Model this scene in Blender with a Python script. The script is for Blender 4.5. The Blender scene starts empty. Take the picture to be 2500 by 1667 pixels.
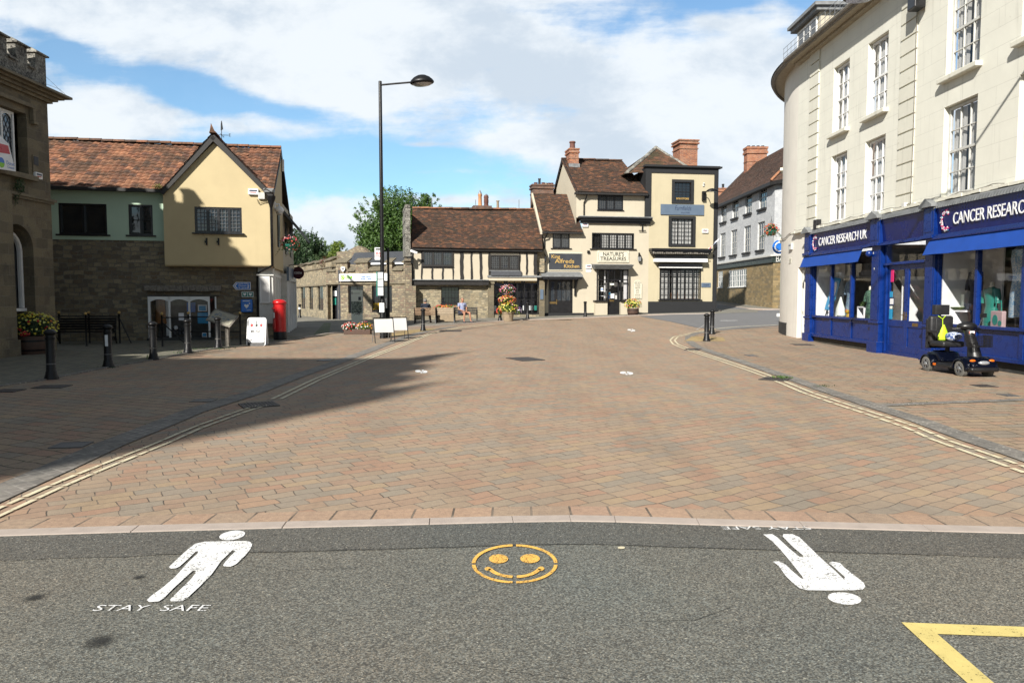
import bpy,bmesh,math,random
from mathutils import Vector,Matrix
R=math.radians;cos=math.cos;sin=math.sin;PI=math.pi;RR=random.Random;MT=Matrix.Translation;MR=Matrix.Rotation
sc=bpy.context.scene
col=sc.collection
rnd=RR(11)
# ------------------------------------------------------------------ camera
F,CX,CY,HZ,CAMH=1780.0,1250.0,833.5,722.0,1.66
PITCH=math.atan((CY-HZ)/F)
cam_d=bpy.data.cameras.new("camera");cam=bpy.data.objects.new("camera",cam_d);col.objects.link(cam)
cam.location=(0,0,CAMH);cam.rotation_euler=(PI/2-PITCH,0,0)
cam_d.sensor_width=36;cam_d.lens=F*36/2500;cam_d.clip_start=.05;cam_d.clip_end=3000
sc.camera=cam
# ------------------------------------------------------------------ sun, sky, exposure
SUND=Vector((.41,.83,-.60)).normalized()
sun_d=bpy.data.lights.new("sun",'SUN');sun=bpy.data.objects.new("sun",sun_d);col.objects.link(sun)
sun_d.energy=5.0;sun_d.angle=R(.9);sun_d.color=(1,.95,.87)
sun.rotation_euler=SUND.to_track_quat('-Z','Y').to_euler();sun.location=(-20,-30,30)
sc.view_settings.view_transform='Standard';sc.view_settings.look='None'
sc.view_settings.exposure=.88;sc.view_settings.gamma=1
w=bpy.data.worlds.new("World");sc.world=w;w.use_nodes=True
N,L=w.node_tree.nodes,w.node_tree.links
N.clear()
def wn(t,**k):
 n=N.new(t)
 for a,b in k.items():setattr(n,a,b)
 return n
def wm(op,a,b=None,c=None,clamp=False):
 n=N.new('ShaderNodeMath');n.operation=op;n.use_clamp=clamp
 for i,v in enumerate((a,b,c)):
  if v is None:continue
  if isinstance(v,(int,float)):n.inputs[i].default_value=v
  else:L.new(v,n.inputs[i])
 return n.outputs[0]
sky=wn('ShaderNodeTexSky',sky_type='NISHITA',sun_disc=False)
sky.sun_elevation=math.asin(-SUND.z)
sky.sun_rotation=math.atan2(-SUND.x,-SUND.y)
sky.air_density=1.0;sky.dust_density=.6;sky.ozone_density=1.6
tc=wn('ShaderNodeTexCoord');sep=wn('ShaderNodeSeparateXYZ');L.new(tc.outputs['Generated'],sep.inputs[0])
ya=wm('MAXIMUM',wm('ABSOLUTE',sep.outputs[1]),.05)
U=wm('DIVIDE',sep.outputs[0],ya);V=wm('DIVIDE',sep.outputs[2],ya)
def blob(px,py,rx,ry,ang,amp):
 u0,v0=(px-CX)/F,(HZ-py)/F
 ca,sa=cos(R(ang)),sin(R(ang))
 du,dv=wm('SUBTRACT',U,u0),wm('SUBTRACT',V,v0)
 a=wm('ADD',wm('MULTIPLY',du,ca*F/rx),wm('MULTIPLY',dv,sa*F/rx))
 b=wm('SUBTRACT',wm('MULTIPLY',dv,ca*F/ry),wm('MULTIPLY',du,sa*F/ry))
 q=wm('ADD',wm('MULTIPLY',a,a),wm('MULTIPLY',b,b))
 return wm('MULTIPLY',wm('POWER',2.718,wm('MULTIPLY',q,-1)),amp)
cmb=wn('ShaderNodeCombineXYZ');L.new(U,cmb.inputs[0]);L.new(V,cmb.inputs[1])
def noise(scale,sx,sy,rot,det,rough,dist=0.0,w_=0.0):
 mp=wn('ShaderNodeMapping');mp.inputs['Rotation'].default_value=(0,0,R(rot));mp.inputs['Scale'].default_value=(sx,sy,1)
 mp.inputs['Location'].default_value=(w_,w_*.7,w_)
 L.new(cmb.outputs[0],mp.inputs[0])
 n=wn('ShaderNodeTexNoise');n.inputs['Scale'].default_value=scale;n.inputs['Detail'].default_value=det
 n.inputs['Roughness'].default_value=rough;n.inputs['Distortion'].default_value=dist
 L.new(mp.outputs[0],n.inputs[0]);return n.outputs[0]
streak=noise(3.2,.55,3.0,14,7,.58,.25)
puff=noise(5.5,1.0,1.7,0,9,.60,.15,3.1)
shape=.74
tot=None
for bb in((330,195,250,36,-14,-.62),(620,265,230,26,-9,-.48),(880,372,330,26,-3,-.62),(1720,8,110,30,-8,-.95),(1935,10,60,40,0,-.6),
(1150,440,420,34,0,-.34),(170,120,100,16,-20,-.26),(760,430,150,50,0,-.30),(60,30,60,50,0,-.25),(470,190,120,20,-12,-.3),
(1240,190,700,140,-12,.40),(300,310,260,46,-3,.55),(1780,240,200,170,0,.50),(300,60,460,60,-10,.36),
(740,560,170,50,0,.45),(1080,492,260,12,0,.3),(1030,360,80,8,0,.4),(700,420,140,14,0,.22),(1050,425,200,9,0,.25),(1350,370,240,30,-8,.25),(900,60,300,60,0,.15)):
 t=blob(*bb);tot=t if tot is None else wm('ADD',tot,t)
nz=wm('ADD',wm('MULTIPLY',wm('SUBTRACT',streak,.5),2.3),wm('MULTIPLY',wm('SUBTRACT',puff,.5),1.9))
dens=wm('ADD',wm('ADD',tot,nz),.58)
zen=wn('ShaderNodeMapRange');L.new(V,zen.inputs[0]);zen.inputs[1].default_value=.45;zen.inputs[2].default_value=.9
zen.inputs[3].default_value=0;zen.inputs[4].default_value=.0
dens=wm('SUBTRACT',dens,zen.outputs[0])
mr=wn('ShaderNodeMapRange',interpolation_type='SMOOTHSTEP');L.new(dens,mr.inputs[0])
mr.inputs[1].default_value=.22;mr.inputs[2].default_value=.82;mr.inputs[3].default_value=0.08;mr.inputs[4].default_value=.97
shade=noise(5.2,1.0,1.7,8,8,.62,.2,7.7)
sh=wn('ShaderNodeMapRange',interpolation_type='SMOOTHSTEP');L.new(wm('ADD',shade,blob(1330,245,260,80,-20,-.12)),sh.inputs[0])
sh.inputs[1].default_value=.34;sh.inputs[2].default_value=.58
cc=wn('ShaderNodeMix',data_type='RGBA');L.new(sh.outputs[0],cc.inputs[0])
cc.inputs[6].default_value=(.36,.41,.465,1);cc.inputs[7].default_value=(.50,.53,.555,1)
skm=wn('ShaderNodeMix',data_type='RGBA',blend_type='MULTIPLY');skm.inputs[0].default_value=1
L.new(sky.outputs[0],skm.inputs[6]);skm.inputs[7].default_value=(.78,1.05,1.15,1)
bg1=wn('ShaderNodeBackground');bg1.inputs[1].default_value=.068;L.new(skm.outputs[2],bg1.inputs[0])
bg2=wn('ShaderNodeBackground');bg2.inputs[1].default_value=1.0;L.new(cc.outputs[2],bg2.inputs[0])
dim=wn('ShaderNodeMapRange',interpolation_type='SMOOTHSTEP');L.new(V,dim.inputs[0]);dim.inputs[1].default_value=.42;dim.inputs[2].default_value=.95;dim.inputs[3].default_value=1;dim.inputs[4].default_value=.50
bk_=wn('ShaderNodeMapRange',interpolation_type='SMOOTHSTEP');L.new(sep.outputs[1],bk_.inputs[0]);bk_.inputs[1].default_value=-.25;bk_.inputs[2].default_value=.25;bk_.inputs[3].default_value=.75;bk_.inputs[4].default_value=1
dk=wm('MULTIPLY',dim.outputs[0],bk_.outputs[0]);L.new(dk,bg2.inputs[1]);L.new(wm('MULTIPLY',dk,.082),bg1.inputs[1])
mx=wn('ShaderNodeMixShader');L.new(mr.outputs[0],mx.inputs[0]);L.new(bg1.outputs[0],mx.inputs[1]);L.new(bg2.outputs[0],mx.inputs[2])
wo=wn('ShaderNodeOutputWorld');L.new(mx.outputs[0],wo.inputs[0])
w.cycles.sampling_method='MANUAL';w.cycles.sample_map_resolution=1024
# ------------------------------------------------------------------ photo measurement helpers
def ray(px,py):
 xc,yc=(px-CX)/F,(CY-py)/F
 return Vector((xc,cos(PITCH)+yc*sin(PITCH),-sin(PITCH)+yc*cos(PITCH)))
def zf(x,y):
 r=min(max(.0181+.00084*x,.004),.029)
 t=y-25
 s=0 if t<-3 else(t if t>3 else(t+3)**2/12)
 s=min(s,45)
 return s*r
def G(px,py,off=0):
 d=ray(px,py);hi=.5
 def h(t):return CAMH+d.z*t-zf(d.x*t,d.y*t)-off
 while h(hi)>0 and hi<400:hi+=.5
 lo=hi-.5
 for _ in range(26):
  t=(lo+hi)/2
  if h(t)>0:lo=t
  else:hi=t
 return Vector((d.x*t,d.y*t,zf(d.x*t,d.y*t)+off))
class Frame:
 """a facade plane: local x to the right, y into the building, z up"""
 def __init__(s,ox,oy,a):
  s.o=Vector((ox,oy,0));s.a=R(a);s.ux=Vector((cos(s.a),sin(s.a),0));s.uy=Vector((-sin(s.a),cos(s.a),0))
 def L(s,px,py,v=0.0):
  d=ray(px,py);c=Vector((0,0,CAMH))
  t=(v-(c-s.o).dot(s.uy))/d.dot(s.uy)
  p=c+d*t
  return(p-s.o).dot(s.ux),p.z
 def W(s,x,y,z):return s.o+s.ux*x+s.uy*y+Vector((0,0,z))
 def rect(s,x0,y0,x1,y1,v=0.0):
  """pixel box -> local (x0,x1,z0,z1)"""
  ym=(y0+y1)/2;xm=(x0+x1)/2
  a=s.L(x0,ym,v)[0];b=s.L(x1,ym,v)[0];t=s.L(xm,y0,v)[1];q=s.L(xm,y1,v)[1]
  return a,b,q,t
 def empty(s,name,label,cat,group=None,z=0):
  e=thing(name,label,cat,s.o+Vector((0,0,z)),s.a,group);return e
# ------------------------------------------------------------------ objects
def tag(o,label,cat=None,group=None,kind=None):
 if label:o['label']=label
 if cat:o['category']=cat
 if group:o['group']=group
 if kind:o['kind']=kind
 return o
def thing(name,label,cat,loc=(0,0,0),rz=0,group=None):
 e=bpy.data.objects.new(name,None);col.objects.link(e);e.location=loc;e.rotation_euler=(0,0,rz)
 e.empty_display_size=.3
 return tag(e,label,cat,group)
class MB:
 def __init__(s):s.v=[];s.f=[];s.uv=[];s.mi=[];s.curmi=0
 def face(s,pts,uv=None):
  n=len(s.v);s.v+=[tuple(p)for p in pts];s.f.append(tuple(range(n,n+len(pts))));s.uv.append(uv);s.mi.append(s.curmi)
 def poly(s,verts,faces,uv=None):
  n=len(s.v);s.v+=[tuple(p)for p in verts]
  for f in faces:s.f.append(tuple(n+i for i in f));s.uv.append(uv);s.mi.append(s.curmi)
  return s
 def box(s,x0,x1,y0,y1,z0,z1,m=None,uv=None):
  if x0>x1:x0,x1=x1,x0
  if y0>y1:y0,y1=y1,y0
  if z0>z1:z0,z1=z1,z0
  vs=[Vector(p)for p in((x0,y0,z0),(x1,y0,z0),(x1,y1,z0),(x0,y1,z0),(x0,y0,z1),(x1,y0,z1),(x1,y1,z1),(x0,y1,z1))]
  if m is not None:vs=[m@p for p in vs]
  s.poly(vs,((0,3,2,1),(4,5,6,7),(0,1,5,4),(1,2,6,5),(2,3,7,6),(3,0,4,7)),uv)
  return s
 def prism(s,pts,y0,y1):
  """polygon in local x,z (counter-clockwise seen from -y) from y0 to y1"""
  n=len(pts)
  vs=[(x,y0,z)for x,z in pts]+[(x,y1,z)for x,z in pts]
  s.poly(vs,[tuple(range(n)),tuple(range(2*n-1,n-1,-1))]+[(i,i+n,(i+1)%n+n,(i+1)%n)for i in range(n)])
  return s
 def slab(s,pts,z0,z1):
  n=len(pts);vs=[(x,y,z0)for x,y in pts]+[(x,y,z1)for x,y in pts]
  s.poly(vs,[tuple(range(n-1,-1,-1)),tuple(range(n,2*n))]+[(i,(i+1)%n,(i+1)%n+n,i+n)for i in range(n)])
  return s
 def tube(s,path,r,n=8,caps=True):
  path=[Vector(p)for p in path];rs=r if isinstance(r,(list,tuple))else[r]*len(path)
  k=len(s.v);up=None
  for i,p in enumerate(path):
   a=path[max(i-1,0)];b=path[min(i+1,len(path)-1)];t=(b-a)
   if t.length<1e-9:t=Vector((0,0,1))
   t.normalize()
   if up is None:up=t.orthogonal().normalized()
   else:
    up=(up-t*up.dot(t))
    up=up.normalized()if up.length>1e-6 else t.orthogonal().normalized()
   bn=t.cross(up)
   for j in range(n):
    q=2*PI*j/n
    s.v.append(tuple(p+(up*cos(q)+bn*sin(q))*rs[i]))
  for i in range(len(path)-1):
   for j in range(n):
    s.f.append((k+i*n+j,k+i*n+(j+1)%n,k+(i+1)*n+(j+1)%n,k+(i+1)*n+j));s.uv.append(None);s.mi.append(s.curmi)
  if caps:
   s.f.append(tuple(k+j for j in range(n-1,-1,-1)));s.uv.append(None);s.mi.append(s.curmi)
   m=k+(len(path)-1)*n
   s.f.append(tuple(m+j for j in range(n)));s.uv.append(None);s.mi.append(s.curmi)
  return s
 def lathe(s,prof,c=(0,0,0),n=16,m=None,sx=1,sy=1):
  k=len(s.v)
  for r,z in prof:
   for j in range(n):
    q=2*PI*j/n
    p=Vector((c[0]+r*cos(q)*sx,c[1]+r*sin(q)*sy,c[2]+z))
    if m is not None:p=m@p
    s.v.append(tuple(p))
  for i in range(len(prof)-1):
   for j in range(n):
    s.f.append((k+i*n+j,k+i*n+(j+1)%n,k+(i+1)*n+(j+1)%n,k+(i+1)*n+j));s.uv.append(None);s.mi.append(s.curmi)
  s.f.append(tuple(k+j for j in range(n-1,-1,-1)));s.uv.append(None);s.mi.append(s.curmi)
  t=k+(len(prof)-1)*n
  s.f.append(tuple(t+j for j in range(n)));s.uv.append(None);s.mi.append(s.curmi)
  return s
 def ball(s,c,r,n=12,sx=1,sy=1,sz=1,m=None):
  h=max(n//2,4)
  prof=[(max(r*sin(PI*i/h),r*.02),-r*cos(PI*i/h)*sz)for i in range(h+1)]
  return s.lathe(prof,c,n,m,sx,sy)
 def B(s,name,mat,parent=None,smooth=False,bevel=0,label=None):
  me=bpy.data.meshes.new(name);me.from_pydata(s.v,[],s.f)
  mats=mat if isinstance(mat,(list,tuple))else[mat]
  for mm in mats:me.materials.append(mm)
  if len(mats)>1:me.polygons.foreach_set('material_index',s.mi)
  if any(u is not None for u in s.uv):
   lay=me.uv_layers.new(name='UVMap');buf=[]
   for p,u in zip(s.f,s.uv):
    if u is None:buf+=[0.0,0.0]*len(p)
    elif isinstance(u[0],(int,float)):buf+=[u[0],u[1]]*len(p)
    else:
     for q in u:buf+=[q[0],q[1]]
   lay.data.foreach_set('uv',buf)
  if smooth:me.polygons.foreach_set('use_smooth',[True]*len(me.polygons))
  me.update()
  o=bpy.data.objects.new(name,me);col.objects.link(o)
  if parent is not None:o.parent=parent
  if bevel:
   b=o.modifiers.new('bevel','BEVEL');b.width=bevel;b.segments=4 if smooth and bevel>.017 else 2;b.limit_method='ANGLE';b.angle_limit=R(40)
  if smooth:
   try:me.set_sharp_from_angle(angle=R(50))if not bevel else None
   except Exception:pass
  if label:o['label']=label
  return o
def copy_thing(src,loc,rz=0,label=None,scale=None):
 def cp(o,par):
  c=o.copy();col.objects.link(c)
  if par is not None:c.parent=par
  for ch in list(o.children):
   if ch.name in col.objects:cp(ch,c)
  return c
 r=cp(src,None);r.location=loc;r.rotation_euler=(0,0,rz)
 if scale:r.scale=scale
 if label:r['label']=label
 return r
def TX(name,txt,mat,parent,x,y,z,size,width=None,ext=.004,rx=PI/2,rz=0,align='CENTER',shear=0,bold=0,spacing=1.0):
 cu=bpy.data.curves.new(name,'FONT');cu.body=txt;cu.size=size;cu.extrude=ext;cu.align_x=align;cu.align_y='CENTER'
 cu.shear=shear;cu.offset=bold;cu.space_character=spacing;cu.resolution_u=3
 t=bpy.data.objects.new(name,cu);col.objects.link(t)
 me=bpy.data.meshes.new_from_object(t);bpy.data.objects.remove(t);bpy.data.curves.remove(cu)
 if width:
  xs=[v.co.x for v in me.vertices]
  if xs:
   k=width/max(max(xs)-min(xs),1e-6)
   for v in me.vertices:v.co.x*=k
 me.materials.clear();me.materials.append(mat)
 o=bpy.data.objects.new(name,me);col.objects.link(o);o.location=(x,y,z);o.rotation_euler=(rx,0,rz)
 if parent is not None:o.parent=parent
 return o
def wall_holes(mb,x0,x1,z0,z1,holes,y=0,depth=.15):
 """wall rectangle in plane y with rectangular openings and their reveals"""
 xs=sorted({x0,x1}|{h[i]for h in holes for i in(0,1)if x0<h[i]<x1})
 zs=sorted({z0,z1}|{h[i]for h in holes for i in(2,3)if z0<h[i]<z1})
 for i in range(len(xs)-1):
  for j in range(len(zs)-1):
   cx,cz=(xs[i]+xs[i+1])/2,(zs[j]+zs[j+1])/2
   if any(h[0]<cx<h[1]and h[2]<cz<h[3]for h in holes):continue
   mb.face(((xs[i],y,zs[j]),(xs[i+1],y,zs[j]),(xs[i+1],y,zs[j+1]),(xs[i],y,zs[j+1])))
 for h in holes:
  a,b,c,d=h[:4];e=h[4]if len(h)>4 else depth
  mb.face(((a,y,c),(a,y,d),(a,y+e,d),(a,y+e,c)))
  mb.face(((b,y,c),(b,y+e,c),(b,y+e,d),(b,y,d)))
  mb.face(((a,y,d),(b,y,d),(b,y+e,d),(a,y+e,d)))
  mb.face(((a,y,c),(a,y+e,c),(b,y+e,c),(b,y,c)))
# ------------------------------------------------------------------ materials (all procedural)
ALB=.74
class NM:
 def __init__(s,name):
  s.m=bpy.data.materials.new(name);s.m.use_nodes=True;s.t=s.m.node_tree;s.n=s.t.nodes;s.l=s.t.links
  s.b=s.n['Principled BSDF'];s.out=s.n['Material Output'];s.tc=None
 def new(s,t,**k):
  n=s.n.new(t)
  for a,b in k.items():setattr(n,a,b)
  return n
 def obj(s):
  if s.tc is None:s.tc=s.new('ShaderNodeTexCoord')
  return s.tc.outputs['Object']
 def put(s,inp,v):
  if hasattr(v,'is_linked')or hasattr(v,'links'):s.l.new(v,inp)
  else:inp.default_value=v
 def math(s,op,a,b=None,clamp=False):
  n=s.new('ShaderNodeMath',operation=op,use_clamp=clamp);s.put(n.inputs[0],a)
  if b is not None:s.put(n.inputs[1],b)
  return n.outputs[0]
 def noise(s,scale,det=4,rough=.55,vec=None,dist=0,col_=False):
  n=s.new('ShaderNodeTexNoise');n.inputs['Scale'].default_value=scale;n.inputs['Detail'].default_value=det
  n.inputs['Roughness'].default_value=rough;n.inputs['Distortion'].default_value=dist
  s.l.new(vec if vec is not None else s.obj(),n.inputs['Vector']);return n.outputs[1 if col_ else 0]
 def ramp(s,fac,stops,interp='LINEAR'):
  n=s.new('ShaderNodeValToRGB');n.color_ramp.interpolation=interp;e=n.color_ramp.elements
  e[0].position,e[0].color=stops[0][0],(*stops[0][1],1)if len(stops[0][1])==3 else stops[0][1]
  e[1].position,e[1].color=stops[-1][0],(*stops[-1][1],1)
  for p,c in stops[1:-1]:
   q=e.new(p);q.color=(*c,1)
  s.l.new(fac,n.inputs[0]);return n.outputs[0]
 def mix(s,fac,a,b,bt='MIX'):
  n=s.new('ShaderNodeMix',data_type='RGBA',blend_type=bt);s.put(n.inputs[0],fac)
  for i,v in((6,a),(7,b)):
   if isinstance(v,tuple):n.inputs[i].default_value=(*v[:3],1)
   else:s.l.new(v,n.inputs[i])
  return n.outputs[2]
 def rng(s,v,a,b,c=0,d=1,smooth=False):
  n=s.new('ShaderNodeMapRange',interpolation_type='SMOOTHSTEP' if smooth else 'LINEAR');s.l.new(v,n.inputs[0])
  for i,q in enumerate((a,b,c,d)):n.inputs[i+1].default_value=q
  return n.outputs[0]
 def bump(s,h,strength=.3,dist=.01,prev=None):
  n=s.new('ShaderNodeBump');n.inputs['Strength'].default_value=strength;n.inputs['Distance'].default_value=dist
  s.l.new(h,n.inputs['Height'])
  if prev is not None:s.l.new(prev,n.inputs['Normal'])
  return n.outputs[0]
 def fin(s,color,rough=.8,normal=None,metal=0,spec=None):
  if isinstance(color,tuple):color=(*vmul(color[:3],ALB),1)
  else:color=s.mix(1.0,color,(ALB,)*3,'MULTIPLY')
  s.put(s.b.inputs['Base Color'],color)
  s.put(s.b.inputs['Roughness'],rough);s.b.inputs['Metallic'].default_value=metal
  if spec is not None:s.b.inputs['Specular IOR Level'].default_value=spec
  if normal is not None:s.l.new(normal,s.b.inputs['Normal'])
  return s.m
 def wallvec(s):
  sp=s.new('ShaderNodeSeparateXYZ');s.l.new(s.obj(),sp.inputs[0])
  c=s.new('ShaderNodeCombineXYZ');s.l.new(s.math('ADD',sp.outputs[0],sp.outputs[1]),c.inputs[0]);s.l.new(sp.outputs[2],c.inputs[1])
  return c.outputs[0]
def vmul(c,k):return tuple(min(max(x*k,0),1)for x in c)
_mc={}
def M(name,c,rough=.7,var=.18,scale=4,bump=.15,bscale=60,metal=0,spec=None,dirt=0):
 if name in _mc:return _mc[name]
 m=NM(name);f=m.noise(scale,6,.6)
 cc=m.mix(m.rng(f,.3,.7),vmul(c,1-var),vmul(c,1+var))
 if dirt:
  d=m.rng(m.noise(scale*.45,8,.7),.5,.75)
  cc=m.mix(m.math('MULTIPLY',d,dirt),cc,(.05,.045,.035))
 nb=m.bump(m.noise(bscale,4,.6),bump,.006)if bump else None
 rr=m.rng(f,.3,.7,max(rough-.08,.02),min(rough+.08,1))
 _mc[name]=m.fin(cc,rr,nb,metal,spec);return _mc[name]
def brick_mat(name,bw,bh,mortar,palette,mcol,rot=0,loc=(0,0),msize=.008,bump=.5,rough=.85,wall=True,distort=.0,grain=.2,stain=None,squash=1.0,bumpd=.01,weeds=0,gs=170):
 m=NM(name);vec=m.wallvec()if wall else m.obj()
 if distort:
  nn=m.noise(2.6,3,.5,vec,col_=True);a=m.new('ShaderNodeVectorMath',operation='SCALE');sb=m.new('ShaderNodeVectorMath',operation='SUBTRACT')
  m.l.new(nn,sb.inputs[0]);sb.inputs[1].default_value=(.5,.5,.5);m.l.new(sb.outputs[0],a.inputs[0]);a.inputs['Scale'].default_value=distort
  ad=m.new('ShaderNodeVectorMath',operation='ADD');m.l.new(vec,ad.inputs[0]);m.l.new(a.outputs[0],ad.inputs[1]);vec=ad.outputs[0]
 mp=m.new('ShaderNodeMapping');mp.inputs['Rotation'].default_value=(0,0,R(rot));mp.inputs['Location'].default_value=(*loc,0);m.l.new(vec,mp.inputs[0])
 b=m.new('ShaderNodeTexBrick');b.offset=.5;b.squash=squash;b.squash_frequency=3
 m.l.new(mp.outputs[0],b.inputs['Vector'])
 b.inputs['Color1'].default_value=(0,0,0,1);b.inputs['Color2'].default_value=(1,1,1,1);b.inputs['Mortar'].default_value=(.5,.5,.5,1)
 b.inputs['Scale'].default_value=1;b.inputs['Mortar Size'].default_value=msize;b.inputs['Mortar Smooth'].default_value=.15
 b.inputs['Brick Width'].default_value=bw;b.inputs['Row Height'].default_value=bh;b.inputs['Bias'].default_value=0
 n=len(palette);stops=[(i/n,c)for i,c in enumerate(palette)]
 bc=m.ramp(b.outputs['Color'],[(p,c)for p,c in stops],'CONSTANT')
 v=m.noise(22,5,.65);big=m.noise(.55,5,.6)
 fine=m.noise(gs,2,.7)
 if not wall:
  tr_=m.new('ShaderNodeMapping');tr_.inputs['Scale'].default_value=(1.1,.16,1);m.l.new(m.obj(),tr_.inputs[0])
  bc=m.mix(m.rng(m.noise(1.2,6,.65,tr_.outputs[0]),.46,.66,0,.38),bc,m.mix(1.0,bc,(.62,.60,.60),'MULTIPLY'))
  vg_=m.new('ShaderNodeTexVoronoi');vg_.inputs['Scale'].default_value=1.7;m.l.new(m.obj(),vg_.inputs['Vector']);gs_=m.new('ShaderNodeSeparateColor');m.l.new(vg_.outputs['Color'],gs_.inputs[0])
  bc=m.mix(m.math('MULTIPLY',m.rng(vg_.outputs['Distance'],.03,.045,.6,0),m.rng(gs_.outputs[0],.55,.6)),bc,(.10,.09,.08))
  bc=m.mix(m.rng(m.noise(3.1,6,.75),.60,.72,0,.45),bc,(.20,.17,.14))
 bc=m.mix(m.rng(v,.3,.75,0,1),m.mix(1.0,bc,(1-grain,1-grain,1-grain),'MULTIPLY'),m.mix(1.0,bc,(1+grain,1+grain,1+grain*.8),'MULTIPLY'))
 bc=m.mix(m.rng(big,.35,.7,0,.35),bc,m.mix(1.0,bc,(.62,.62,.64),'MULTIPLY'))
 bc=m.mix(m.rng(fine,.3,.5,.55,0),bc,m.mix(1.0,bc,(.6,.58,.56),'MULTIPLY'));bc=m.mix(m.rng(fine,.5,.72,0,.7),bc,m.mix(1.0,bc,(1.35,1.32,1.26),'MULTIPLY'))
 if stain:bc=m.mix(m.rng(m.noise(1.3,8,.7),.52,.68,0,stain[1]),bc,stain[0])
 mc=m.mix(m.rng(m.noise(2.3,5,.7),.42,.58),mcol,vmul(mcol,1.9 if wall else 2.4))
 if weeds:mc=m.mix(m.rng(m.noise(.9,5,.6),.56,.66),mc,(.05,.075,.015))
 cc=m.mix(b.outputs['Fac'],bc,mc)
 hh=m.math('SUBTRACT',1,b.outputs['Fac'])
 nb=m.bump(hh,bump,bumpd);nb=m.bump(fine,.25,.004,nb);nb=m.bump(v,.2,.008,nb)
 return m.fin(cc,rough,nb)
PAL_PAVE=[(.405,.29,.20),(.38,.285,.20),(.43,.285,.19),(.34,.28,.215),(.395,.295,.205),(.385,.265,.185),(.41,.305,.21),(.335,.28,.215),(.40,.28,.195),(.375,.295,.215),(.42,.265,.18),(.42,.31,.20)]
m_pave=brick_mat("block_paving",.235,.150,0,PAL_PAVE,(.085,.068,.052),rot=-33,wall=False,distort=.10,msize=.0048,squash=1.35,grain=.12,bump=.6,gs=210)
m_pave2=brick_mat("footway_paving",.40,.22,0,[vmul(c,.95)for c in PAL_PAVE],(.06,.05,.03),rot=24,wall=False,distort=.12,msize=.009,squash=.8,weeds=1,bump=.7)
m_pave3=brick_mat("footway_paving_blocks",.34,.20,0,[vmul(c,.93)for c in PAL_PAVE],(.06,.048,.03),rot=-6,wall=False,distort=.08,msize=.009,squash=1.2,weeds=1,bump=.7)
m_soldier=brick_mat("soldier_course",.30,2.0,0,[(.44,.305,.215),(.46,.31,.215),(.41,.30,.215),(.465,.31,.22)],(.10,.078,.058),wall=False,msize=.009,distort=.01)
m_grey=brick_mat("grey_setts",.22,.14,0,[(.20,.18,.15),(.24,.21,.17),(.17,.16,.14),(.22,.20,.17)],(.07,.08,.04),rot=20,wall=False,distort=.06,msize=.014,weeds=1)
m_slab=brick_mat("grey_slabs",.62,.45,0,[(.24,.225,.195),(.27,.25,.21),(.21,.20,.18),(.25,.24,.20)],(.10,.10,.07),rot=8,wall=False,distort=.03,msize=.012,bump=.3)
m_channel=brick_mat("channel_setts",.12,.12,0,[(.21,.195,.175),(.25,.23,.205),(.18,.17,.155),(.23,.21,.19)],(.14,.13,.115),rot=35,wall=False,msize=.012,bump=.4)
m_tactile=brick_mat("buff_tactile_paving",.4,.4,0,[(.42,.30,.13),(.45,.33,.15),(.40,.29,.13)],(.12,.09,.04),rot=4,wall=False,msize=.01)
def asphalt(name,base,k=1.0):
 m=NM(name)
 v=m.new('ShaderNodeTexVoronoi');v.inputs['Scale'].default_value=140;m.l.new(m.obj(),v.inputs['Vector'])
 sp=m.new('ShaderNodeSeparateColor');m.l.new(v.outputs['Color'],sp.inputs[0])
 g=m.ramp(sp.outputs[0],[(0,vmul(base,.42)),(.3,vmul(base,.8)),(.55,vmul(base,1.1)),(.8,vmul(base,1.42)),(.965,vmul(base,1.8)),(.992,(.5,.47,.42))],'CONSTANT')
 tint=m.mix(m.rng(sp.outputs[1],.2,.9),(1.06,1.0,.92),(.95,1.0,1.03))
 g=m.mix(1.0,g,tint,'MULTIPLY')
 big=m.noise(.9,6,.6);g=m.mix(m.rng(big,.3,.7,0,.4),g,m.mix(1.0,g,(.68,.70,.72),'MULTIPLY'))
 f=m.noise(75,3,.7);g=m.mix(m.rng(f,.38,.55,.5,0),g,(.03,.03,.03))
 g=m.mix(1.0,g,m.mix(m.rng(m.noise(.35,3,.5),.35,.65),(1.05,1.0,.92),(.92,1.0,1.0)),'MULTIPLY')
 nb=m.bump(v.outputs['Distance'],.45*k,.006);nb=m.bump(f,.3*k,.006,nb)
 return m.fin(g,.88,nb)
m_asph=asphalt("asphalt",(.205,.200,.182));m_asph2=asphalt("dark_asphalt_patch",(.145,.142,.133),.6)
m_road=M("far_asphalt",(.17,.17,.175),.85,.12,2,.3,200)
m_kerb=M("kerb_concrete",(.46,.39,.34),.85,.10,7,.3,220)
def paint(name,c,thr=.40,sc_=70,soft=.05):
 m=NM(name);n1=m.noise(sc_,3,.75);n2=m.noise(8,4,.6)
 m.fin(m.mix(m.rng(n2,.3,.7),vmul(c,.85),vmul(c,1.05)),.7)
 tr=m.new('ShaderNodeBsdfTransparent');mix=m.new('ShaderNodeMixShader')
 m.l.new(m.rng(m.math('ADD',n1,m.math('MULTIPLY',m.math('SUBTRACT',n2,.5),.34)),thr-soft,thr+soft),mix.inputs[0])
 m.l.new(tr.outputs[0],mix.inputs[1]);m.l.new(m.b.outputs[0],mix.inputs[2]);m.l.new(mix.outputs[0],m.out.inputs[0])
 return m.m
m_pw=paint("white_road_paint",(.98,.98,.96),.40);m_pw2=paint("worn_white_lettering_paint",(.98,.98,.96),.42,90);m_py=paint("orange_road_paint",(1,.56,.11),.40)
m_pl=paint("pale_yellow_line_paint",(.80,.72,.50),.38,40);m_pb=paint("yellow_road_paint",(.76,.62,.22),.33,60)
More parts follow.
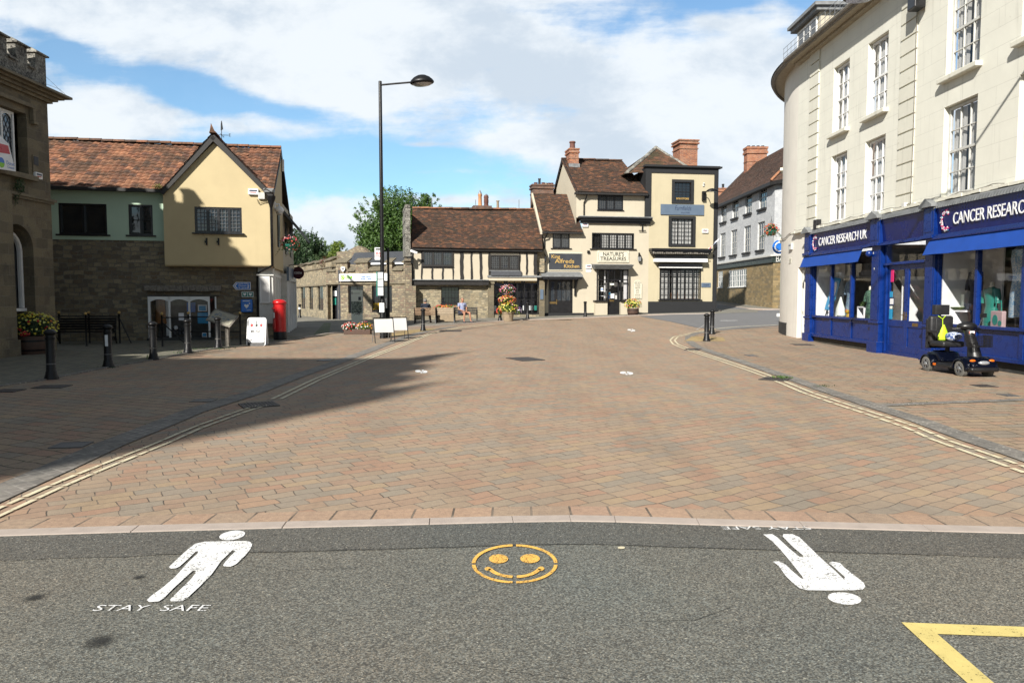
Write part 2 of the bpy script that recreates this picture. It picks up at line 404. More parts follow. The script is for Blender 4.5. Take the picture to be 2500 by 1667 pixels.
m_worn=paint("worn_white_paint",(.66,.64,.60),.47,30)
STONE_DK=[(.21,.17,.11),(.27,.22,.14),(.15,.125,.09),(.32,.265,.175),(.235,.195,.13),(.18,.135,.085)]
STONE_LT=[(.33,.28,.19),(.40,.34,.23),(.27,.23,.165),(.46,.39,.27),(.35,.29,.19),(.24,.215,.16),(.42,.34,.23)]
m_rub=brick_mat("dark_rubble_stone",.32,.15,0,STONE_DK,(.12,.11,.09),distort=.22,msize=.014,squash=.7,bump=1,grain=.3,bumpd=.02,stain=((.40,.36,.28),.12))
m_rub2=brick_mat("pale_rubble_stone",.26,.13,0,STONE_LT,(.20,.175,.12),distort=.24,msize=.013,squash=.75,bump=1,grain=.28,bumpd=.02,stain=((.10,.09,.07),.6))
m_rub3=brick_mat("brown_rubble_stone",.26,.13,0,[(.27,.215,.15),(.33,.27,.18),(.21,.175,.13),(.38,.32,.22),(.25,.18,.13)],(.13,.115,.085),distort=.16,msize=.014,squash=.75,bump=1,grain=.3,bumpd=.02,stain=((.08,.065,.05),.75))
m_ash=brick_mat("weathered_ashlar",.62,.33,0,[(.21,.17,.11),(.18,.15,.10),(.235,.195,.125),(.16,.135,.09)],(.13,.115,.085),distort=.03,msize=.008,grain=.25,stain=((.075,.062,.05),.9),bumpd=.008)
m_ash2=M("ashlar_dressing",(.22,.185,.125),.9,.25,5,.5,40,dirt=.6)
m_=NM("lichened_parapet_stone");n_=m_.noise(14,8,.8);m_lich=m_.fin(m_.mix(m_.rng(m_.math("ADD",n_,m_.math("MULTIPLY",m_.noise(2.2,5,.6),.5)),.66,.82),(.36,.345,.30),(.055,.05,.045)),.95,m_.bump(n_,.8,.02))
m_bankst=brick_mat("coursed_golden_stone",.42,.17,0,[(.33,.245,.12),(.38,.285,.15),(.27,.205,.105),(.35,.25,.12),(.24,.19,.11)],(.16,.13,.08),distort=.03,msize=.01,grain=.25,stain=((.10,.08,.05),.5))
m_whbrick=brick_mat("white_painted_brick",.23,.075,0,[(.62,.64,.66),(.66,.68,.70),(.58,.60,.63)],(.50,.52,.55),msize=.007,grain=.06,bump=.8,stain=((.45,.46,.48),.35))
m_brick=brick_mat("red_brick",.225,.075,0,[(.40,.13,.055),(.46,.16,.07),(.33,.10,.05),(.37,.14,.07),(.28,.09,.05)],(.24,.19,.14),msize=.009,grain=.2)
m_brick2=brick_mat("sooty_brick",.225,.075,0,[(.17,.085,.06),(.21,.10,.065),(.13,.07,.055)],(.12,.10,.08),msize=.009,grain=.3,stain=((.07,.06,.05),.7))
def render_mat(name,c,dirt=.25,lines=None,var=.05):
 m=NM(name);n=m.noise(1.2,6,.6);cc=m.mix(m.rng(n,.3,.7),vmul(c,1-var),vmul(c,1+var))
 st=m.new('ShaderNodeMapping');st.inputs['Scale'].default_value=(3.2,3.2,.22);m.l.new(m.obj(),st.inputs[0])
 d=m.rng(m.noise(1.6,7,.65,st.outputs[0]),.56,.80,0,dirt);cc=m.mix(d,cc,vmul(c,.42))
 d2=m.rng(m.noise(5,8,.75),.62,.8,0,dirt);cc=m.mix(d2,cc,(.22,.19,.14))
 nb=m.bump(m.noise(90,3,.6),.12,.004);nb=m.bump(m.noise(2.5,3,.5),.25,.02,nb)
 if lines:
  b=m.new('ShaderNodeTexBrick');b.offset=.5;m.l.new(m.wallvec(),b.inputs['Vector']);b.inputs['Scale'].default_value=1
  b.inputs['Brick Width'].default_value=lines[0];b.inputs['Row Height'].default_value=lines[1];b.inputs['Mortar Size'].default_value=.006;b.inputs['Mortar Smooth'].default_value=.2
  cc=m.mix(m.math('MULTIPLY',b.outputs['Fac'],.26),cc,vmul(c,.3));nb=m.bump(m.math('SUBTRACT',1,b.outputs['Fac']),.4,.006,nb)
 return m.fin(cc,.8,nb)
m_cream=render_mat("cream_render",(.56,.50,.385),.22);m_yellow=render_mat("yellow_render",(.58,.475,.275),.16)
m_farn=render_mat("pale_yellow_render",(.53,.465,.315),.3)
m_stucco=render_mat("cream_stucco",(.83,.82,.72),.6,(2.6,.42));m_stucco_p=render_mat("plain_pinkish_stucco",(.82,.78,.70),.4)
m_stucco_q=render_mat("quoin_stucco",(.76,.745,.64),.7);m_green=render_mat("sage_green_render",(.52,.68,.52),.05)
m_panel=render_mat("timber_frame_panel_render",(.57,.505,.39),.18)
def tile_mat(name,pal,moss=.4,mossc=(.04,.035,.022),pale=.1):
 m=NM(name);uv=m.new('ShaderNodeTexCoord');sp=m.new('ShaderNodeSeparateXYZ');m.l.new(uv.outputs['UV'],sp.inputs[0])
 n=len(pal);c=m.ramp(sp.outputs[0],[(i/n,q)for i,q in enumerate(pal)],'CONSTANT')
 c=m.mix(m.rng(m.noise(9,5,.7),.35,.7),m.mix(1.0,c,(.72,.72,.72),'MULTIPLY'),m.mix(1.0,c,(1.2,1.2,1.2),'MULTIPLY'))
 mm=m.math('ADD',m.noise(1.1,7,.7),m.math('MULTIPLY',sp.outputs[1],.16))
 c=m.mix(m.rng(mm,.50,.66,0,moss),c,mossc);c=m.mix(m.rng(m.noise(.45,5,.6),.38,.62,0,.55),c,m.mix(1.0,c,(.52,.55,.58),'MULTIPLY'));c=m.mix(m.rng(m.noise(26,3,.8),.52,.66,0,.55),c,m.mix(1.0,c,(.35,.35,.36),'MULTIPLY'))
 c=m.mix(m.rng(m.noise(15,5,.8),.61,.68,0,pale),c,(.50,.46,.36))
 return m.fin(c,.9,m.bump(m.noise(50,4,.6),.3,.008))
m_pantile=tile_mat("orange_clay_pantiles",[(.35,.145,.075),(.40,.175,.09),(.26,.11,.06),(.46,.205,.105),(.19,.09,.06),(.37,.155,.08)],.65,pale=.6)
m_tile=tile_mat("brown_clay_tiles",[(.125,.06,.038),(.165,.075,.04),(.095,.05,.035),(.24,.10,.048),(.115,.065,.045),(.145,.065,.038),(.30,.13,.065),(.085,.05,.038)],.55,pale=.5)
m_tile2=tile_mat("mossy_brown_tiles",[(.19,.09,.055),(.23,.105,.06),(.15,.075,.05),(.30,.13,.065),(.18,.10,.07)],.8,(.07,.07,.03),pale=.8)
m_tile3=tile_mat("dark_brown_tiles",[(.13,.07,.05),(.15,.075,.05),(.11,.06,.045),(.17,.085,.055)],.5,pale=.1)
m_slate=M("grey_slate",(.075,.08,.092),.6,.2,6,.4,30);m_lead=M("grey_lead",(.22,.23,.235),.6,.25,6,.4,40,dirt=.4)
m_black=M("black_gloss_paint",(.012,.012,.014),.35,.3,8,.1,60);m_blackw=M("black_stained_timber",(.016,.014,.013),.6,.4,9,.5,40)
m_iron=M("black_painted_iron",(.008,.008,.009),.42,.4,12,.15,80,spec=.3);m_blackwall=M("black_masonry_paint",(.011,.012,.014),.75,.2,3,.2,60)
m_dgrey=M("dark_charcoal_paint",(.035,.04,.05),.6,.2,3,.2,60)
m_white=M("white_paint",(.90,.90,.88),.5,.06,6,.1,60,dirt=.08);m_whitep=M("white_plastic",(.93,.94,.95),.45,.06,5,.05,60)
m_whworn=M("worn_white_timber",(.66,.66,.62),.7,.12,5,.3,50,dirt=.35)
m_blue=M("royal_blue_paint",(.002,.026,.18),.30,.2,5,.12,30);m_blued=M("navy_fascia_paint",(.003,.012,.125),.22,.2,2,.03,20)
m_awn=M("blue_awning_cloth",(.002,.06,.36),.7,.12,3,.3,25);m_grime=M("grimy_plinth",(.07,.06,.045),.9,.4,5,.5,30,dirt=.5)
m_red=M("post_box_red",(.58,.012,.014),.32,.08,4,.03,30);m_gold=M("gold_paint",(.55,.36,.11),.45,.15,6,.1,60)
m_brass=M("brass",(.60,.42,.18),.35,.15,6,.05,60,1);m_galv=M("galvanised_steel",(.36,.37,.38),.45,.15,8,.1,60,.7)
m_wood=M("weathered_bench_timber",(.24,.15,.085),.7,.35,14,.4,50);m_woodg=M("old_grey_oak",(.21,.19,.16),.85,.45,16,.7,40)
m_barrel=M("barrel_timber",(.085,.045,.03),.7,.3,12,.5,40);m_terr=M("stone_planter",(.30,.23,.15),.85,.2,6,.3,50)
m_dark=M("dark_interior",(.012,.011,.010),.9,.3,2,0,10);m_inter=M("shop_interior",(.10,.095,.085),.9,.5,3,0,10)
m_interw=M("pale_shop_lining",(.80,.82,.80),.8,.1,3,0,10);m_bluesign=M("blue_sign_enamel",(.02,.17,.62),.35,.08,4,0,30)
m_greys=M("blue_grey_sign",(.12,.165,.23),.4,.06,3,0,20);m_dkblue=M("dark_blue_ink",(.01,.02,.07),.5,.1,4,0,20)
m_greensg=M("green_sign",(.02,.22,.17),.4,.1,4,0,20);m_lime=M("lime_green_sign",(.25,.62,.02),.4,.1,4,0,20)
m_creamsg=M("cream_sign",(.72,.68,.54),.5,.05,4,0,20);m_ink=M("dark_ink",(.03,.028,.025),.6,.1,4,0,20);m_maroon=M("maroon_sign",(.055,.006,.012),.35,.1,4,0,20)
m_cope=M("mossy_brown_coping",(.17,.145,.10),.95,.4,9,.8,30,dirt=.7)
m_leadbar=M("lead_glazing_bars",(.11,.115,.12),.5,.2,6,0,30)
m_greenp=M("dark_green_fascia",(.035,.05,.045),.5,.2,4,.1,30);m_palegrn=M("pale_green_glass_panel",(.86,.92,.82),.5,.05,3,0,20)
m_boardw=M("blank_white_board",(.66,.65,.63),.5,.05,3,.05,30);m_skyb=M("sky_blue_poster",(.02,.32,.60),.5,.08,4,0,20)
m_pink=M("hot_pink_poster",(.72,.02,.16),.5,.1,4,0,20);m_hiviz=M("hi_vis_fabric",(.52,.78,.02),.6,.08,8,.2,40)
m_rubber=M("grey_rubber_tyre",(.16,.155,.14),.85,.15,30,.6,120);m_plast=M("black_plastic",(.012,.012,.013),.4,.2,9,.1,80)
m_navy=M("navy_metallic_bodywork",(.004,.006,.016),.15,.2,4,.0,30,.35);m_seatf=M("black_vinyl_seat",(.016,.016,.018),.5,.2,8,.2,60)
m_amber=M("amber_lens",(.75,.16,.01),.15,.1,8,0,30);m_lens=M("clear_lens",(.55,.57,.6),.08,.2,20,.0,30,.5)
m_skin=M("skin",(.42,.20,.12),.55,.1,20,.1,80);m_skin2=M("pale_skin",(.48,.26,.18),.55,.1,20,.1,80)
m_navyc=M("dark_navy_cloth",(.012,.018,.035),.9,.2,12,.3,60);m_shortc=M("navy_shorts_cloth",(.025,.03,.055),.9,.2,12,.3,60);m_hair=M("grey_hair",(.18,.17,.16),.8,.3,60,.4,100)
m_crack=M("dark_recess",(.012,.012,.010),.9,.3,6,0,20);m_grate=M("cast_iron_cover",(.055,.045,.04),.6,.35,20,.5,60)
m_steeld=M("steel_cover",(.12,.115,.11),.55,.3,14,.5,60);m_bark=M("bark",(.07,.055,.04),.95,.3,10,.6,30)
m_curt=M("white_net_curtain",(.62,.62,.58),.9,.12,3,.2,30);m_screen=M("warm_reflective_pane",(.05,.055,.06),.05,.2,1,.02,3)
m_nm=0
def patt(name,a,b,scale,lo=.47,hi=.53,dist=1.5):
 m=NM(name);return m.fin(m.mix(m.rng(m.noise(scale,3,.6,dist=dist),lo,hi),a,b),.85)
m_floral=patt("blue_white_floral_cloth",(.08,.12,.42),(.58,.62,.68),26);m_dressb=patt("blue_leaf_print_cloth",(.12,.30,.50),(.55,.62,.60),14,dist=3)
m_dressg=patt("dark_green_print_cloth",(.01,.06,.045),(.10,.20,.13),10);m_denim=patt("denim_print_cloth",(.10,.19,.28),(.30,.38,.42),20,.45,.6)
m_sparkle=patt("black_sparkle_cloth",(.015,.018,.03),(.35,.37,.45),60,.66,.70);m_bagc=patt("blue_white_print_bag",(.02,.06,.22),(.55,.60,.70),12)
m_mossy=patt("mossy_slabs",(.09,.14,.03),(.16,.155,.11),4,.42,.6,.3)
def glass_mat(name,tint=(.01,.013,.017),trans=0.0,rough=.03,wob=.05):
 m=NM(name);nb=m.bump(m.noise(2.2,2,.5),wob,.05)
 if not trans:
  m.fin(tint,rough,nb,0,.9);return m.m
 gl=m.new('ShaderNodeBsdfGlossy');gl.inputs['Roughness'].default_value=.02;m.l.new(nb,gl.inputs['Normal'])
 tr=m.new('ShaderNodeBsdfTransparent');tr.inputs[0].default_value=(trans,trans,trans*1.02,1)
 fr=m.new('ShaderNodeFresnel');fr.inputs[0].default_value=1.5
 mx_=m.new('ShaderNodeMixShader');ge=m.new('ShaderNodeNewGeometry');m.l.new(m.math('ADD',m.math('MULTIPLY',fr.outputs[0],m.math('SUBTRACT',1,ge.outputs['Backfacing'])),m.math('MULTIPLY',ge.outputs['Backfacing'],.07),True),mx_.inputs[0])
 m.l.new(tr.outputs[0],mx_.inputs[1]);m.l.new(gl.outputs[0],mx_.inputs[2]);m.l.new(mx_.outputs[0],m.out.inputs[0]);m.n.remove(m.b)
 return m.m
m_glass=glass_mat("dark_window_glass");m_glassc=glass_mat("clear_shop_glass",trans=.95,wob=.012);m_glassb=glass_mat("sash_window_glass",trans=.8,wob=.2)
m_leadg=glass_mat("old_leaded_glass",(.035,.042,.05),rough=.06,wob=.35)
def leaf_mat(name,a,b,c):
 if 'leaves' in name:a,b,c=(vmul(q,1.55)for q in(a,b,c))
 m=NM(name);uv=m.new('ShaderNodeTexCoord');sp=m.new('ShaderNodeSeparateXYZ');m.l.new(uv.outputs['UV'],sp.inputs[0])
 m.fin(m.ramp(sp.outputs[0],[(0,a),(.5,b),(1,c)]),.6)
 ts=m.new('ShaderNodeBsdfTranslucent');m.l.new(m.mix(1.0,m.b.inputs['Base Color'].links[0].from_socket,(1.2,1.5,.5),'MULTIPLY'),ts.inputs[0])
 mx_=m.new('ShaderNodeMixShader');mx_.inputs[0].default_value=.25;m.l.new(m.b.outputs[0],mx_.inputs[1]);m.l.new(ts.outputs[0],mx_.inputs[2]);m.l.new(mx_.outputs[0],m.out.inputs[0])
 return m.m
m_leaf=leaf_mat("green_leaves",(.018,.045,.008),(.042,.09,.014),(.09,.15,.025));m_leafd=leaf_mat("dark_green_leaves",(.010,.028,.010),(.022,.05,.016),(.045,.085,.03))
m_leafp=leaf_mat("pale_green_leaves",(.05,.085,.035),(.09,.14,.06),(.15,.20,.10));m_leafy=leaf_mat("yellow_green_leaves",(.05,.09,.01),(.10,.15,.02),(.16,.2,.03))
m_flr=leaf_mat("red_petals",(.45,.01,.02),(.65,.03,.03),(.75,.15,.08));m_flp=leaf_mat("pink_petals",(.55,.03,.12),(.70,.15,.25),(.75,.5,.5))
m_fly=leaf_mat("yellow_petals",(.55,.35,.02),(.75,.62,.05),(.80,.78,.25));m_flo=leaf_mat("orange_petals",(.65,.10,.01),(.75,.25,.03),(.8,.4,.05))
m_flw=leaf_mat("pale_petals",(.55,.5,.6),(.7,.66,.7),(.8,.8,.78));m_flu=leaf_mat("purple_petals",(.12,.03,.2),(.2,.08,.3),(.3,.16,.42))
# ------------------------------------------------------------------ ground, roads, pavements
def cut_sheet(name,pts,off,mat,parent=None,step=1.0,smooth_=False):
 bm=bmesh.new();vs=[bm.verts.new((p[0],p[1],0))for p in pts];bm.faces.new(vs)
 ys=[p[1]for p in pts];xs=[p[0]for p in pts]
 cuts=[]
 y=22.0
 while y<=70.5:
  if min(ys)<y<max(ys):cuts.append(((0,y,0),(0,1,0)))
  y+=step
 x=-17.0
 if max(ys)>22:
  for x in[-16.8+2.3*i for i in range(15)]:
   if min(xs)<x<max(xs):cuts.append(((x,0,0),(1,0,0)))
 for co,no in cuts:
  bmesh.ops.bisect_plane(bm,geom=bm.verts[:]+bm.edges[:]+bm.faces[:],plane_co=co,plane_no=no)
 bmesh.ops.triangulate(bm,faces=[f for f in bm.faces if len(f.verts)>4])
 for v in bm.verts:v.co.z=zf(v.co.x,v.co.y)+off
 bmesh.ops.recalc_face_normals(bm,faces=bm.faces)
 for f in bm.faces:
  if f.normal.z<0:f.normal_flip()
 me=bpy.data.meshes.new(name);bm.to_mesh(me);bm.free();me.materials.append(mat)
 o=bpy.data.objects.new(name,me);col.objects.link(o)
 if parent:o.parent=parent
 return o
def st(o):o['kind']='structure';return o
def gp(pts):return[G(*p)[:2]for p in pts]
st(cut_sheet("ground",[(-260,-80),(260,-80),(260,900),(-260,900)],0,m_pave))
KT=[(-900,1338),(-300,1306),(0,1295),(340,1285),(700,1275.5),(1050,1267),(1250,1262),(1390,1260),(1500,1261.5),(1700,1268),(1950,1275),(2250,1283),(2500,1289),(2900,1300),(3500,1322)]
kt=[G(*p)for p in KT]
def offs(pts,d):
 out=[]
 for i,p in enumerate(pts):
  a=pts[max(i-1,0)];b=pts[min(i+1,len(pts)-1)];t=(b-a).normalized();n=Vector((t.y,-t.x,0));out.append(p+n*d)
 return out
kb=offs(kt,.145);sb_=offs(kt,-.26)
st(cut_sheet("soldier_course",[p[:2]for p in sb_]+[p[:2]for p in kt][::-1],.004,m_soldier))
kerb=MB()
for i in range(len(kt)-1):
 a,b,c,d=kt[i],kt[i+1],kb[i+1],kb[i]
 nseg=max(1,int((b-a).length/.9))
 for j in range(nseg):
  f0,f1=j/nseg+.003,(j+1)/nseg-.003
  q=[a.lerp(b,f0),a.lerp(b,f1),d.lerp(c,f1),d.lerp(c,f0)]
  kerb.slab([(p.x,p.y)for p in q][::-1],-.05,.012)
st(kerb.B("kerb",m_kerb,bevel=.003))
ab=offs(kt,.15)
st(cut_sheet("asphalt_road",[p[:2]for p in ab]+[(40,-70),(-40,-70)],.004,m_asph))
band=offs(kt,.64)
jag=[]
for i,p in enumerate(band):
 jag.append(p)
 if i<len(band)-1:
  for k in range(1,6):q=p.lerp(band[i+1],k/6);jag.append(q+Vector((0,rnd.uniform(-.012,.012),0)))
st(cut_sheet("asphalt_trench_patch",[p[:2]for p in offs(kt,.152)]+[p[:2]for p in jag][::-1],.0075,m_asph2))
ribbon_crack=jag
bol_line=[(-700,1130),(-300,1010),(0,944),(60,935),(126,925),(265,897),(375,879),(455,863),(533,851),(600,845.5),(680,836),(740,826)]
lane_line=[(740,826),(800,816),(850,811),(905,806),(1000,799.5),(1060,796),(1130,791),(1200,786),(1270,782),(1340,779.5),(1430,776),(1520,772.5),(1580,769.5),(1660,767.5),(1745,766)]
chan=[(-330,1355),(-150,1272),(0,1204),(140,1143),(270,1085),(375,1044),(470,1005),(545,982),(610,962),(720,920),(800,893),(870,868),(940,841),(990,823),(1040,809),(1110,797)]
chan_w=[G(*p)for p in chan]
st(cut_sheet("left_footway",gp(bol_line)+gp(lane_line[1:7])+[p[:2]for p in chan_w][::-1],.004,m_pave2))
st(cut_sheet("grey_sett_forecourt",gp(bol_line)+[G(740,826)[:2],(-9.0,29.5),(-10,33),(-30,40),(-40,8)],.008,m_grey))
st(cut_sheet("lane_slabs",gp(lane_line[:7])+[G(1130,791)[:2],(-3.2,40),(-3.4,44),(-9,50),(-12,70),(-24,72),(-12,40),(-9.3,30)],.012,m_slab))
st(cut_sheet("back_pavement",gp(lane_line[6:])+[G(1850,763)[:2],G(1850,757)[:2],(13.5,52),(-2,47),(-3.3,40)],.016,m_slab))
ribs=[]
def ribbon(name,pts,wd,off,mat,label=None,cat=None,dash=None,gap=.03,seed=1,thick=0,kind=None,group=None):
 """strip along world points laid on the terrain; dash = list of piece lengths cycled"""
 rr=RR(seed);pts=[Vector((p[0],p[1],0))for p in pts]
 d=[0]
 for i in range(1,len(pts)):d.append(d[-1]+(pts[i]-pts[i-1]).length)
 def at(s):
  for i in range(1,len(pts)):
   if s<=d[i]or i==len(pts)-1:
    k=(s-d[i-1])/max(d[i]-d[i-1],1e-6);p=pts[i-1].lerp(pts[i],k)
    a=pts[max(i-2,0)];b=pts[min(i+1,len(pts)-1)]
    t=(pts[i]-pts[i-1]).normalized()*.6+(b-a).normalized()*.4
    return p,Vector((-t.y,t.x,0)).normalized()
 mb=MB();s=0;tot_=d[-1]
 while s<tot_:
  ln=dash(at(s)[0],rr)if dash else tot_
  e=min(s+ln,tot_);n=max(1,int((e-s)/.3));prev=None
  for i in range(n+1):
   p,nn=at(s+(e-s)*i/n);jit=rr.uniform(-.004,.004)if dash else 0
   a=p+nn*(wd/2+jit);b=p-nn*(wd/2+jit)
   a.z=zf(a.x,a.y)+off;b.z=zf(b.x,b.y)+off
   if prev:
    mb.face((prev[1],b,a,prev[0]))
    if thick:
     mb.face((prev[0],a,a-Vector((0,0,thick)),prev[0]-Vector((0,0,thick))));mb.face((b,prev[1],prev[1]-Vector((0,0,thick)),b-Vector((0,0,thick))))
   prev=(a,b)
  s=e+(gap if dash else 1)
 o=mb.B(name,mat)
 for f in o.data.polygons:pass
 return tag(o,label,cat,group,kind)
ribbon("left_channel",chan_w,.36,.010,m_channel,kind='structure')
rch=[(1905,800),(1800,803),(1740,808),(1700,814),(1682,822),(1684,834),(1700,846),(1735,859),(1810,883),(1902,914),(2014,953),(2142,995),(2244,1027),(2371,1074),(2500,1116),(2760,1212),(3100,1350)]
rch_w=[G(*p)for p in rch]
st(cut_sheet("right_footway",[p[:2]for p in rch_w]+[(14,4),(30,4),(30,33),(13,33)],.006,m_pave3))
ribbon("right_channel",rch_w,.30,.012,m_channel,kind='structure')
ribbon("cross_channel",[G(2150,991),G(2300,984),G(2500,977),G(2700,972)],.20,.014,m_channel,kind='structure')
ribbon("lane_kerb",[G(*p)for p in bol_line[1:]],.11,.03,m_channel,kind='structure',thick=.05)
ribbon("pavement_kerb",[G(*p)for p in lane_line],.14,.05,m_kerb,kind='structure',thick=.08)
st(cut_sheet("far_road",gp([(1560,772),(1640,786),(1700,800),(1760,805),(1900,796),(2040,789),(2140,789)])+[(24,45),(24,50.5),(17,49),(13.3,46.5)],.010,m_road))
st(cut_sheet("far_side_road",[(13.3,44.5),(16.3,48),(16.4,80),(13.6,80)],.013,m_road))
far_pv=[(16.4,80),(16.4,50.6),(17.2,49.3),(26,49.3),(26,52),(18.3,52),(18.3,80)]
st(cut_sheet("far_pavement",far_pv,.05,m_slab))
ribbon("far_kerb",[(16.4,80),(16.4,50.6),(17.2,49.3),(26,49.3)],.14,.07,m_kerb,kind='structure',thick=.08)
ribbon("near_footway_kerb",[(13.5,80),(13.5,47.2)],.14,.06,m_kerb,kind='structure',thick=.08)
st(cut_sheet("tactile_paving",gp([(1670,834),(1690,821),(1766,824),(1771,833)]),.012,m_tactile))
st(cut_sheet("mossy_slab_strip",gp([(762,822),(792,789),(808,789),(803,818)]),.018,m_mossy))
st(cut_sheet("buff_kerb_ramp",gp([(940,815),(1000,806),(1040,802),(1080,803),(1010,813),(960,822)]),.010,m_tactile))
def near_dash(p,rr):
 return rr.choice((.18,.3,.35,.42,.5))if p.y<13 else rr.uniform(1.2,2.5)
ly1=[G(*p)for p in((-260,1372),(0,1248),(160,1176),(276,1129),(387,1085),(475,1046),(600,1001),(640,990))]
def side(pts,k):return offs([Vector((p.x,p.y,0))for p in pts],k)
ly2=[G(*p)for p in((672,975),(774,926),(906,871),(1006,832),(1050,814.5),(1128,799),(1200,791.5),(1300,785.5))]
YG="double yellow lines along the channels"
ribbon("yellow_line",side(ly1,.085),.045,.011,m_pl,"dashed pale yellow line at front left, the one nearer mid road","road marking",near_dash,.035,3,group=YG)
ribbon("yellow_line",side(ly1,-.045),.045,.011,m_pl,"dashed pale yellow line at front left, the one nearer the channel","road marking",near_dash,.035,4,group=YG)
ribbon("yellow_line",side(ly2,.09),.058,.011,m_pl,"yellow line running from the left drain grate towards the benches, inner one","road marking",near_dash,.03,5,group=YG)
ribbon("yellow_line",side(ly2,-.05),.058,.011,m_pl,"yellow line running from the left drain grate towards the benches, outer one beside the channel","road marking",near_dash,.03,6,group=YG)
ry1=[G(*p)for p in((1900,793.5),(1800,798),(1739,803.5),(1678,816.5),(1650,823),(1642,831),(1650,841),(1688,856),(1759,879),(1830,903),(1880,921))]
ry2=[G(*p)for p in((1906,931),(1978,961),(2055,987),(2142,1015),(2239,1048),(2300,1076),(2397,1109),(2500,1146),(2800,1255))]
ribbon("yellow_line",side(ry1,-.07),.058,.011,m_pl,"curving yellow line round the right corner, inner one by the channel","road marking",near_dash,.03,7,group=YG)
ribbon("yellow_line",side(ry1,.09),.058,.011,m_pl,"curving yellow line round the right corner, outer one on the road side","road marking",near_dash,.03,8,group=YG)
ribbon("yellow_line",side(ry2,-.06),.058,.011,m_pl,"broken yellow line at front right, upper one nearer the channel","road marking",near_dash,.06,9,group=YG)
ribbon("yellow_line",side(ry2,.10),.058,.011,m_pl,"broken yellow line at front right, lower one nearer the road","road marking",near_dash,.06,10,group=YG)
ribbon("give_way_line",[G(1700,806),G(1745,778),],.05,.015,m_worn,"faint worn white line on the far side road mouth","road marking")
ribbon("lane_dash",[G(1758,783.5),G(1800,783)],.18,.016,m_pw,"short white dash on the grey far road","road marking")
def trace(name,mat,polys,off,label,cat):
 o=None;me_objs=[]
 bm=bmesh.new()
 for pl in polys:
  vs=[bm.verts.new(G(*p,off))for p in pl]
  f=bm.faces.new(vs)
 bmesh.ops.triangulate(bm,faces=bm.faces[:])
 bmesh.ops.recalc_face_normals(bm,faces=bm.faces)
 for f in bm.faces:
  if f.normal.z<0:f.normal_flip()
 me=bpy.data.meshes.new(name);bm.to_mesh(me);bm.free();me.materials.append(mat)
 o=bpy.data.objects.new(name,me);col.objects.link(o);return tag(o,label,cat)
def ell(cx,cy,rx,ry,tilt=0,n=28,a0=0,a1=360):
 return[(cx+rx*cos(R(a0+(a1-a0)*i/n)),cy+ry*sin(R(a0+(a1-a0)*i/n))+tilt*(rx*cos(R(a0+(a1-a0)*i/n))))for i in range(n+(0 if a1-a0==360 else 1))]
A=[(1540,470),(1600,425),(1680,407),(1860,403),(2020,402),(2052,410),(2068,432),(2050,470),(2010,520),(1935,592),(1890,612),(1840,612),(1828,600),(1850,570),(1895,520),(1930,485),(1905,476),(1870,510),(1815,562),(1730,680),(1650,760),(1540,865),(1490,895),(1400,896),(1393,882),(1440,835),(1560,720),(1600,670),(1605,645),(1580,645),(1530,690),(1420,790),(1340,872),(1300,896),(1222,902),(1205,885),(1240,850),(1350,770),(1440,690),(1540,580),(1610,512),(1628,490),(1605,487),(1540,550),(1470,612),(1440,625),(1400,628),(1385,615),(1430,570)]
A=[(x/3.357,1200+y/3.357)for x,y in A]
B=[(480,305),(545,303),(580,325),(660,400),(740,465),(770,470),(765,455),(700,400),(620,320),(625,303),(690,303),(740,325),(900,480),(1000,570),(1060,628),(1068,612),(1000,550),(950,508),(975,500),(1030,508),(1060,540),(1150,610),(1200,650),(1213,680),(1195,700),(1130,705),(950,707),(800,705),(740,690),(690,650),(640,600),(590,530),(550,500),(590,497),(640,520),(680,560),(750,620),(770,625),(760,605),(700,530),(660,480),(600,410),(540,350)]
B=[(1700+x/2.94,1200+y/2.94)for x,y in B]
trace("stencilled_man",m_pw,[A,ell(567,1306,31.5,11,-.14)],.0115,"white stencilled standing man painted on the asphalt at left, head towards the kerb","road stencil")
trace("stencilled_man",m_pw,[B,ell(2062,1460,41,14.5,.10)],.0115,"white stencilled upside-down man painted on the asphalt at right, feet towards the kerb","road stencil")
def smile(a0,a1,cx,cy,rx,ry,tx,ty):
 n=14;out=[(cx+rx*cos(R(a0+(a1-a0)*i/n)),cy+ry*sin(R(a0+(a1-a0)*i/n)))for i in range(n+1)]
 return out+[(cx+(rx-tx)*cos(R(a0+(a1-a0)*i/n)),cy+(ry-ty)*sin(R(a0+(a1-a0)*i/n)))for i in range(n,-1,-1)]
sm=[smile(a,b,1256.6,1375.3,105,47.5,9,5)for a,b in((3,88),(93,177),(182,267),(272,357))]
sm+=[ell(1217,1363,23.5,11,0),ell(1294,1362.5,24,11,0)]
sm+=[smile(22,86,1257,1376,70,34,11,6),smile(94,158,1256,1376,70,34,11,6),ell(1191,1387.5,8,4.5),ell(1321,1387,8,5)]
trace("smiley_face",m_py,sm,.0118,"orange stencilled smiley face on the asphalt between the two white men","road stencil")
def ground_text(name,txt,px,py,wd,hh,rot,label):
 p=G(px,py);o=TX(name,txt,m_pw2,None,p.x,p.y,.0120,hh,wd,0,0,rot,bold=-.0005)
 return tag(o,label,"road lettering")
ground_text("stencilled_words","STAY  SAFE",370,1489,.60,.105,0,"white stencilled words STAY SAFE below the left man's feet")
ground_text("stencilled_words","STAY SAFE",1870,1291.5,.63,.10,PI,"upside-down white words STAY SAFE beside the kerb above the right man's feet")
zz=[(2200.7,1518),(2500,1529),(2900,1545),(2900,1571),(2500,1554),(2288.4,1546.3),(2428,1667),(2582,1800),(2507,1800),(2363,1667)]
trace("yellow_corner_marking",m_pb,[zz],.0115,"pale yellow painted corner line of a bay at the bottom right of the asphalt","road marking")
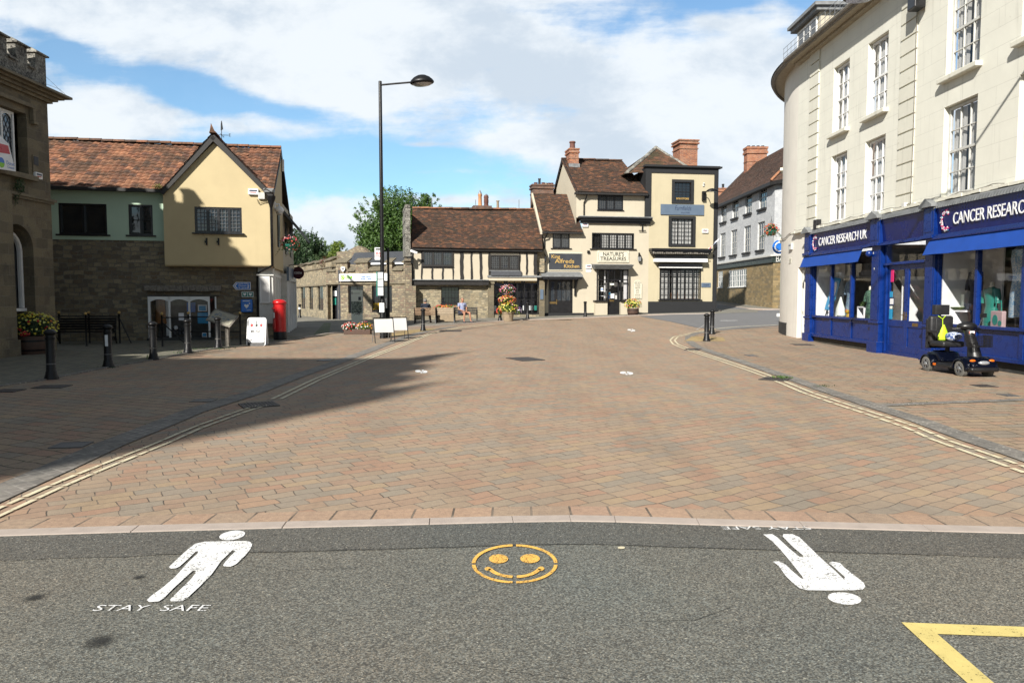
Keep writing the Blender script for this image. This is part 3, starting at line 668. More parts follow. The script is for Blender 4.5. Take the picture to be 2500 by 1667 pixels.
for i,(x,y,k,lb)in enumerate(((1028,906.5,7,"pair of white footprint marks on the paving in the shadow's edge, left one"),(1529,910.5,7.5,"pair of white footprint marks painted in mid road, brighter right one"),
(1541,806,4.5,"small white footprint mark far up the road before the Nature's Treasures shop"))):
 trace("footprint_mark",m_pw,[ell(x-k*1.05,y-1,k,k*.42),ell(x+k*1.2,y+.8,k*1.05,k*.45),ell(x+k*.2,y+2.5,k*.5,k*.25),ell(x+k*.6,y-2.4,k*.45,k*.22)],.0085,lb,"road marking")
st(ribbon('road_crack',[Vector((p.x+.0,p.y+.004,0))for p in jag[20:-20]],.004,.0105,m_crack))
for k in range(3):
 c0=G((700,1560,1100)[k],(1395,1520,1620)[k]);P_=[c0]
 for i in range(14):P_.append(P_[-1]+Vector((rnd.uniform(.01,.07),rnd.uniform(-.05,.05),0)))
 st(ribbon('road_crack',P_,.003,.0098,m_crack))
trace("paint_blob",m_pl,[ell(1517,1336,9,3)],.0118,"small pale yellow paint blob on the asphalt right of the smiley","paint spot")
for i,(x,y,rx,ry,lb)in enumerate(((82,1462,24,8,"small dark oil stain near the left edge of the asphalt"),(243,1569,36,15,"larger dark oil stain below the left STAY SAFE words"),(338,1412,16,5,"faint dark stain left of the standing man"))):
 mo=bpy.data.materials.get("oil_stain")
 if mo is None:
  q=NM("oil_stain");g=q.new('ShaderNodeTexGradient',gradient_type='SPHERICAL');uvn=q.new('ShaderNodeTexCoord');mpn=q.new('ShaderNodeMapping')
  mpn.inputs['Location'].default_value=(-1,-1,0);mpn.inputs['Scale'].default_value=(2,2,2);q.l.new(uvn.outputs['UV'],mpn.inputs[0]);q.l.new(mpn.outputs[0],g.inputs[0])
  q.fin((.022,.022,.02),.8);tr=q.new('ShaderNodeBsdfTransparent');ms=q.new('ShaderNodeMixShader')
  q.l.new(q.math('MULTIPLY',q.rng(q.math('MULTIPLY',g.outputs[0],q.math('ADD',q.noise(60,4,.8),.35)),.08,.75),.85,True),ms.inputs[0]);q.l.new(tr.outputs[0],ms.inputs[1]);q.l.new(q.b.outputs[0],ms.inputs[2]);q.l.new(ms.outputs[0],q.out.inputs[0]);mo=q.m
 mb=MB();c=G(x,y);rxw=(G(x+rx,y)-c).length;ryw=(G(x,y-ry)-c).length
 n=24
 pts=[(cos(2*PI*k/n),sin(2*PI*k/n))for k in range(n)]
 mb.face([(c.x+a*rxw*1.3,c.y+b*ryw*1.3,.0095)for a,b in pts],[(.5+a/2,.5+b/2)for a,b in pts])
 tag(mb.B("oil_stain",mo),lb,"oil stain")
def cover(name,px,py,wpx,hpx,mat,label,cat,slots=0,skew=0,off=.012):
 c=G(px,py);ww=(G(px+wpx/2,py)-G(px-wpx/2,py)).length;hh=(G(px,py-hpx/2)-G(px,py+hpx/2)).length
 e=thing(name,label,cat,(c.x,c.y,c.z),skew)
 f=MB();b=.03
 for x0,x1,y0,y1 in((-ww/2,ww/2,-hh/2,-hh/2+b),(-ww/2,ww/2,hh/2-b,hh/2),(-ww/2,-ww/2+b,-hh/2+b,hh/2-b),(ww/2-b,ww/2,-hh/2+b,hh/2-b)):
  f.box(x0,x1,y0,y1,0,off+.004)
 f.B("frame",mat,e)
 p=MB()
 if slots:
  n=slots;p.box(-ww/2+b,ww/2-b,-hh/2+b,hh/2-b,-.0,off-.002)
  q=MB()
  for i in range(n):
   x=-ww/2+b+(ww-2*b)*(i+.5)/n;q.box(x-(ww/n)*.28,x+(ww/n)*.28,-hh/2+b,hh/2-b,off-.002,off+.002)
  p.B("recess",m_crack,e);q.B("bars",mat,e)
 else:
  p.box(-ww/2+b,ww/2-b,-hh/2+b,hh/2-b,0,off+.001);p.B("plate",mat,e)
 return e
cover("drain_grate",632,989,84,11,m_grate,"rusty rectangular drain grate breaking the yellow lines on the left","drain grate",9,R(30))
cover("drain_grate",1893,926.5,62,7,m_grate,"drain grate with weeds beside the right channel","drain grate",8,R(-38))
cover("drain_grate",1692,853.5,34,4,m_grate,"small drain grate at the bend of the right yellow lines","drain grate",7,R(-25))
cover("manhole_cover",1282,877,62,8,m_grate,"brown rectangular manhole cover in the middle of the road","manhole cover",0,R(25))
cover("manhole_cover",127,945,70,6,m_grate,"dark manhole cover in the shaded footway near the foremost bollard","manhole cover",0,R(5))
cover("manhole_cover",20,955,55,6,m_grate,"dark manhole cover cut by the left edge of the picture","manhole cover",0,R(5))
cover("manhole_cover",497,978.5,52,6,m_steeld,"square grey inspection cover in the shaded footway right of the channel's bend","manhole cover",0,R(3))
cover("manhole_cover",174,1088,76,12,m_steeld,"large blue-grey square inspection cover at the near edge of the shade","manhole cover",0,R(8))
cover("manhole_cover",795,879.5,32,4,m_steeld,"small bluish inspection cover near the lamp's side of the channel","manhole cover",0,0)
cover("manhole_cover",1834,868.5,22,3.5,m_steeld,"tiny dark inspection cover on the right footway","manhole cover")
cover("manhole_cover",1958,842,44,3.5,m_grate,"brown cover by the cream corner building's plinth","manhole cover")
cover("manhole_cover",2402,943,42,5,m_grate,"small square cover with pale frame before the mobility scooter","manhole cover")
cover("manhole_cover",2462,966,32,5,m_steeld,"small blue-grey cover near the right edge above the cross channel","manhole cover")
cover("manhole_cover",1100,808,52,3,m_grate,"thin dark cover on the road before the benches","manhole cover")
ribbon("chalk_line",[G(2095,907.5),G(2180,904)],.035,.012,m_worn,"faint broken white chalk line on the right footway","chalk line",lambda p,r:.12,.05,3)
# ------------------------------------------------------------------ building kit
def lerp3(a,b,t):return a+(b-a)*t
def tile_roof(mb,p00,p10,p01,p11,tw,th,amp=0,lift=.018,seed=1,sag=0.0):
 """tiles on the patch eave-left, eave-right, ridge-left, ridge-right"""
 rr=RR(seed);p00,p10,p01,p11=map(Vector,(p00,p10,p01,p11))
 wd=((p10-p00).length+(p11-p01).length)/2;hd=((p01-p00).length+(p11-p10).length)/2
 nx,ny=max(1,round(wd/tw)),max(1,round(hd/th))
 nrm=(p10-p00).cross(p01-p00).normalized()
 if nrm.z<0:nrm=-nrm
 def P(u,v):
  s_=-sag*sin(PI*min(max(u,0),1))*(.3+.7*v)
  return lerp3(lerp3(p00,p10,u),lerp3(p01,p11,u),v)+Vector((0,0,s_))
 for j in range(ny):
  o=.5 if(j%2 and not amp)else 0
  jr=rr.uniform(-.004,.004)
  for i in range(-1 if o else 0,nx):
   u0,u1=max((i+o)/nx,0),min((i+1+o)/nx,1)
   if u1-u0<1e-4:continue
   v0,v1=j/ny,min((j+1.12)/ny,1)
   j0=lift*rr.uniform(.75,1.5)+jr;uv=(rr.random(),rr.random())
   sk=rr.uniform(-.004,.004)
   if amp:
    K=4;a=[];b=[]
    for k in range(K+1):
     t=k/K;h=amp*(sin(t*PI*.62/.62)if t<.62 else 0)if False else amp*max(0,sin(PI*min(t/.68,1)))
     u=u0+(u1-u0)*t;a.append(P(u,v0)+nrm*(j0+h));b.append(P(u,v1)+nrm*(h*.9+.002))
    for k in range(K):mb.face((a[k],a[k+1],b[k+1],b[k]),uv)
    for k in range(K):mb.face((P(u0+(u1-u0)*k/K,v0)-nrm*.005,P(u0+(u1-u0)*(k+1)/K,v0)-nrm*.005,a[k+1],a[k]),uv)
   else:
    g=.004/max(wd,.1)
    a=P(u0+g,v0)+nrm*(j0+sk);b=P(u1-g,v0)+nrm*(j0-sk);c=P(u1-g,v1)+nrm*.002;d=P(u0+g,v1)+nrm*.002
    mb.face((a,b,c,d),uv);a2,b2=a-nrm*(j0+.01),b-nrm*(j0+.01)
    mb.face((a2,b2,b,a),uv);mb.face((a2,a,d,d-nrm*.01),uv);mb.face((b,b2,c-nrm*.01,c),uv)
 for k in range(8):
  mb.face((P(k/8,0)-nrm*.012,P((k+1)/8,0)-nrm*.012,P((k+1)/8,1)-nrm*.012,P(k/8,1)-nrm*.012),(.9,.5))
def ridge(mb,a,b,r=.10,step=.42,seed=3):
 rr=RR(seed);a,b=Vector(a),Vector(b);n=max(1,int((b-a).length/step))
 t=(b-a).normalized();s=t.cross(Vector((0,0,1))).normalized();up=s.cross(t)
 for i in range(n):
  p,q=a.lerp(b,i/n),a.lerp(b,(i+.97)/n);j=rr.uniform(-.01,.012);uv=(rr.random(),rr.random())
  for base,nn in((p,0),(q,1)):pass
  K=6
  A=[p+s*r*cos(PI*k/K)+up*(r*.8*sin(PI*k/K)+j)for k in range(K+1)]
  B=[q+s*r*cos(PI*k/K)+up*(r*.8*sin(PI*k/K)+j+.012)for k in range(K+1)]
  for k in range(K):mb.face((A[k],A[k+1],B[k+1],B[k]),uv)
  mb.face(A[::-1],uv);mb.face(B,uv)
def window(par,x0,x1,z0,z1,y=0.0,fw=.05,cols=2,rows=2,mat=None,glass=None,mull=1,bar=.018,depth=.05,sill=None,sillmat=None,name='window',curtain=None,lattice=None,frame_out=.0,midrail=False,label=None):
 """window = frame mesh with a glass child (+ sill, curtain)"""
 mat=mat or m_black;mb=MB();yo=y-frame_out
 mb.box(x0,x0+fw,yo,y+depth,z0,z1);mb.box(x1-fw,x1,yo,y+depth,z0,z1)
 mb.box(x0+fw,x1-fw,yo,y+depth,z1-fw,z1);mb.box(x0+fw,x1-fw,yo,y+depth,z0,z0+fw)
 ix0,ix1,iz0,iz1=x0+fw,x1-fw,z0+fw,z1-fw
 for i in range(1,mull):
  xm=ix0+(ix1-ix0)*i/mull;mb.box(xm-fw*.6,xm+fw*.6,yo+.003,y+depth,iz0,iz1)
 if midrail:zm=(iz0+iz1)/2;mb.box(ix0,ix1,yo+.006,y+depth,zm-fw*.45,zm+fw*.45)
 bm_=MB()if(bar and glass is m_leadg)else mb
 if bar:
  for i in range(1,cols*mull):
   if mull>1 and i%cols==0:continue
   xm=ix0+(ix1-ix0)*i/(cols*mull);bm_.box(xm-bar/2,xm+bar/2,yo+.012,y+depth-.01,iz0,iz1)
  for j in range(1,rows):
   zm=iz0+(iz1-iz0)*j/rows
   if midrail and abs(zm-(iz0+iz1)/2)<.01:continue
   bm_.box(ix0,ix1,yo+.014,y+depth-.012,zm-bar/2,zm+bar/2)
 o=mb.B(name,mat,par,label=label)
 if bm_ is not mb:bm_.B('lead_bars',m_leadbar,o)
 g=MB();n=max(1,mull)
 for i in range(n):
  a=ix0+(ix1-ix0)*i/n;b=ix0+(ix1-ix0)*(i+1)/n;t=.006*((i*37%5)-2)/2
  g.face(((a,y+depth*.6+t,iz0),(b,y+depth*.6-t,iz0),(b,y+depth*.6-t,iz1),(a,y+depth*.6+t,iz1)))
 g.B('glass',glass or m_glass,o)
 if sill:MB().box(x0-sill[0],x1+sill[0],y-sill[1],y+.02,z0-sill[2],z0-.002).B('sill',sillmat or mat,o,bevel=.006)
 if curtain:
  for(a,b,c,d)in curtain[1]:
   cm=MB();n=max(4,int((b-a)*(x1-x0)/.05));prev=None
   for i in range(n+1):
    x=ix0+(ix1-ix0)*(a+(b-a)*i/n);yy=y+depth+.04+.018*sin(i*2.1)
    if prev is not None:cm.face(((prev[0],prev[1],iz0+(iz1-iz0)*c),(x,yy,iz0+(iz1-iz0)*c),(x,yy,iz0+(iz1-iz0)*d),(prev[0],prev[1],iz0+(iz1-iz0)*d)))
    prev=(x,yy)
   cm.B('curtain',curtain[0],o)
 return o
def leafcloud(mb,c,rad,n,size,rr,shell=.55,flat=0,mi=None,up=0.0,bright=(0,1)):
 c=Vector(c)
 for _ in range(n):
  d=Vector((rr.gauss(0,1),rr.gauss(0,1),rr.gauss(0,1))).normalized()
  k=shell+(1-shell)*rr.random()**.5
  p=c+Vector((d.x*rad[0],d.y*rad[1],d.z*rad[2]))*k
  if flat and p.z<c.z-flat:p.z=c.z-flat*rr.random()
  nr=(d+Vector((rr.uniform(-1,1),rr.uniform(-1,1),rr.uniform(-.6,1)+up))).normalized()
  t=nr.orthogonal().normalized();t=MR(rr.uniform(0,6.28),3,nr)@t;b=nr.cross(t)
  s=size*rr.uniform(.6,1.3);l=s*rr.uniform(1.2,1.8)
  if mi is not None:mb.curmi=mi if isinstance(mi,int)else rr.choice(mi)
  u=rr.uniform(*bright)
  mb.face((p-t*s*.5,p+b*l*.12-t*s*.1+nr*s*.1,p+t*s*.5,p+b*l*.6),(u,rr.random()))
def tree(name,label,base,h,crown,mleaf,seed,n=5200,leaf=.13,clumps=34,cat="tree",trunk=.18,group=None):
 rr=RR(seed);e=thing(name,label,cat,base,0,group)
 tb=MB();cz=crown[3]
 tb.tube([(0,0,-.2),(.05,.03,h*.25),(-.05,.06,cz)],[trunk,trunk*.75,trunk*.45],8)
 mb=MB();per=n//clumps
 for i in range(clumps):
  d=Vector((rr.gauss(0,1),rr.gauss(0,1),rr.gauss(0,.9))).normalized()*rr.uniform(.35,.95)
  taper=1-.35*max(0,d.z)
  c=Vector((d.x*crown[0]*taper,d.y*crown[1]*taper,cz+d.z*crown[2]))
  r=rr.uniform(.22,.38)*crown[0]
  leafcloud(mb,c,(r,r,r*1.25),per,leaf,rr,.45,bright=(rr.uniform(0,.35),rr.uniform(.55,1)))
  if i%3==0:tb.tube([(0,0,cz-crown[2]*.7),(c.x*.5,c.y*.5,(c.z+cz)/2-.3),tuple(c)],[trunk*.4,trunk*.22,.02],5)
 for i in range(clumps):
  d=Vector((rr.gauss(0,1),rr.gauss(0,1),abs(rr.gauss(0,1)))).normalized()
  c=Vector((d.x*crown[0]*.95,d.y*crown[1]*.95,cz+d.z*crown[2]*1.0));q=c+Vector((d.x,d.y,d.z+.6))*rr.uniform(.2,.55)*crown[0]*.3
  for k in range(5):leafcloud(mb,c.lerp(q,k/4),(.11,.11,.14),6,leaf*.8,rr,.2,bright=(.3,1))
 tb.B('trunk',m_bark,e,smooth=True);mb.B('crown',mleaf,e)
 return e
def flower_mass(par,c,rad,nleaf,nflow,leafm,petals,seed,leaf=.05,fl=.028,trail=0,flat=.1,name=('foliage','flowers')):
 rr=RR(seed);mb=MB();leafcloud(mb,c,rad,nleaf,leaf,rr,.3,flat=flat)
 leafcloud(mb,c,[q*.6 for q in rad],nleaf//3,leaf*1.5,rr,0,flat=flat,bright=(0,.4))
 for _ in range(trail):
  a=rr.uniform(0,6.28);p=Vector(c)+Vector((cos(a)*rad[0]*.95,sin(a)*rad[1]*.95,-rad[2]*.4));ln=rr.uniform(.15,.45)
  for k in range(7):leafcloud(mb,p+Vector((cos(a)*.03*k,sin(a)*.03*k,-ln*k/7)),(.03,.03,.04),3,leaf*.8,rr,0)
 mb.B(name[0],leafm,par)
 fb=MB();cv=Vector(c)
 for _ in range(nflow):
  d=Vector((rr.gauss(0,1),rr.gauss(0,1),rr.gauss(.35,.9))).normalized();p=cv+Vector((d.x*rad[0],d.y*rad[1],d.z*rad[2]))*rr.uniform(.97,1.09)
  if flat and p.z<c[2]-flat:p.z=c[2]-flat*rr.random()
  fb.curmi=rr.choices(range(len(petals)),weights=[q[1]for q in petals])[0]if not petals[0][1]<0 else 0
  nr=(d+Vector((0,-.35,.35))).normalized();t=nr.orthogonal().normalized();b=nr.cross(t);s=fl*rr.uniform(.7,1.3);u=rr.random()
  k=6
  fb.face([p+(t*cos(2*PI*i/k)+b*sin(2*PI*i/k))*s*(1 if i%2 else .72)for i in range(k)],(u,0))
  fb.face([p+nr*.012+(t*cos(2*PI*i/k+.5)+b*sin(2*PI*i/k+.5))*s*.6 for i in range(k)],(min(1,u+.3),0))
 fb.B(name[1],[q[0]for q in petals],par)
def chimney(par,x0,x1,y0,y1,z0,z1,mat,pots=(),capz=.25,name='chimney',out=.06):
 mb=MB();mb.box(x0,x1,y0,y1,z0,z1-capz)
 mb.box(x0-out,x1+out,y0-out,y1+out,z1-capz,z1-capz*.66);mb.box(x0-out*.4,x1+out*.4,y0-out*.4,y1+out*.4,z1-capz*.66,z1-capz*.3)
 mb.box(x0-out,x1+out,y0-out,y1+out,z1-capz*.3,z1);mb.box(x0-out*.5,x1+out*.5,y0-out*.5,y1+out*.5,z1-capz*2.2,z1-capz*2.2+.06)
 o=mb.B(name,mat,par)
 for(x,y,r,h,m_,kind)in pots:
  p=MB();prof=[(r*1.1,0),(r,.05),(r*.9,h*.8),(r*1.15,h*.82),(r*1.12,h*.92),(r,h)]
  if kind=='cone':prof+=[(r*1.1,h),(r*.1,h+.35)]
  if kind=='cowl':prof+=[(r*1.2,h*1.02),(r*1.0,h*1.22),(r*.5,h*1.35)]
  p.lathe(prof,(x,y,z1),10);p.B('chimney_pot',m_,o,smooth=True)
 return o
def lantern(par_none,loc,rz,label,group):
 e=thing("wall_lantern",label,"lantern",loc,rz,group)
 MB().tube([(0,0,.28),(0,-.10,.34),(0,-.16,.27)],.014,6).box(-.04,.04,-.015,0,.16,.34).B('bracket',m_iron,e)
 b=MB();c=(0,-.16,0)
 b.lathe([(.03,-.27),(.055,-.25),(.10,-.20)],c,6);b.lathe([(.125,.08),(.13,.10),(.07,.17),(.075,.18),(.03,.24),(.012,.28)],c,6)
 for k in range(6):
  q=2*PI*k/6;b.tube([(.10*cos(q),-.16+.10*sin(q),-.20),(.122*cos(q),-.16+.122*sin(q),.09)],.008,4)
 b.B('frame',m_iron,e)
 MB().lathe([(.092,-.195),(.115,.085)],c,6).B('glass',m_lens,e)
 return e
def alarm_box(par,x,y,z,s=.3,name='alarm_box',txt=True):
 o=MB().box(x-s/2,x+s/2,y-.09,y,z-s*.30,z+s*.30).B(name,m_whitep,par,bevel=.012)
 if txt:
  MB().box(x-s*.38,x+s*.38,y-.093,y-.0905,z+.01,z+s*.18).B('lettering_strip',m_dkblue,o)
  MB().box(x-s*.30,x+s*.30,y-.093,y-.0905,z-s*.12,z-s*.04).B('lettering_line',m_red if s>.28 else m_dkblue,o)
 return o
# ------------------------------------------------------------------ town hall (left edge)
TH=Frame(-16.2,12.9,90)
XE=TH.L(121,400)[0]
th=TH.empty("town_hall","weathered stone town hall with battlements cut by the left edge of the picture","town hall")
HS_=22/25.7
th.scale=(HS_,)*3;th.location=(-16.2*HS_,12.9*HS_,CAMH*(1-HS_))
X0_=4.0
mb=MB()
wx1=TH.L(67,350)[0];wx0=wx1-2.0;wz0,wz1=TH.L(50,424)[1],TH.L(45,272)[1]
ax1=TH.L(83,650)[0];ax0=ax1-1.55;asp=3.25;atop=4.0
holes=[(wx0,wx1,wz0,wz1,.32),(wx0-3.6,wx0-1.9,wz0,wz1,.32)]
wall_holes(mb,X0_,XE,4.95,8.6,holes,0,.32)
def arched(mb,x0,x1,zs,zt,ztop,y,n=12):
 c=(x0+x1)/2;rx=(x1-x0)/2
 P=[(c-rx*cos(PI*i/n),zs+(zt-zs)*sin(PI*i/n))for i in range(n+1)]
 for i in range(n):mb.face(((P[i][0],y,P[i][1]),(P[i+1][0],y,P[i+1][1]),(P[i+1][0],y,ztop),(P[i][0],y,ztop)))
 return P
gnd=-.5
mb.face(((ax1,0,gnd),(XE,0,gnd),(XE,0,4.95),(ax1,0,4.95)))
P=arched(mb,ax0,ax1,asp,atop,4.95,0)
for i in range(len(P)-1):mb.face(((P[i][0],0,P[i][1]),(P[i][0],.6,P[i][1]),(P[i+1][0],.6,P[i+1][1]),(P[i+1][0],0,P[i+1][1])))
mb.face(((ax1,0,gnd),(ax1,0,asp),(ax1,.6,asp),(ax1,.6,gnd)));mb.face(((ax0,0,gnd),(ax0,.6,gnd),(ax0,.6,asp),(ax0,0,asp)))
mb.face(((ax0,.6,gnd),(ax1,.6,gnd),(ax1,.6,1.2),(ax0,.6,1.2)))
mb.face(((X0_,0,gnd),(ax0,0,gnd),(ax0,0,4.95),(X0_,0,4.95)))
mb.face(((XE,0,gnd),(XE,9,gnd),(XE,9,8.6),(XE,0,8.6)));mb.face(((X0_,9,gnd),(X0_,0,gnd),(X0_,0,8.6),(X0_,9,8.6)))
mb.face(((X0_,9,gnd),(X0_,9,8.6),(XE,9,8.6),(XE,9,gnd)))
mb.B("wall",m_ash,th)
pr=TH.L(36,650,-.32)[0]
pm=MB();pm.box(pr-.95,pr,-.32,-.002,gnd,4.93);pm.box(pr-1.0,pr+.05,-.38,-.002,gnd,.25);pm.B("buttress",m_ash,th)
sc_=MB();sc_.prism([(0,0),(0,0)],0,0)if False else None
sc_.box(X0_,XE+.12,-.14,-.003,4.93,5.02);sc_.box(X0_,XE+.06,-.08,-.003,4.85,4.93)
sc_.box(X0_,XE-3.2,-.5,-.14,4.94,5.0);sc_.B("string_course",m_ash2,th)
cn=MB()
for k,(o,za,zb)in enumerate(((.12,8.35,8.44),(.24,8.44,8.53),(.38,8.53,8.60),(.56,8.60,8.68))):cn.box(X0_,XE+o,-o,9+o,za,zb)
cn.B("cornice",m_ash2,th)
pp=MB();PX=XE+.0
pp.box(X0_,PX,0,.35,8.68,9.42);pp.box(PX-.35,PX,.35,9,8.68,9.42)
pp.face(((X0_,0,8.681),(PX,0,8.681),(PX+.5,-.5,8.681),(X0_,-.5,8.681)))
pitch=.98;x=PX
k=0
while x>X0_+.6:
 a,b=x-.56,x
 pp.box(a,b,-.0,.36,9.42,9.93)
 x-=pitch;k+=1
for j in range(1,9):pp.box(PX-.36,PX,j*pitch-.2,j*pitch+.36,9.42,9.93)
pp.B("parapet",m_lich,th)
cp=MB();x=PX
while x>X0_+.6:
 a,b=x-.56,x
 vs=[(a-.06,-.09,9.90),(b+.07,-.09,9.90),(b+.07,.44,9.90),(a-.06,.44,9.90),(a-.06,-.09,9.95),(b+.07,-.09,9.95),(b+.07,.44,9.95),(a-.06,.44,9.95),(a+.05,.17,10.10),(b-.05,.17,10.10)]
 cp.poly(vs,((0,3,2,1),(0,1,5,4),(1,2,6,5),(2,3,7,6),(3,0,4,7),(4,5,9,8),(5,6,9),(6,7,8,9),(7,4,8)))
 if x-pitch>X0_+.2:
  c,d=x-pitch,a
  cp.poly([(c+.01,-.09,9.30),(d-.01,-.09,9.30),(d-.01,.40,9.52),(c+.01,.40,9.52),(c+.01,-.09,9.36),(d-.01,-.09,9.36),(d-.01,.40,9.58),(c+.01,.40,9.58)],((0,3,2,1),(4,5,6,7),(0,1,5,4),(1,2,6,5),(2,3,7,6),(3,0,4,7)))
 x-=pitch
cp.B("merlon_coping",m_lich,th)
hm=MB();hm.box(wx0-.3,wx1+.28,-.16,-.002,wz1+.22,wz1+.36);hm.box(wx1+.15,wx1+.28,-.15,-.002,wz1-.18,wz1+.22);hm.box(wx1+.16,wx1+.42,-.16,-.003,wz1-.28,wz1-.18)
hm.B("hood_mould",m_ash2,th,bevel=.02)
sl=MB();sl.box(wx0-.2,wx1+.2,-.22,.02,wz0-.18,wz0-.005);sl.B("window_sill",m_ash2,th,bevel=.015)
def tracery(par,x0,x1,z0,z1,y,n=2):
 mb=MB();f=.075
 mb.box(x0,x0+f,y,y+.09,z0,z1);mb.box(x1-f,x1,y,y+.09,z0,z1);mb.box(x0+f,x1-f,y,y+.09,z1-f,z1);mb.box(x0+f,x1-f,y,y+.09,z0,z0+f)
 for i in range(n):
  a=x0+f+(x1-x0-2*f)*i/n;b=x0+f+(x1-x0-2*f)*(i+1)/n
  if i:mb.box(a-f*.5,a+f*.5,y+.005,y+.085,z0+f,z1-f)
  c=(a+b)/2;r=(b-a)/2-f*.5;zt=z1-f;N_=8
  Q=[(c-r*cos(PI*k/N_),zt-r*.95+r*.8*sin(PI*k/N_))for k in range(N_+1)]
  for k in range(N_):mb.poly([(Q[k][0],y+.02,Q[k][1]),(Q[k+1][0],y+.02,Q[k+1][1]),(Q[k+1][0],y+.02,zt),(Q[k][0],y+.02,zt)],((0,1,2,3),))
 o=mb.B("window",m_white,par)
 MB().face(((0,0,0),)*0)if False else None
 g=MB();g.face(((x0+f,y+.06,z0+f),(x1-f,y+.06,z0+f),(x1-f,y+.06,z1-f),(x0+f,y+.06,z1-f)));g.B("glass",m_leadg,o)
 lm=MB();s=.17;
 def clip(p,q):
  t0,t1=0,1;dx,dz=q[0]-p[0],q[1]-p[1]
  for pp_,qq in((-dx,p[0]-x0-f),(dx,x1-f-p[0]),(-dz,p[1]-z0-f),(dz,z1-f*2.2-p[1])):
   if abs(pp_)<1e-9:
    if qq<0:return None
   else:
    r_=qq/pp_
    if pp_<0:t0=max(t0,r_)
    else:t1=min(t1,r_)
  if t0>=t1:return None
  return(p[0]+dx*t0,p[1]+dz*t0),(p[0]+dx*t1,p[1]+dz*t1)
 k=-20
 while k<40:
  for sg in(1,-1):
   p=(x0+k*s,z0);q=(x0+k*s+sg*(z1-z0)*.55,z1);c=clip(p,q)
   if c:lm.tube([(c[0][0],y+.05,c[0][1]),(c[1][0],y+.05,c[1][1])],.007,4)
  k+=1
 lm.B("lead_lattice",m_dgrey,o)
 return o
tracery(th,wx1-2.0,wx1-.33,wz0,wz1-.02,.20,3)
tracery(th,wx0-3.6,wx0-1.9,wz0,wz1,.20,3)
aw=MB();cxa=(ax0+ax1)/2
for rr_,zt in((.62,.62),):
 path=[(cxa+.70,.40,1.25),(cxa+.70,.40,asp-.1)]+[(cxa+.70*cos(PI*i/10),.40,asp-.1+.66*sin(PI*i/10))for i in range(1,11)]+[(cxa-.70,.40,1.25)]
 aw.tube(path,.07,6);aw.tube([(x_-.0,.46,z_)for x_,_,z_ in path],.06,6)
aw.box(cxa-.78,cxa+.80,.30,.5,1.14,1.24)
o=aw.B("arched_window",m_white,th)
g=MB();g.face([(cxa+.66,.5,1.24)]+[(cxa+.66*cos(PI*i/10),.5,asp-.1+.64*sin(PI*i/10))for i in range(11)]+[(cxa-.66,.5,1.24)]);g.B("glass",m_glass,o)
ab_=TH.rect(79,421,100,438,-.0);alarm_box(th,(ab_[0]+ab_[1])/2,-.002,(ab_[2]+ab_[3])/2,.36)
pq=TH.rect(80,383,91,404,0);pl_=MB().box(pq[0]-.04,pq[1]+.04,-.03,-.002,pq[2]-.25,pq[3]+.04).B("stone_tablet",m_ash2,th);MB().box(pq[0],pq[1],-.045,-.031,pq[2],pq[3]).B("grey_plaque",m_dgrey,th)
MB().tube([(XE-.02,-.0,9.0),(XE+.25,-.3,8.9),(XE+.45,-.45,8.69)],.006,4).tube([(XE-.02,-.0,9.25),(XE+.2,-.2,9.0),(XE+.4,-.4,8.69)],.005,4).B("bird_netting",m_galv,th)
wd=MB();q=TH.L(44,452,-.1);leafcloud(wd,(q[0],-.15,q[1]),(.22,.12,.32),260,.06,rnd,.2);leafcloud(wd,(q[0]-.15,-.12,q[1]-.4),(.1,.08,.3),90,.05,rnd,.2)
wp=wd.B("wall_plant",m_leafd,None);wp.location=th.location;wp.rotation_euler=(0,0,TH.a);wp.scale=th.scale;tag(wp,"small green plant growing from the town hall wall under the banner","plant")
bn=TH.empty("banner","white banner with a red stripe and council logo hanging on the town hall","banner");bn.scale=th.scale;bn.location=th.location
def BP(px,py):q=TH.L(px,py,-.45);return(q[0],q[1])
pts=[BP(-75,300),BP(0,331),BP(14,346),BP(20,352)];
low=[BP(38,419),BP(-75,400)]
b_=MB();b_.prism([BP(-75,402),BP(38,419),BP(21,352),BP(12,343),BP(0,331),BP(-75,296)],-.455,-.445);b_.B("cloth",m_whitep,bn)
b_=MB();b_.prism([BP(-75,360),BP(24.5,377),BP(19.5,356),BP(-75,330)],-.4570,-.4555);b_.B("red_stripe",m_red,bn)
b_=MB();q=BP(3,397);b_.prism([(q[0]+.14*cos(a),q[1]+.16*sin(a))for a in[2*PI*i/16 for i in range(16)]],-.4572,-.4557);b_.B("logo",m_bluesign,bn)
b_=MB();b_.prism([(q[0]+.14*cos(a),q[1]+.16*sin(a))for a in[PI+PI*i/10 for i in range(11)]],-.4585,-.4573);b_.B("logo_green",m_lime,bn)
q=BP(25,400);TX("lettering","Dorset",m_bluesign,bn,q[0],-.458,q[1],.17,.36,.001);q=BP(26,408);TX("lettering","Council",m_bluesign,bn,q[0],-.458,q[1]-.02,.11,.3,.001)
q0,q1=BP(-75,296),BP(21,350);q2=BP(38,419)
MB().tube([(q0[0],-.42,q0[1]),(q1[0],-.42,q1[1])],.02,6).tube([(q1[0],-.42,q1[1]),(q1[0]+.05,0,q1[1]+.02)],.012,5).B("pole",m_iron,bn)
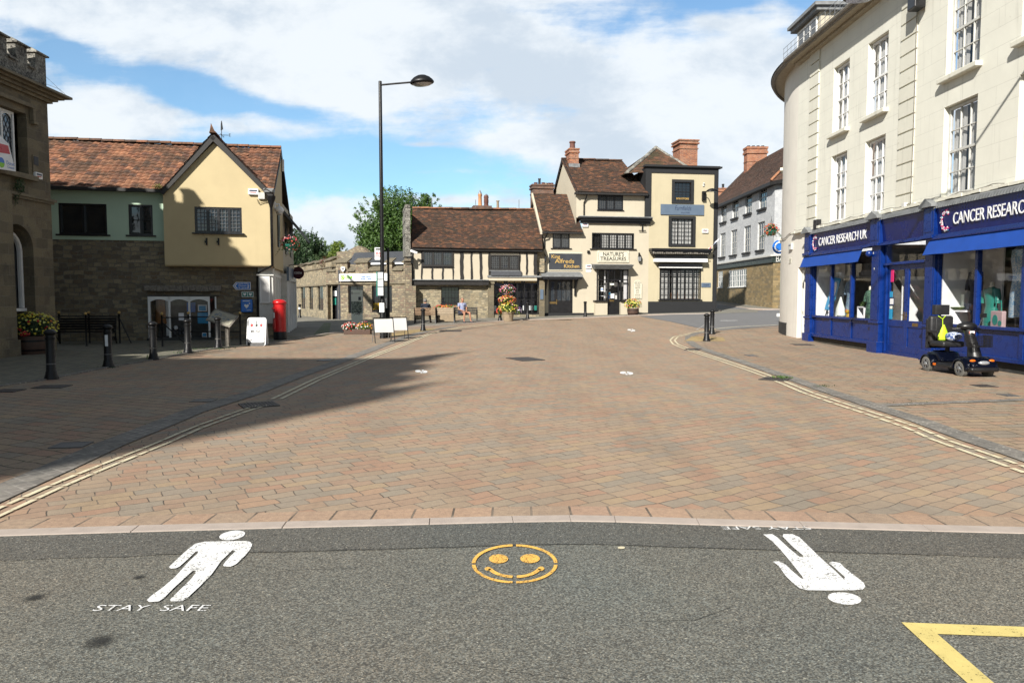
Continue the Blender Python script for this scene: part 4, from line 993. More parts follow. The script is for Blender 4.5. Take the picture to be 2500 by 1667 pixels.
# ------------------------------------------------------------------ parish church behind the camera's left shoulder (throws the tower shadow)
ch=thing("church","stone parish church with a pinnacled tower left of the square","church",(-14,0,0))
c_=MB();c_.box(-8,0,-12.6,-4.5,-1,17.2)
for k in range(4):c_.box(-.35,0,-12.6+k*2.33,-12.6+k*2.33+1.1,17.2,17.7)
c_.B("tower",m_ash,ch)
for(x,y)in((-.4,-12.3),(-.4,-4.8),(-7.6,-12.3),(-7.6,-4.8)):
 MB().lathe([(.35,0),(.32,.7),(.40,.8),(.26,.95),(.04,2.0)],(x,y,17.2),8).B("pinnacle",m_ash,ch)
c_=MB()
for pr_ in([(-4.5,16.2),(-2.2,15.0),(.4,12.7),(5.7,9.5),(8.7,7.0),(9.4,6.0),(12.4,5.6)],):
 vs=[(0,y,z)for y,z in pr_]+[(0,12.4,-1),(0,-4.5,-1)];n=len(vs)
 c_.poly(vs+[(-7,y,z)for _,y,z in vs],[tuple(range(n)),tuple(range(2*n-1,n-1,-1))]+[(i,i+n,(i+1)%n+n,(i+1)%n)for i in range(n)])
c_.B("nave",m_ash,ch)
# ------------------------------------------------------------------ green and yellow rendered shop with tiled roof
GS=Frame(-17.2,26.05,12.3)
gs=GS.empty("gabled_shop","shop with orange pantile roof, sage green upper wall and big yellow gable","shop building")
zg0=GS.L(260,585)[1];ze=GS.L(260,463,-.35)[1];zr=GS.L(400,352,3.4)[1]
xR=GS.L(680,363,3.4)[0];xC=GS.L(628,700)[0];xW=GS.L(400,560,-.5)[0];xB=GS.L(665,560,-.5)[0];zb0=GS.L(530,651,-.5)[1]
xL=-1.5
sw=GS.rect(371,724,528,826)
mb=MB();wall_holes(mb,xL,xC,-.6,zg0,[(sw[0],sw[1],.02,sw[3],.9)],0,.9)
mb.face(((xC,0,-.6),(xC,6,-.6),(xC,6,zg0),(xC,0,zg0)));mb.B("stone_wall",m_rub,gs)
w1=GS.rect(143,497,261,572,-.04);w2=GS.rect(314,500,373,574,-.04)
mb=MB();wall_holes(mb,xL,xW+.3,zg0,ze+.12,[(*w1,.22),(*w2,.22)],-.04,.22);mb.box(xL,xW+.3,-.04,0,zg0-.02,zg0);mb.B("green_wall",m_green,gs)
mb=MB();mb.box(xL,xW,-.10,-.045,ze-.02,ze+.10)
for i in range(18):x=xL+.5+i*.62;mb.box(x,x+.07,-.33,-.10,ze-.03,ze+.06)if x<xW else None
mb.box(xL,xW-.05,-.48,-.36,ze-.05,ze+.06);mb.B("gutter_and_rafters",m_blackw,gs)
window(gs,*w1[:4],y=.06,fw=.06,mat=m_black,glass=m_glass,mull=2,bar=0,depth=.06,sill=(.1,.16,.06),sillmat=m_black,frame_out=.08)
window(gs,*w2[:4],y=.06,fw=.06,mat=m_black,glass=m_glass,mull=2,cols=1,rows=2,bar=.012,depth=.06,sill=(.1,.16,.06),sillmat=m_black,frame_out=.08)
for(px,py,a,b,m_)in((237,563,.14,.16,m_whitep),(252,568,.1,.04,m_whitep),(222,568,.1,.04,m_whitep),(347,564,.05,.14,m_whitep),(366,568,.05,.06,m_white)):
 pass
xr_=xR+.12
mb=MB();tile_roof(mb,(xL,-.42,ze),(xr_,-.42,ze),(xL,3.4,zr),(xr_,3.4,zr),.245,.30,.035,.03,5,.04)
mb.B("tiled_roof",m_pantile,gs)
mb=MB();ridge(mb,(xL,3.4,zr+.01),(xr_,3.4,zr+.01),.13,.42);mb.B("ridge_tiles",m_pantile,gs)
mb=MB();tile_roof(mb,(xr_,7.2,ze),(xL,7.2,ze),(xr_,3.42,zr),(xL,3.42,zr),.5,.5,0,.03,6);mb.B("rear_roof",m_pantile,gs)
mb=MB();sy=zr-ze
mb.poly([(xR,-.3,ze+.02),(xR,3.4,zr-.1),(xR,7.1,ze+.02),(xR+.13,-.3,ze+.02),(xR+.13,3.4,zr-.1),(xR+.13,7.1,ze+.02),(xR,-.3,ze-.12),(xR,3.4,zr-.28),(xR,7.1,ze-.12),(xR+.13,-.3,ze-.12),(xR+.13,3.4,zr-.28),(xR+.13,7.1,ze-.12)],
((3,4,10,9),(4,5,11,10),(6,7,1,0),(7,8,2,1),(0,1,4,3),(1,2,5,4),(9,10,7,6),(10,11,8,7),(0,3,9,6)))
mb.B("verge_board",m_blackw,gs)
za=GS.L(521,340,-.55)[1];xa=GS.L(521,340,-.55)[0];xl=GS.L(393,470,-.6)[0];xr2=GS.L(664,472,-.6)[0];zf1=GS.L(395,470,-.6)[1]
gw=GS.rect(475,506,590.5,569,-.5)
mb=MB();zq=zf1-.15
wall_holes(mb,xW,xB,zb0+.09,zq,[(*gw[:4],.16)],-.5,.16)
mb.face(((xW,-.5,zq),(xB,-.5,zq),(xB,-.5,zq+.12),(xa,-.5,za-.12),(xW,-.5,zq+.12)))
for(x,sgn)in((xW,-1),(xB,1)):
 mb.face(((x,-.5,zb0+.09),(x,-.5,zq+.12),(x,.0,zq+.12),(x,.0,zb0)))
K=5
for k in range(K):
 a0,a1=PI/2*k/K,PI/2*(k+1)/K
 mb.face(((xW,-.5+.09*(1-cos(a0)),zb0+.09*(1-sin(a0))),(xW,-.5+.09*(1-cos(a1)),zb0+.09*(1-sin(a1))),(xB,-.5+.09*(1-cos(a1)),zb0+.09*(1-sin(a1))),(xB,-.5+.09*(1-cos(a0)),zb0+.09*(1-sin(a0)))))
mb.face(((xW,-.41,zb0),(xW,0,zb0),(xB,0,zb0),(xB,-.41,zb0)))
mb.B("gable_wall",m_yellow,gs)
gwin=window(gs,*gw[:4],y=-.44,fw=.075,mat=m_black,glass=m_leadg,mull=4,cols=3,rows=6,bar=.014,depth=.06,sill=(.08,.18,.05),sillmat=m_black,frame_out=.03)
mb=MB()
for(x0,x1)in((xl,xa),(xr2,xa)):
 d=Vector((x1-x0,0,za+.12-zf1));t=d.normalized();nn=Vector((-t.z,0,t.x));nn=nn if nn.z>0 else-nn
 p,q=Vector((x0,0,zf1-.02)),Vector((x1,0,za+.10))
 pts=[p-nn*.10,q-nn*.13,q+nn*.06,p+nn*.06]
 pts=[(v.x,v.z)for v in pts]
 if x0>x1:pts=pts[::-1]
 mb.prism(pts,-.66,-.58)
mb.B("bargeboard",m_blackw,gs)
mb=MB()
tile_roof(mb,(xl,-.68,zf1+.05),(xl,.2,zf1+.05),(xa,-.68,za+.2),(xa,2.6,za+.2),.245,.30,.02,.03,8)
tile_roof(mb,(xr2,.2,zf1+.05),(xr2,-.68,zf1+.05),(xa,2.6,za+.2),(xa,-.68,za+.2),.245,.30,.02,.03,9)
mb.B("gable_roof",m_pantile,gs)
mb=MB();ridge(mb,(xa,-.7,za+.2),(xa,2.6,za+.2),.12);
mb.poly([(xa-.10,-.72,za+.2),(xa+.10,-.72,za+.2),(xa,-.45,za+.2),(xa-.03,-.78,za+.52)],((0,1,3),(1,2,3),(2,0,3)),(.2,.5));mb.B("gable_ridge",m_pantile,gs)
ms=MB();q=GS.L(387,457,-.45);leafcloud(ms,(q[0],-.45,q[1]),(.22,.12,.13),240,.035,rnd,.1);tag(ms.B("roof_moss",m_leafy,gs),None)
for px in(505,534):
 q=GS.L(px,590,-.5);MB().box(q[0]-.025,q[0]+.025,-.56,-.5,q[1]-.13,q[1]+.13).box(q[0]-.06,q[0]-.02,-.60,-.55,q[1]-.04,q[1]+.02).B("iron_bracket",m_iron,gs)
q=GS.rect(607,463,631,475,-.5);alarm_box(gs,(q[0]+q[1])/2,-.51,(q[2]+q[3])/2,.36)
q=GS.rect(631,471,647,487,-.5);MB().box(q[0],q[1],-.60,-.5,q[2],q[3]).B("junction_box",m_whworn,gs,bevel=.01)
q=GS.L(656,470,-.6);MB().box(q[0]-.18,q[0]+.2,-.72,-.45,q[1]-.02,q[1]+.14).B("lead_flashing",m_lead,gs,bevel=.03)
MB().tube([(q[0]-.25,-.73,q[1]+.02),(q[0]-.1,-.75,q[1]+.12),(q[0]+.1,-.75,q[1]+.0),(q[0]+.2,-.74,q[1]+.1)],.012,5).tube([(q[0]-.42,-.56,q[1]-.25),(q[0]-.36,-.55,q[1]-.42),(q[0]-.2,-.54,q[1]-.36),(q[0]+.02,-.53,q[1]-.34)],.012,5).B("cable",m_iron,gs)
xd=xB-.02
mb=MB();qd=GS.L(661,485,-.56);mb.lathe([(.05,-.35),(.07,-.25),(.16,0),(.17,.08)],(xd,-.6,qd[1]),10)
zk=GS.L(660,648,-.56)[1];q2=GS.L(629,668,-.06)
mb.tube([(xd,-.58,qd[1]-.2),(xd,-.58,zk),(q2[0],-.09,q2[1]),(q2[0],-.09,0)],.05,8);mb.B("downpipe",m_iron,gs,smooth=True)
p0=GS.L(630,700,-.12)[0];p1=xB-.05;zpl=GS.L(645,790,-.12)[1]
MB().box(p0,p1,-.12,.5,zpl,zb0-.003).B("white_pier",m_whworn,gs,bevel=.01)
MB().box(p0,p1,-.10,.5,-.5,zpl).B("pier_plinth",m_rub,gs)
q=GS.rect(635,675,661,740,-.12)
nb_=MB().box(q[0],q[1]-.02,-.20,-.122,q[2],q[3]).B("notice_board",m_white,gs,bevel=.01);MB().box(q[0]+.05,q[1]-.07,-.206,-.2005,q[2]+.05,q[3]-.05).B("notice_sheet",m_boardw,nb_)
MB().box(p0-.05,p1+.03,-.20,-.12,q[3]+.03,q[3]+.08).B("board_hood",m_whworn,gs)
q=GS.rect(351,697,540,711,-.18);mb=MB();n=12
for i in range(n):
 a=q[0]+(q[1]-q[0])*i/n;b=q[0]+(q[1]-q[0])*(i+1)/n;j=rnd.uniform(-.015,.015)
 mb.box(a,b,-.22+j,.0,q[2]+j,q[3]+j*.6)
mb.B("oak_lintel",m_woodg,gs,bevel=.02)
s0,s1,sz0,sz1=sw[0]-.02,sw[1]+.02,.12,sw[3]
fr=MB();B_=.06
xs=[s0+(s1-s0)*t for t in(0,.30,.60,.90,1.0)]
for x in xs[:4]:fr.box(x-B_/2,x+B_/2,-.25,-.17,sz0,sz1)
fr.box(s0,xs[3],-.25,-.17,sz1-.10,sz1);fr.box(s1-.05,s1,-.05,.03,sz0,sz1);fr.box(s0-.06,s0+.0,-.2,.03,sz0,sz1)
for i in range(3):
 a,b=xs[i]+B_/2,xs[i+1]-B_/2;c=(a+b)/2
 for k in range(10):
  t0,t1=k/10,(k+1)/10;h=lambda t:sz1-.10-.09*(2*t-1)**2
  fr.face(((a+(b-a)*t0,-.24,h(t0)),(a+(b-a)*t1,-.24,h(t1)),(a+(b-a)*t1,-.24,sz1-.09),(a+(b-a)*t0,-.24,sz1-.09)))
swo=fr.B("shop_window",m_white,gs)
MB().box(s0-.1,s1+.02,-.28,.02,-.02,sz0).B("sill",m_black,swo)
g=MB();g.face(((s0,-.21,sz0),(xs[3],-.21,sz0),(xs[3],-.21,sz1),(s0,-.21,sz1)));g.face(((xs[3],-.21,sz0),(s1,-.01,sz0),(s1,-.01,sz1),(xs[3],-.21,sz1)));g.B("glass",m_glassc,swo)
it=MB();it.box(s0-.1,s1+.1,.88,.9,0,sz1+.1);it.box(s0-.1,s1+.1,-.1,.88,sz1+.02,sz1+.06);it.box(s0-.1,s1+.1,-.05,.88,-.05,.02);it.B("interior",m_inter,swo)
def IN(px,py,v):return GS.L(px,py,v)
def disp(name,px0,py0,px1,py1,v,th_,m_,bev=.01):
 q=GS.rect(px0,py0,px1,py1,v);return MB().box(q[0],q[1],v,v+th_,q[2],q[3]).B(name,m_,swo,bevel=bev)
m_coat=M("tan_coat_cloth",(.28,.12,.03),.8,.3,9,.4,30)
q=GS.rect(378,726,403,790,.3);mb=MB();mb.lathe([(.20,q[2]-q[3]),(.17,-.5),(.15,-.2),(.17,-.08),(.06,0)],((q[0]+q[1])/2,.4,q[3]),10,sy=.5)
mb.B("hanging_coat",m_coat,swo,smooth=True)
disp("slatwall",405,730,417,820,.6,.02,m_interw);disp("paper_notice",436,764,449,782,-.19,.005,m_whitep)
disp("framed_picture",483,744,505,760,.2,.02,m_white);disp("seascape_print",485.5,746.5,502.5,758,.19,.008,m_skyb);disp("folded_towels",482,763,508,790,.25,.1,m_skyb,.02)
disp("framed_picture",493,812,505,823,.05,.02,m_white);disp("harbour_print",494.5,813.5,503.5,821,.042,.006,m_skyb);disp("blue_poster",456,738,477,762,.5,.02,m_bluesign)
mb=MB()
for i in range(3):
 for j in range(2):
  q=GS.L(427+i*11,813-j*9,.2);mb.ball((q[0],.25,q[1]),.09,10)
mb.B("soft_toys",m_dgrey,swo,smooth=True);q=GS.L(429,800,.1);MB().ball((q[0],.12,q[1]),.08,10).B("panda_toy",m_white,swo,smooth=True)
sg=GS.empty("direction_sign","blue arrow sign pointing left to Gold Hill, museum and St James on the stone wall","sign")
q=GS.rect(568,688.5,612,707.6,-.05);zc=(q[2]+q[3])/2;hx=(q[3]-q[2])/2
MB().prism([(q[0],zc),(q[0]+.12,q[2]),(q[1],q[2]),(q[1],q[3]),(q[0]+.12,q[3])],-.06,-.03).B("border",m_white,sg)
MB().prism([(q[0]+.035,zc),(q[0]+.135,q[2]+.022),(q[1]-.022,q[2]+.022),(q[1]-.022,q[3]-.022),(q[0]+.135,q[3]-.022)],-.066,-.061).B("panel",m_bluesign,sg)
MB().prism([(q[0]+.06,zc),(q[0]+.15,q[2]+.05),(q[0]+.19,q[2]+.05),(q[0]+.10,zc),(q[0]+.19,q[3]-.05),(q[0]+.15,q[3]-.05)],-.070,-.067).B("arrow",m_white,sg)
for i,t in enumerate(("Gold Hill","Museum","St. James")):TX("lettering",t,m_white,sg,q[0]+.21,-.069,q[3]-.055-i*.083,.085,None,.002,align='LEFT')
MB().ball((q[1]-.09,-.07,q[3]-.065),.02,8).box(q[1]-.105,q[1]-.075,-.072,-.067,zc-.03,zc+.045).tube([(q[1]-.09,-.07,zc-.02),(q[1]-.12,-.07,q[2]+.04)],.011,5).tube([(q[1]-.09,-.07,zc-.02),(q[1]-.06,-.07,q[2]+.04)],.011,5).tube([(q[1]-.09,-.07,zc+.03),(q[1]-.05,-.07,zc-.0)],.008,5).B("walking_symbol",m_white,sg)
sg=GS.empty("defibrillator_sign","small green and white double heart sign above the blue cabinet","sign")
q=GS.rect(590,712,619,725,-.04);MB().box(q[0],q[1],-.05,-.03,q[2],q[3]).B("panel",m_white,sg)
for k in(0,1):
 a=q[0]+.02+k*(q[1]-q[0]-.02)/2;b=a+(q[1]-q[0])/2-.03;MB().box(a,b,-.054,-.0505,q[2]+.02,q[3]-.02).B("green_square",m_greensg,sg)
 c=(a+b)/2;z=(q[2]+q[3])/2
 MB().prism([(c,z-.06),(c+.055,z+.0),(c+.05,z+.045),(c+.025,z+.05),(c,z+.03),(c-.025,z+.05),(c-.05,z+.045),(c-.055,z)],-.058,-.0545).B("heart",m_white,sg)
sg=GS.empty("defibrillator_cabinet","bright blue defibrillator cabinet on the stone wall","cabinet")
q=GS.rect(589.6,731,617.6,762,-.05);MB().box(q[0],q[1],-.24,-.003,q[2],q[3]).B("case",m_bluesign,sg,bevel=.03)
c=(q[0]+q[1])/2;z=(q[2]+q[3])/2
MB().prism([(c,z-.10),(c+.08,z-.0),(c+.075,z+.05),(c+.035,z+.06),(c,z+.03),(c-.035,z+.06),(c-.075,z+.05),(c-.08,z)],-.245,-.241).B("heart",m_white,sg)
MB().box(q[0]+.08,q[1]-.08,-.245,-.241,q[3]-.07,q[3]-.045).box(c,q[1]-.06,-.245,-.241,q[2]+.07,q[2]+.085).box(c+.08,c+.14,-.245,-.241,z+.08,z+.10).box(c+.10,c+.12,-.246,-.2415,z+.06,z+.12).B("lettering_strip",m_white,sg)
wv=GS.empty("weather_vane","thin iron weather vane with compass letters on the ridge behind the gable tip","weather vane")
q=GS.L(541,330,1.6);zb_=GS.L(541,352,1.6)[1];zt=GS.L(541,297,1.6)[1];zc=q[1]
MB().tube([(q[0],1.6,zb_-.3),(q[0],1.6,zt)],.014,6).B("rod",m_iron,wv)
MB().tube([(q[0]-.25,1.6,zc),(q[0]+.25,1.6,zc)],.010,5).tube([(q[0],1.35,zc),(q[0],1.85,zc)],.010,5).B("arms",m_iron,wv)
TX("letter","W",m_iron,wv,q[0]-.30,1.6,zc,.16,None,.008);TX("letter","E",m_iron,wv,q[0]+.30,1.6,zc,.16,None,.008);TX("letter","N",m_iron,wv,q[0],1.88,zc,.14,None,.008)
MB().prism([(q[0]-.03,zt-.35),(q[0]+.06,zt-.3),(q[0]+.02,zt+.05),(q[0]-.02,zt-.1)],1.59,1.61).B("vane",m_iron,wv)
c1=GS.W(xB,0,0);SF=Frame(c1.x,c1.y,12.3+90)
d1=SF.L(690,560)[0];d2=SF.L(709,650)[0]
mb=MB();s_o=GS.W(xB,0,0)
zz2=zr-.1
def gsx(y):return y
sw_=GS.rect(672,560,690,600,0)
mb.face(((xB,0,zb0-.02),(xB,d1,zb0-.02),(xB,d1,ze+(zr-ze)*(7.2-d1)/3.8-.1),(xB,3.4,zr-.12),(xB,0,ze+.2)))
mb.face(((xB,0,zb0-.02),(xC,0,zb0-.02),(xC,6,zb0-.02),(xB,6,zb0-.02)))
mb.B("side_wall",m_yellow,gs)
xs_=xB-.12
MB().box(xs_-.3,xs_,.5,d1,-.5,zb0-.03).B("side_shopfront",m_whworn,gs)
window(gs,0,0,0,0)if False else None
mb=MB();mb.box(xB+.0,xB+.05,1.3,1.9,3.6,5.0);mb.B("side_window",m_black,gs)
mb=MB()
for y in(1.1,2.2,3.2):mb.box(xs_,xs_+.03,y,y+.08,.5,2.4)
mb.box(xs_,xs_+.03,.6,d1,2.4,2.5);mb.box(xs_,xs_+.03,.6,d1,.5,.6);mb.B("side_glazing_bars",m_white,gs)
cc_=GS.empty("security_camera","white dome security camera on a bracket at the yellow shop's corner","camera")
q=GS.L(682,512,.2);xx=q[0];zz_=q[1]
mb=MB();mb.box(xB,xB+.06,.1,.3,zz_+.02,zz_+.28);mb.tube([(xB+.05,.2,zz_+.2),(xx,.2,zz_+.2),(xx,.2,zz_+.12)],.035,6);mb.B("bracket",m_white,cc_)
MB().lathe([(.03,.14),(.12,.08),(.17,0),(.17,-.06),(.14,-.08)],(xx,.2,zz_),14).B("housing",m_white,cc_,smooth=True);MB().ball((xx,.2,zz_-.1),.13,12).B("dome",m_lens,cc_,smooth=True)
ant=GS.empty("aerial","white flat aerial on a pole at the end of the pantile roof","aerial");q=GS.L(692,405,3.6)
MB().tube([(xR+.1,3.6,zr-.9),(q[0]-.06,3.6,zr-.9),(q[0]-.06,3.6,q[1]+.1)],.014,5).B("pole",m_iron,ant);MB().box(q[0]-.05,q[0]+.04,3.5,3.56,q[1]-.25,q[1]+.25).B("panel",m_whitep,ant,bevel=.02)
ws=SF.empty("lane_shop","narrow shop down the lane behind the yellow gable, dark eaves and blue and white front","shop building")
za1=SF.L(705,665)[1]
mb=MB();mb.box(d1+.02,d2+2,0,5,2.6,5.6);mb.B("upper_wall",m_cream,ws)
q0,q1=SF.L(692,575)[0],SF.L(704,575)[0]
MB().box(d1+.02,d2+2,-.12,5,-.5,2.6).B("shopfront_wall",m_whworn,ws)
MB().box(d1+.1,d2+.5,-.22,-.121,2.3,2.9).B("fascia",m_greys,ws)
mb=MB()
for i in range(5):mb.box(d1+.2+i*.95,d1+.32+i*.95,-.2,-.121,0,2.3)
mb.B("pilaster",m_whitep,ws)
mb=MB();mb.box(d1+.2,d2+1,-.125,-.1215,.8,2.2);mb.B("display_glass",m_glass,ws)
for k in range(2):MB().box(d1+1.0+k*2.6,d1+2.0+k*2.6,-.04,-.003,3.5,4.9).B("window",m_black,ws)
zE=SF.L(715,545)[1]
e0=GS.L(731,557,d1+.3);e1=GS.L(688,507,d1+.3)
mb=MB();a,b=Vector((e0[0],0,e0[1])),Vector((e1[0],0,e1[1]));dd=(b-a);b2=a+dd*3.2
mb.prism([(a.x,a.z),(b2.x,b2.z),(b2.x,b2.z-.16),(a.x,a.z-.16)][::-1],d1+.25,d1+8)
ro=mb.B("roof",m_slate,None);ro.parent=ws;ro.matrix_parent_inverse=Matrix.Identity(4)
ro.matrix_basis=Matrix.LocRotScale(SF.o,MR(SF.a,3,'Z').to_quaternion(),None).inverted()@Matrix.LocRotScale(GS.o,MR(GS.a,3,'Z').to_quaternion(),None)
def basket(name,label,loc,seed,r=.26,pot=m_greensg,petals=None,group="hanging flower baskets"):
 e=thing(name,label,"flower basket",loc,0,group)
 MB().tube([(0,0,.62),(0,0,.2)],.008,4).tube([(0,0,.5),(r*.8,0,0)],.006,4).tube([(0,0,.5),(-r*.8,0,0)],.006,4).B("chain",m_iron,e)
 MB().lathe([(.03,-r*.9),(r*.7,-r*.6),(r,0),(r*.95,.02)],(0,0,0),14).B("basket",pot,e,smooth=True)
 flower_mass(e,(0,0,.05),(r*1.35,r*1.35,r*1.2),420,90,m_leafd,petals or[(m_flr,3),(m_flp,2)],seed,.06,.035,10,.25)
 return e
q=SF.L(700,592,-.45);qq=SF.W(q[0]*.72,-.55,q[1]-.1)
hb=basket("hanging_basket","hanging basket with red flowers and trailing leaves on the lane side of the yellow shop",qq,4)
# ------------------------------------------------------------------ low crenellated stone shop at the end of the lane
pA,pB,pC=G(1003,781),G(812,780),G(712,768)
CB=Frame(pB.x,pB.y,math.degrees(math.atan2(pA.y-pB.y,pA.x-pB.x)))
CS=Frame(pC.x,pC.y,math.degrees(math.atan2(pB.y-pC.y,pB.x-pC.x)))
cb=CB.empty("stone_shop","low brown stone charity shop with battlements and a green and white sign","shop building")
Lw=(pA-pB).length;zt=CB.L(900,662)[1];zl=CB.L(900,693)[1]
dr=CB.rect(800,697,826,781);wn1=CB.rect(850,697,887,765);wn2=CB.rect(908,697,957,762)
mb=MB();wall_holes(mb,CB.L(797,740)[0],Lw,-.4,zt,[(max(dr[0],CB.L(799,740)[0]),dr[1],0,dr[3],.3),(*wn1,.25),(*wn2,.25)],0,.3)
mb.B("wall",m_rub3,cb)
xa_=CB.L(797,740)[0]
MB().box(xa_,Lw,-.10,.0,zl-.02,zl+.07).B("lintel_band",m_ash2,cb,bevel=.01)
mb=MB();tp=MB()
mer=((820,848),(868,898),(943,957),(985,1003))
xs0=CB.L(797,640)[0];mb.box(xs0,Lw,.001,.3,zt,zt+.12)
tp.prism([(0,0),(0,0),(0,0)],0,0)if False else None
for a,b in mer:
 x0,x1=CB.L(a,645)[0],CB.L(b,645)[0];z1=CB.L((a+b)/2,640)[1]
 MB().box(x0,x1,.002,.3,zt+.12,z1).B('merlon',m_rub3,cb)
 tp.poly([(x0-.07,-.1,z1-.05),(x1+.07,-.1,z1-.05),(x1+.07,.35,z1+.2),(x0-.07,.35,z1+.2),(x0-.07,-.1,z1+.02),(x1+.07,-.1,z1+.02),(x1+.07,.35,z1+.27),(x0-.07,.35,z1+.27)],((0,3,2,1),(4,5,6,7),(0,1,5,4),(1,2,6,5),(2,3,7,6),(3,0,4,7)))
for(a,b)in((797,820),(848,868),(898,943),(957,985)):
 x0,x1=CB.L(a,655)[0]+.02,CB.L(b,655)[0]-.02
 tp.poly([(x0,-.1,zt+.0),(x1,-.1,zt+.0),(x1,.33,zt+.25),(x0,.33,zt+.25),(x0,-.1,zt+.06),(x1,-.1,zt+.06),(x1,.33,zt+.31),(x0,.33,zt+.31)],((0,3,2,1),(4,5,6,7),(0,1,5,4),(1,2,6,5),(2,3,7,6),(3,0,4,7)))
mb.B("parapet",m_rub3,cb);tp.B("coping",m_cope,cb)
dd=MB();dd.box(dr[0],dr[1],.28,.32,.05,dr[3]);do=dd.B("door",m_black,cb)
MB().box(dr[0]+.25,dr[1]-.2,.262,.279,1.2,dr[3]-.15).B("glass",m_glass,do);q=CB.rect(812,710,822,723,.26);MB().box(q[0],q[1],.252,.2615,q[2],q[3]).B("notice",m_whitep,do);q=CB.rect(813,727,821,744,.26);MB().box(q[0],q[1],.252,.2615,q[2],q[3]).B("green_notice",m_greensg,do)
window(cb,*wn1,y=.12,fw=.06,mat=m_black,mull=1,cols=2,rows=3,bar=.02,sill=(.05,.1,.05),glass=m_glass)
window(cb,*wn2,y=.12,fw=.06,mat=m_black,mull=2,cols=2,rows=4,bar=.02,sill=(.05,.1,.05),glass=m_glass)
q=CB.rect(912,742,926,756,.10);mb=MB()
for i in range(2):
 for j in range(2):mb.box(q[0]+i*.3,q[0]+i*.3+.24,.09,.10,q[2]+j*.22,q[2]+j*.22+.18)
mb.B("yellow_posters",m_fly,cb)
sg=CB.empty("shop_sign","long white fascia sign with a green logo over the stone shop's door","sign")
q=CB.rect(829.5,668,949,686,-.1);MB().box(q[0],q[1],-.16,-.10,q[2],q[3]).B("board",m_whitep,sg)
zc=(q[2]+q[3])/2;h=q[3]-q[2];xk=CB.L(838,677,-.1)[0]
MB().lathe([(h*.36,0),(h*.36,.008)],(0,0,0),20,MT((xk,-.161,zc))@MR(R(90),4,'X')).B("logo",m_lime,sg)
MB().tube([(xk+h*.18*cos(a),-.172,zc+h*.18*sin(a))for a in[i*.5 for i in range(12)]],h*.035,5).B("logo_ring",m_whitep,sg)
x=CB.L(853,677,-.1)[0];TX("lettering","OXFAM",m_lime,sg,x,-.163,zc,h*.62,CB.L(861.5,677)[0]-CB.L(844,677)[0],.004,bold=.012)
x=CB.L(895.5,674,-.1)[0];ww=CB.L(908,674)[0]-CB.L(883,674)[0]
TX("lettering","Shaftesbury",m_bluesign,sg,x,-.163,zc+h*.10,h*.26,ww,.003,bold=.006);TX("lettering","Books & Music",m_bluesign,sg,x,-.163,zc-h*.2,h*.24,ww,.003,bold=.006)
sg=CB.empty("projecting_sign","small white shield-shaped sign fixed above the stone shop's fascia","sign");q=CB.rect(833,651,843,664,-.12)
MB().prism([(q[0],q[3]-.04),(q[0],q[2]+.15),((q[0]+q[1])/2,q[2]),(q[1],q[2]+.15),(q[1],q[3]-.04),((q[0]+q[1])/2,q[3])],-.16,-.12).B("shield",m_whitep,sg);MB().box(q[0]+.05,q[1]-.05,-.165,-.1605,(q[2]+q[3])/2-.0,(q[2]+q[3])/2+.06).B("lettering_strip",m_ink,sg)
cs=CS.empty("stone_wing","stone wing with narrow windows and battlements running back down the lane","building")
Ls=(pB-pC).length;zts=CS.L(760,660)[1]
hs=[(*CS.rect(a,697,b,756)[:2],*CS.rect(733,697,745,757)[2:],.2)for a,b in((734,745),(754,764),(775,789))]
zw0,zw1=CS.L(780,757)[1],CS.L(780,698)[1]
hs=[(a,b,zw0,zw1,.2)for a,b,_,_,_ in hs]
mb=MB();wall_holes(mb,-3,Ls,-.4,zts,hs,0,.2);mb.B("wall",m_rub2,cs)
for h_ in hs:window(cs,h_[0],h_[1],h_[2],h_[3],y=.08,fw=.05,mat=m_black,mull=1,cols=2,rows=4,bar=.018,glass=m_glass)
MB().box(-3,Ls,-.10,.0,zw1+.0,zw1+.10).B("lintel_band",m_ash2,cs)
mb=MB();tp=MB()
for a,b in((-2.5,-1.5),(0,.9),(2.3,3.3),(4.8,6.0),(7.4,8.8),(10.2,11.8),(13.2,Ls)):
 b=min(b,Ls);MB().box(a,b,0.002,.3,zts,zts+.45).B('merlon',m_rub2,cs)
 tp.poly([(a-.07,-.1,zts+.42),(b+.07,-.1,zts+.42),(b+.07,.35,zts+.62),(a-.07,.35,zts+.62),(a-.07,-.1,zts+.5),(b+.07,-.1,zts+.5),(b+.07,.35,zts+.7),(a-.07,.35,zts+.7)],((0,3,2,1),(4,5,6,7),(0,1,5,4),(1,2,6,5),(2,3,7,6),(3,0,4,7)))
tp.box(-3,Ls,-.06,.32,zts-.02,zts+.06);tp.B("coping",m_cope,cs)
MB().box(-3,Ls+.5,.3,6,0,zts-.2).B("flat_roof",m_slate,cs)
cf=thing("round_sign","round maroon hanging coffee shop sign on an iron bracket over the lane","sign",(0,0,0))
d=ray(728,666.5);t_=34.0/d.y;pc=Vector((d.x*t_,34.0,CAMH+d.z*t_));cf.location=pc
MB().lathe([(.27,-.03),(.28,0),(.27,.03)],(0,0,0),28,MR(R(90),4,'X')).B("disc",m_maroon,cf)
TX("lettering","COSTA",m_white,cf,0,-.034,-.0,.13,.36,.003,bold=.002)
MB().tube([(-.75,0,.36),(.5,0,.38),(.62,0,.42)],.014,5).tube([(0,0,.27),(0,0,.37)],.012,5).tube([(-.7,0,.2),(-.3,0,.37)],.01,5).B("bracket",m_iron,cf)
sb=CB.empty("slate_roofed_house","house with low dark slate roof behind the stone shop's battlements","house")
q0,q1,q2,q3=CB.L(866,617,7),CB.L(990,618,7),CB.L(990,642,4),CB.L(848,650,4)
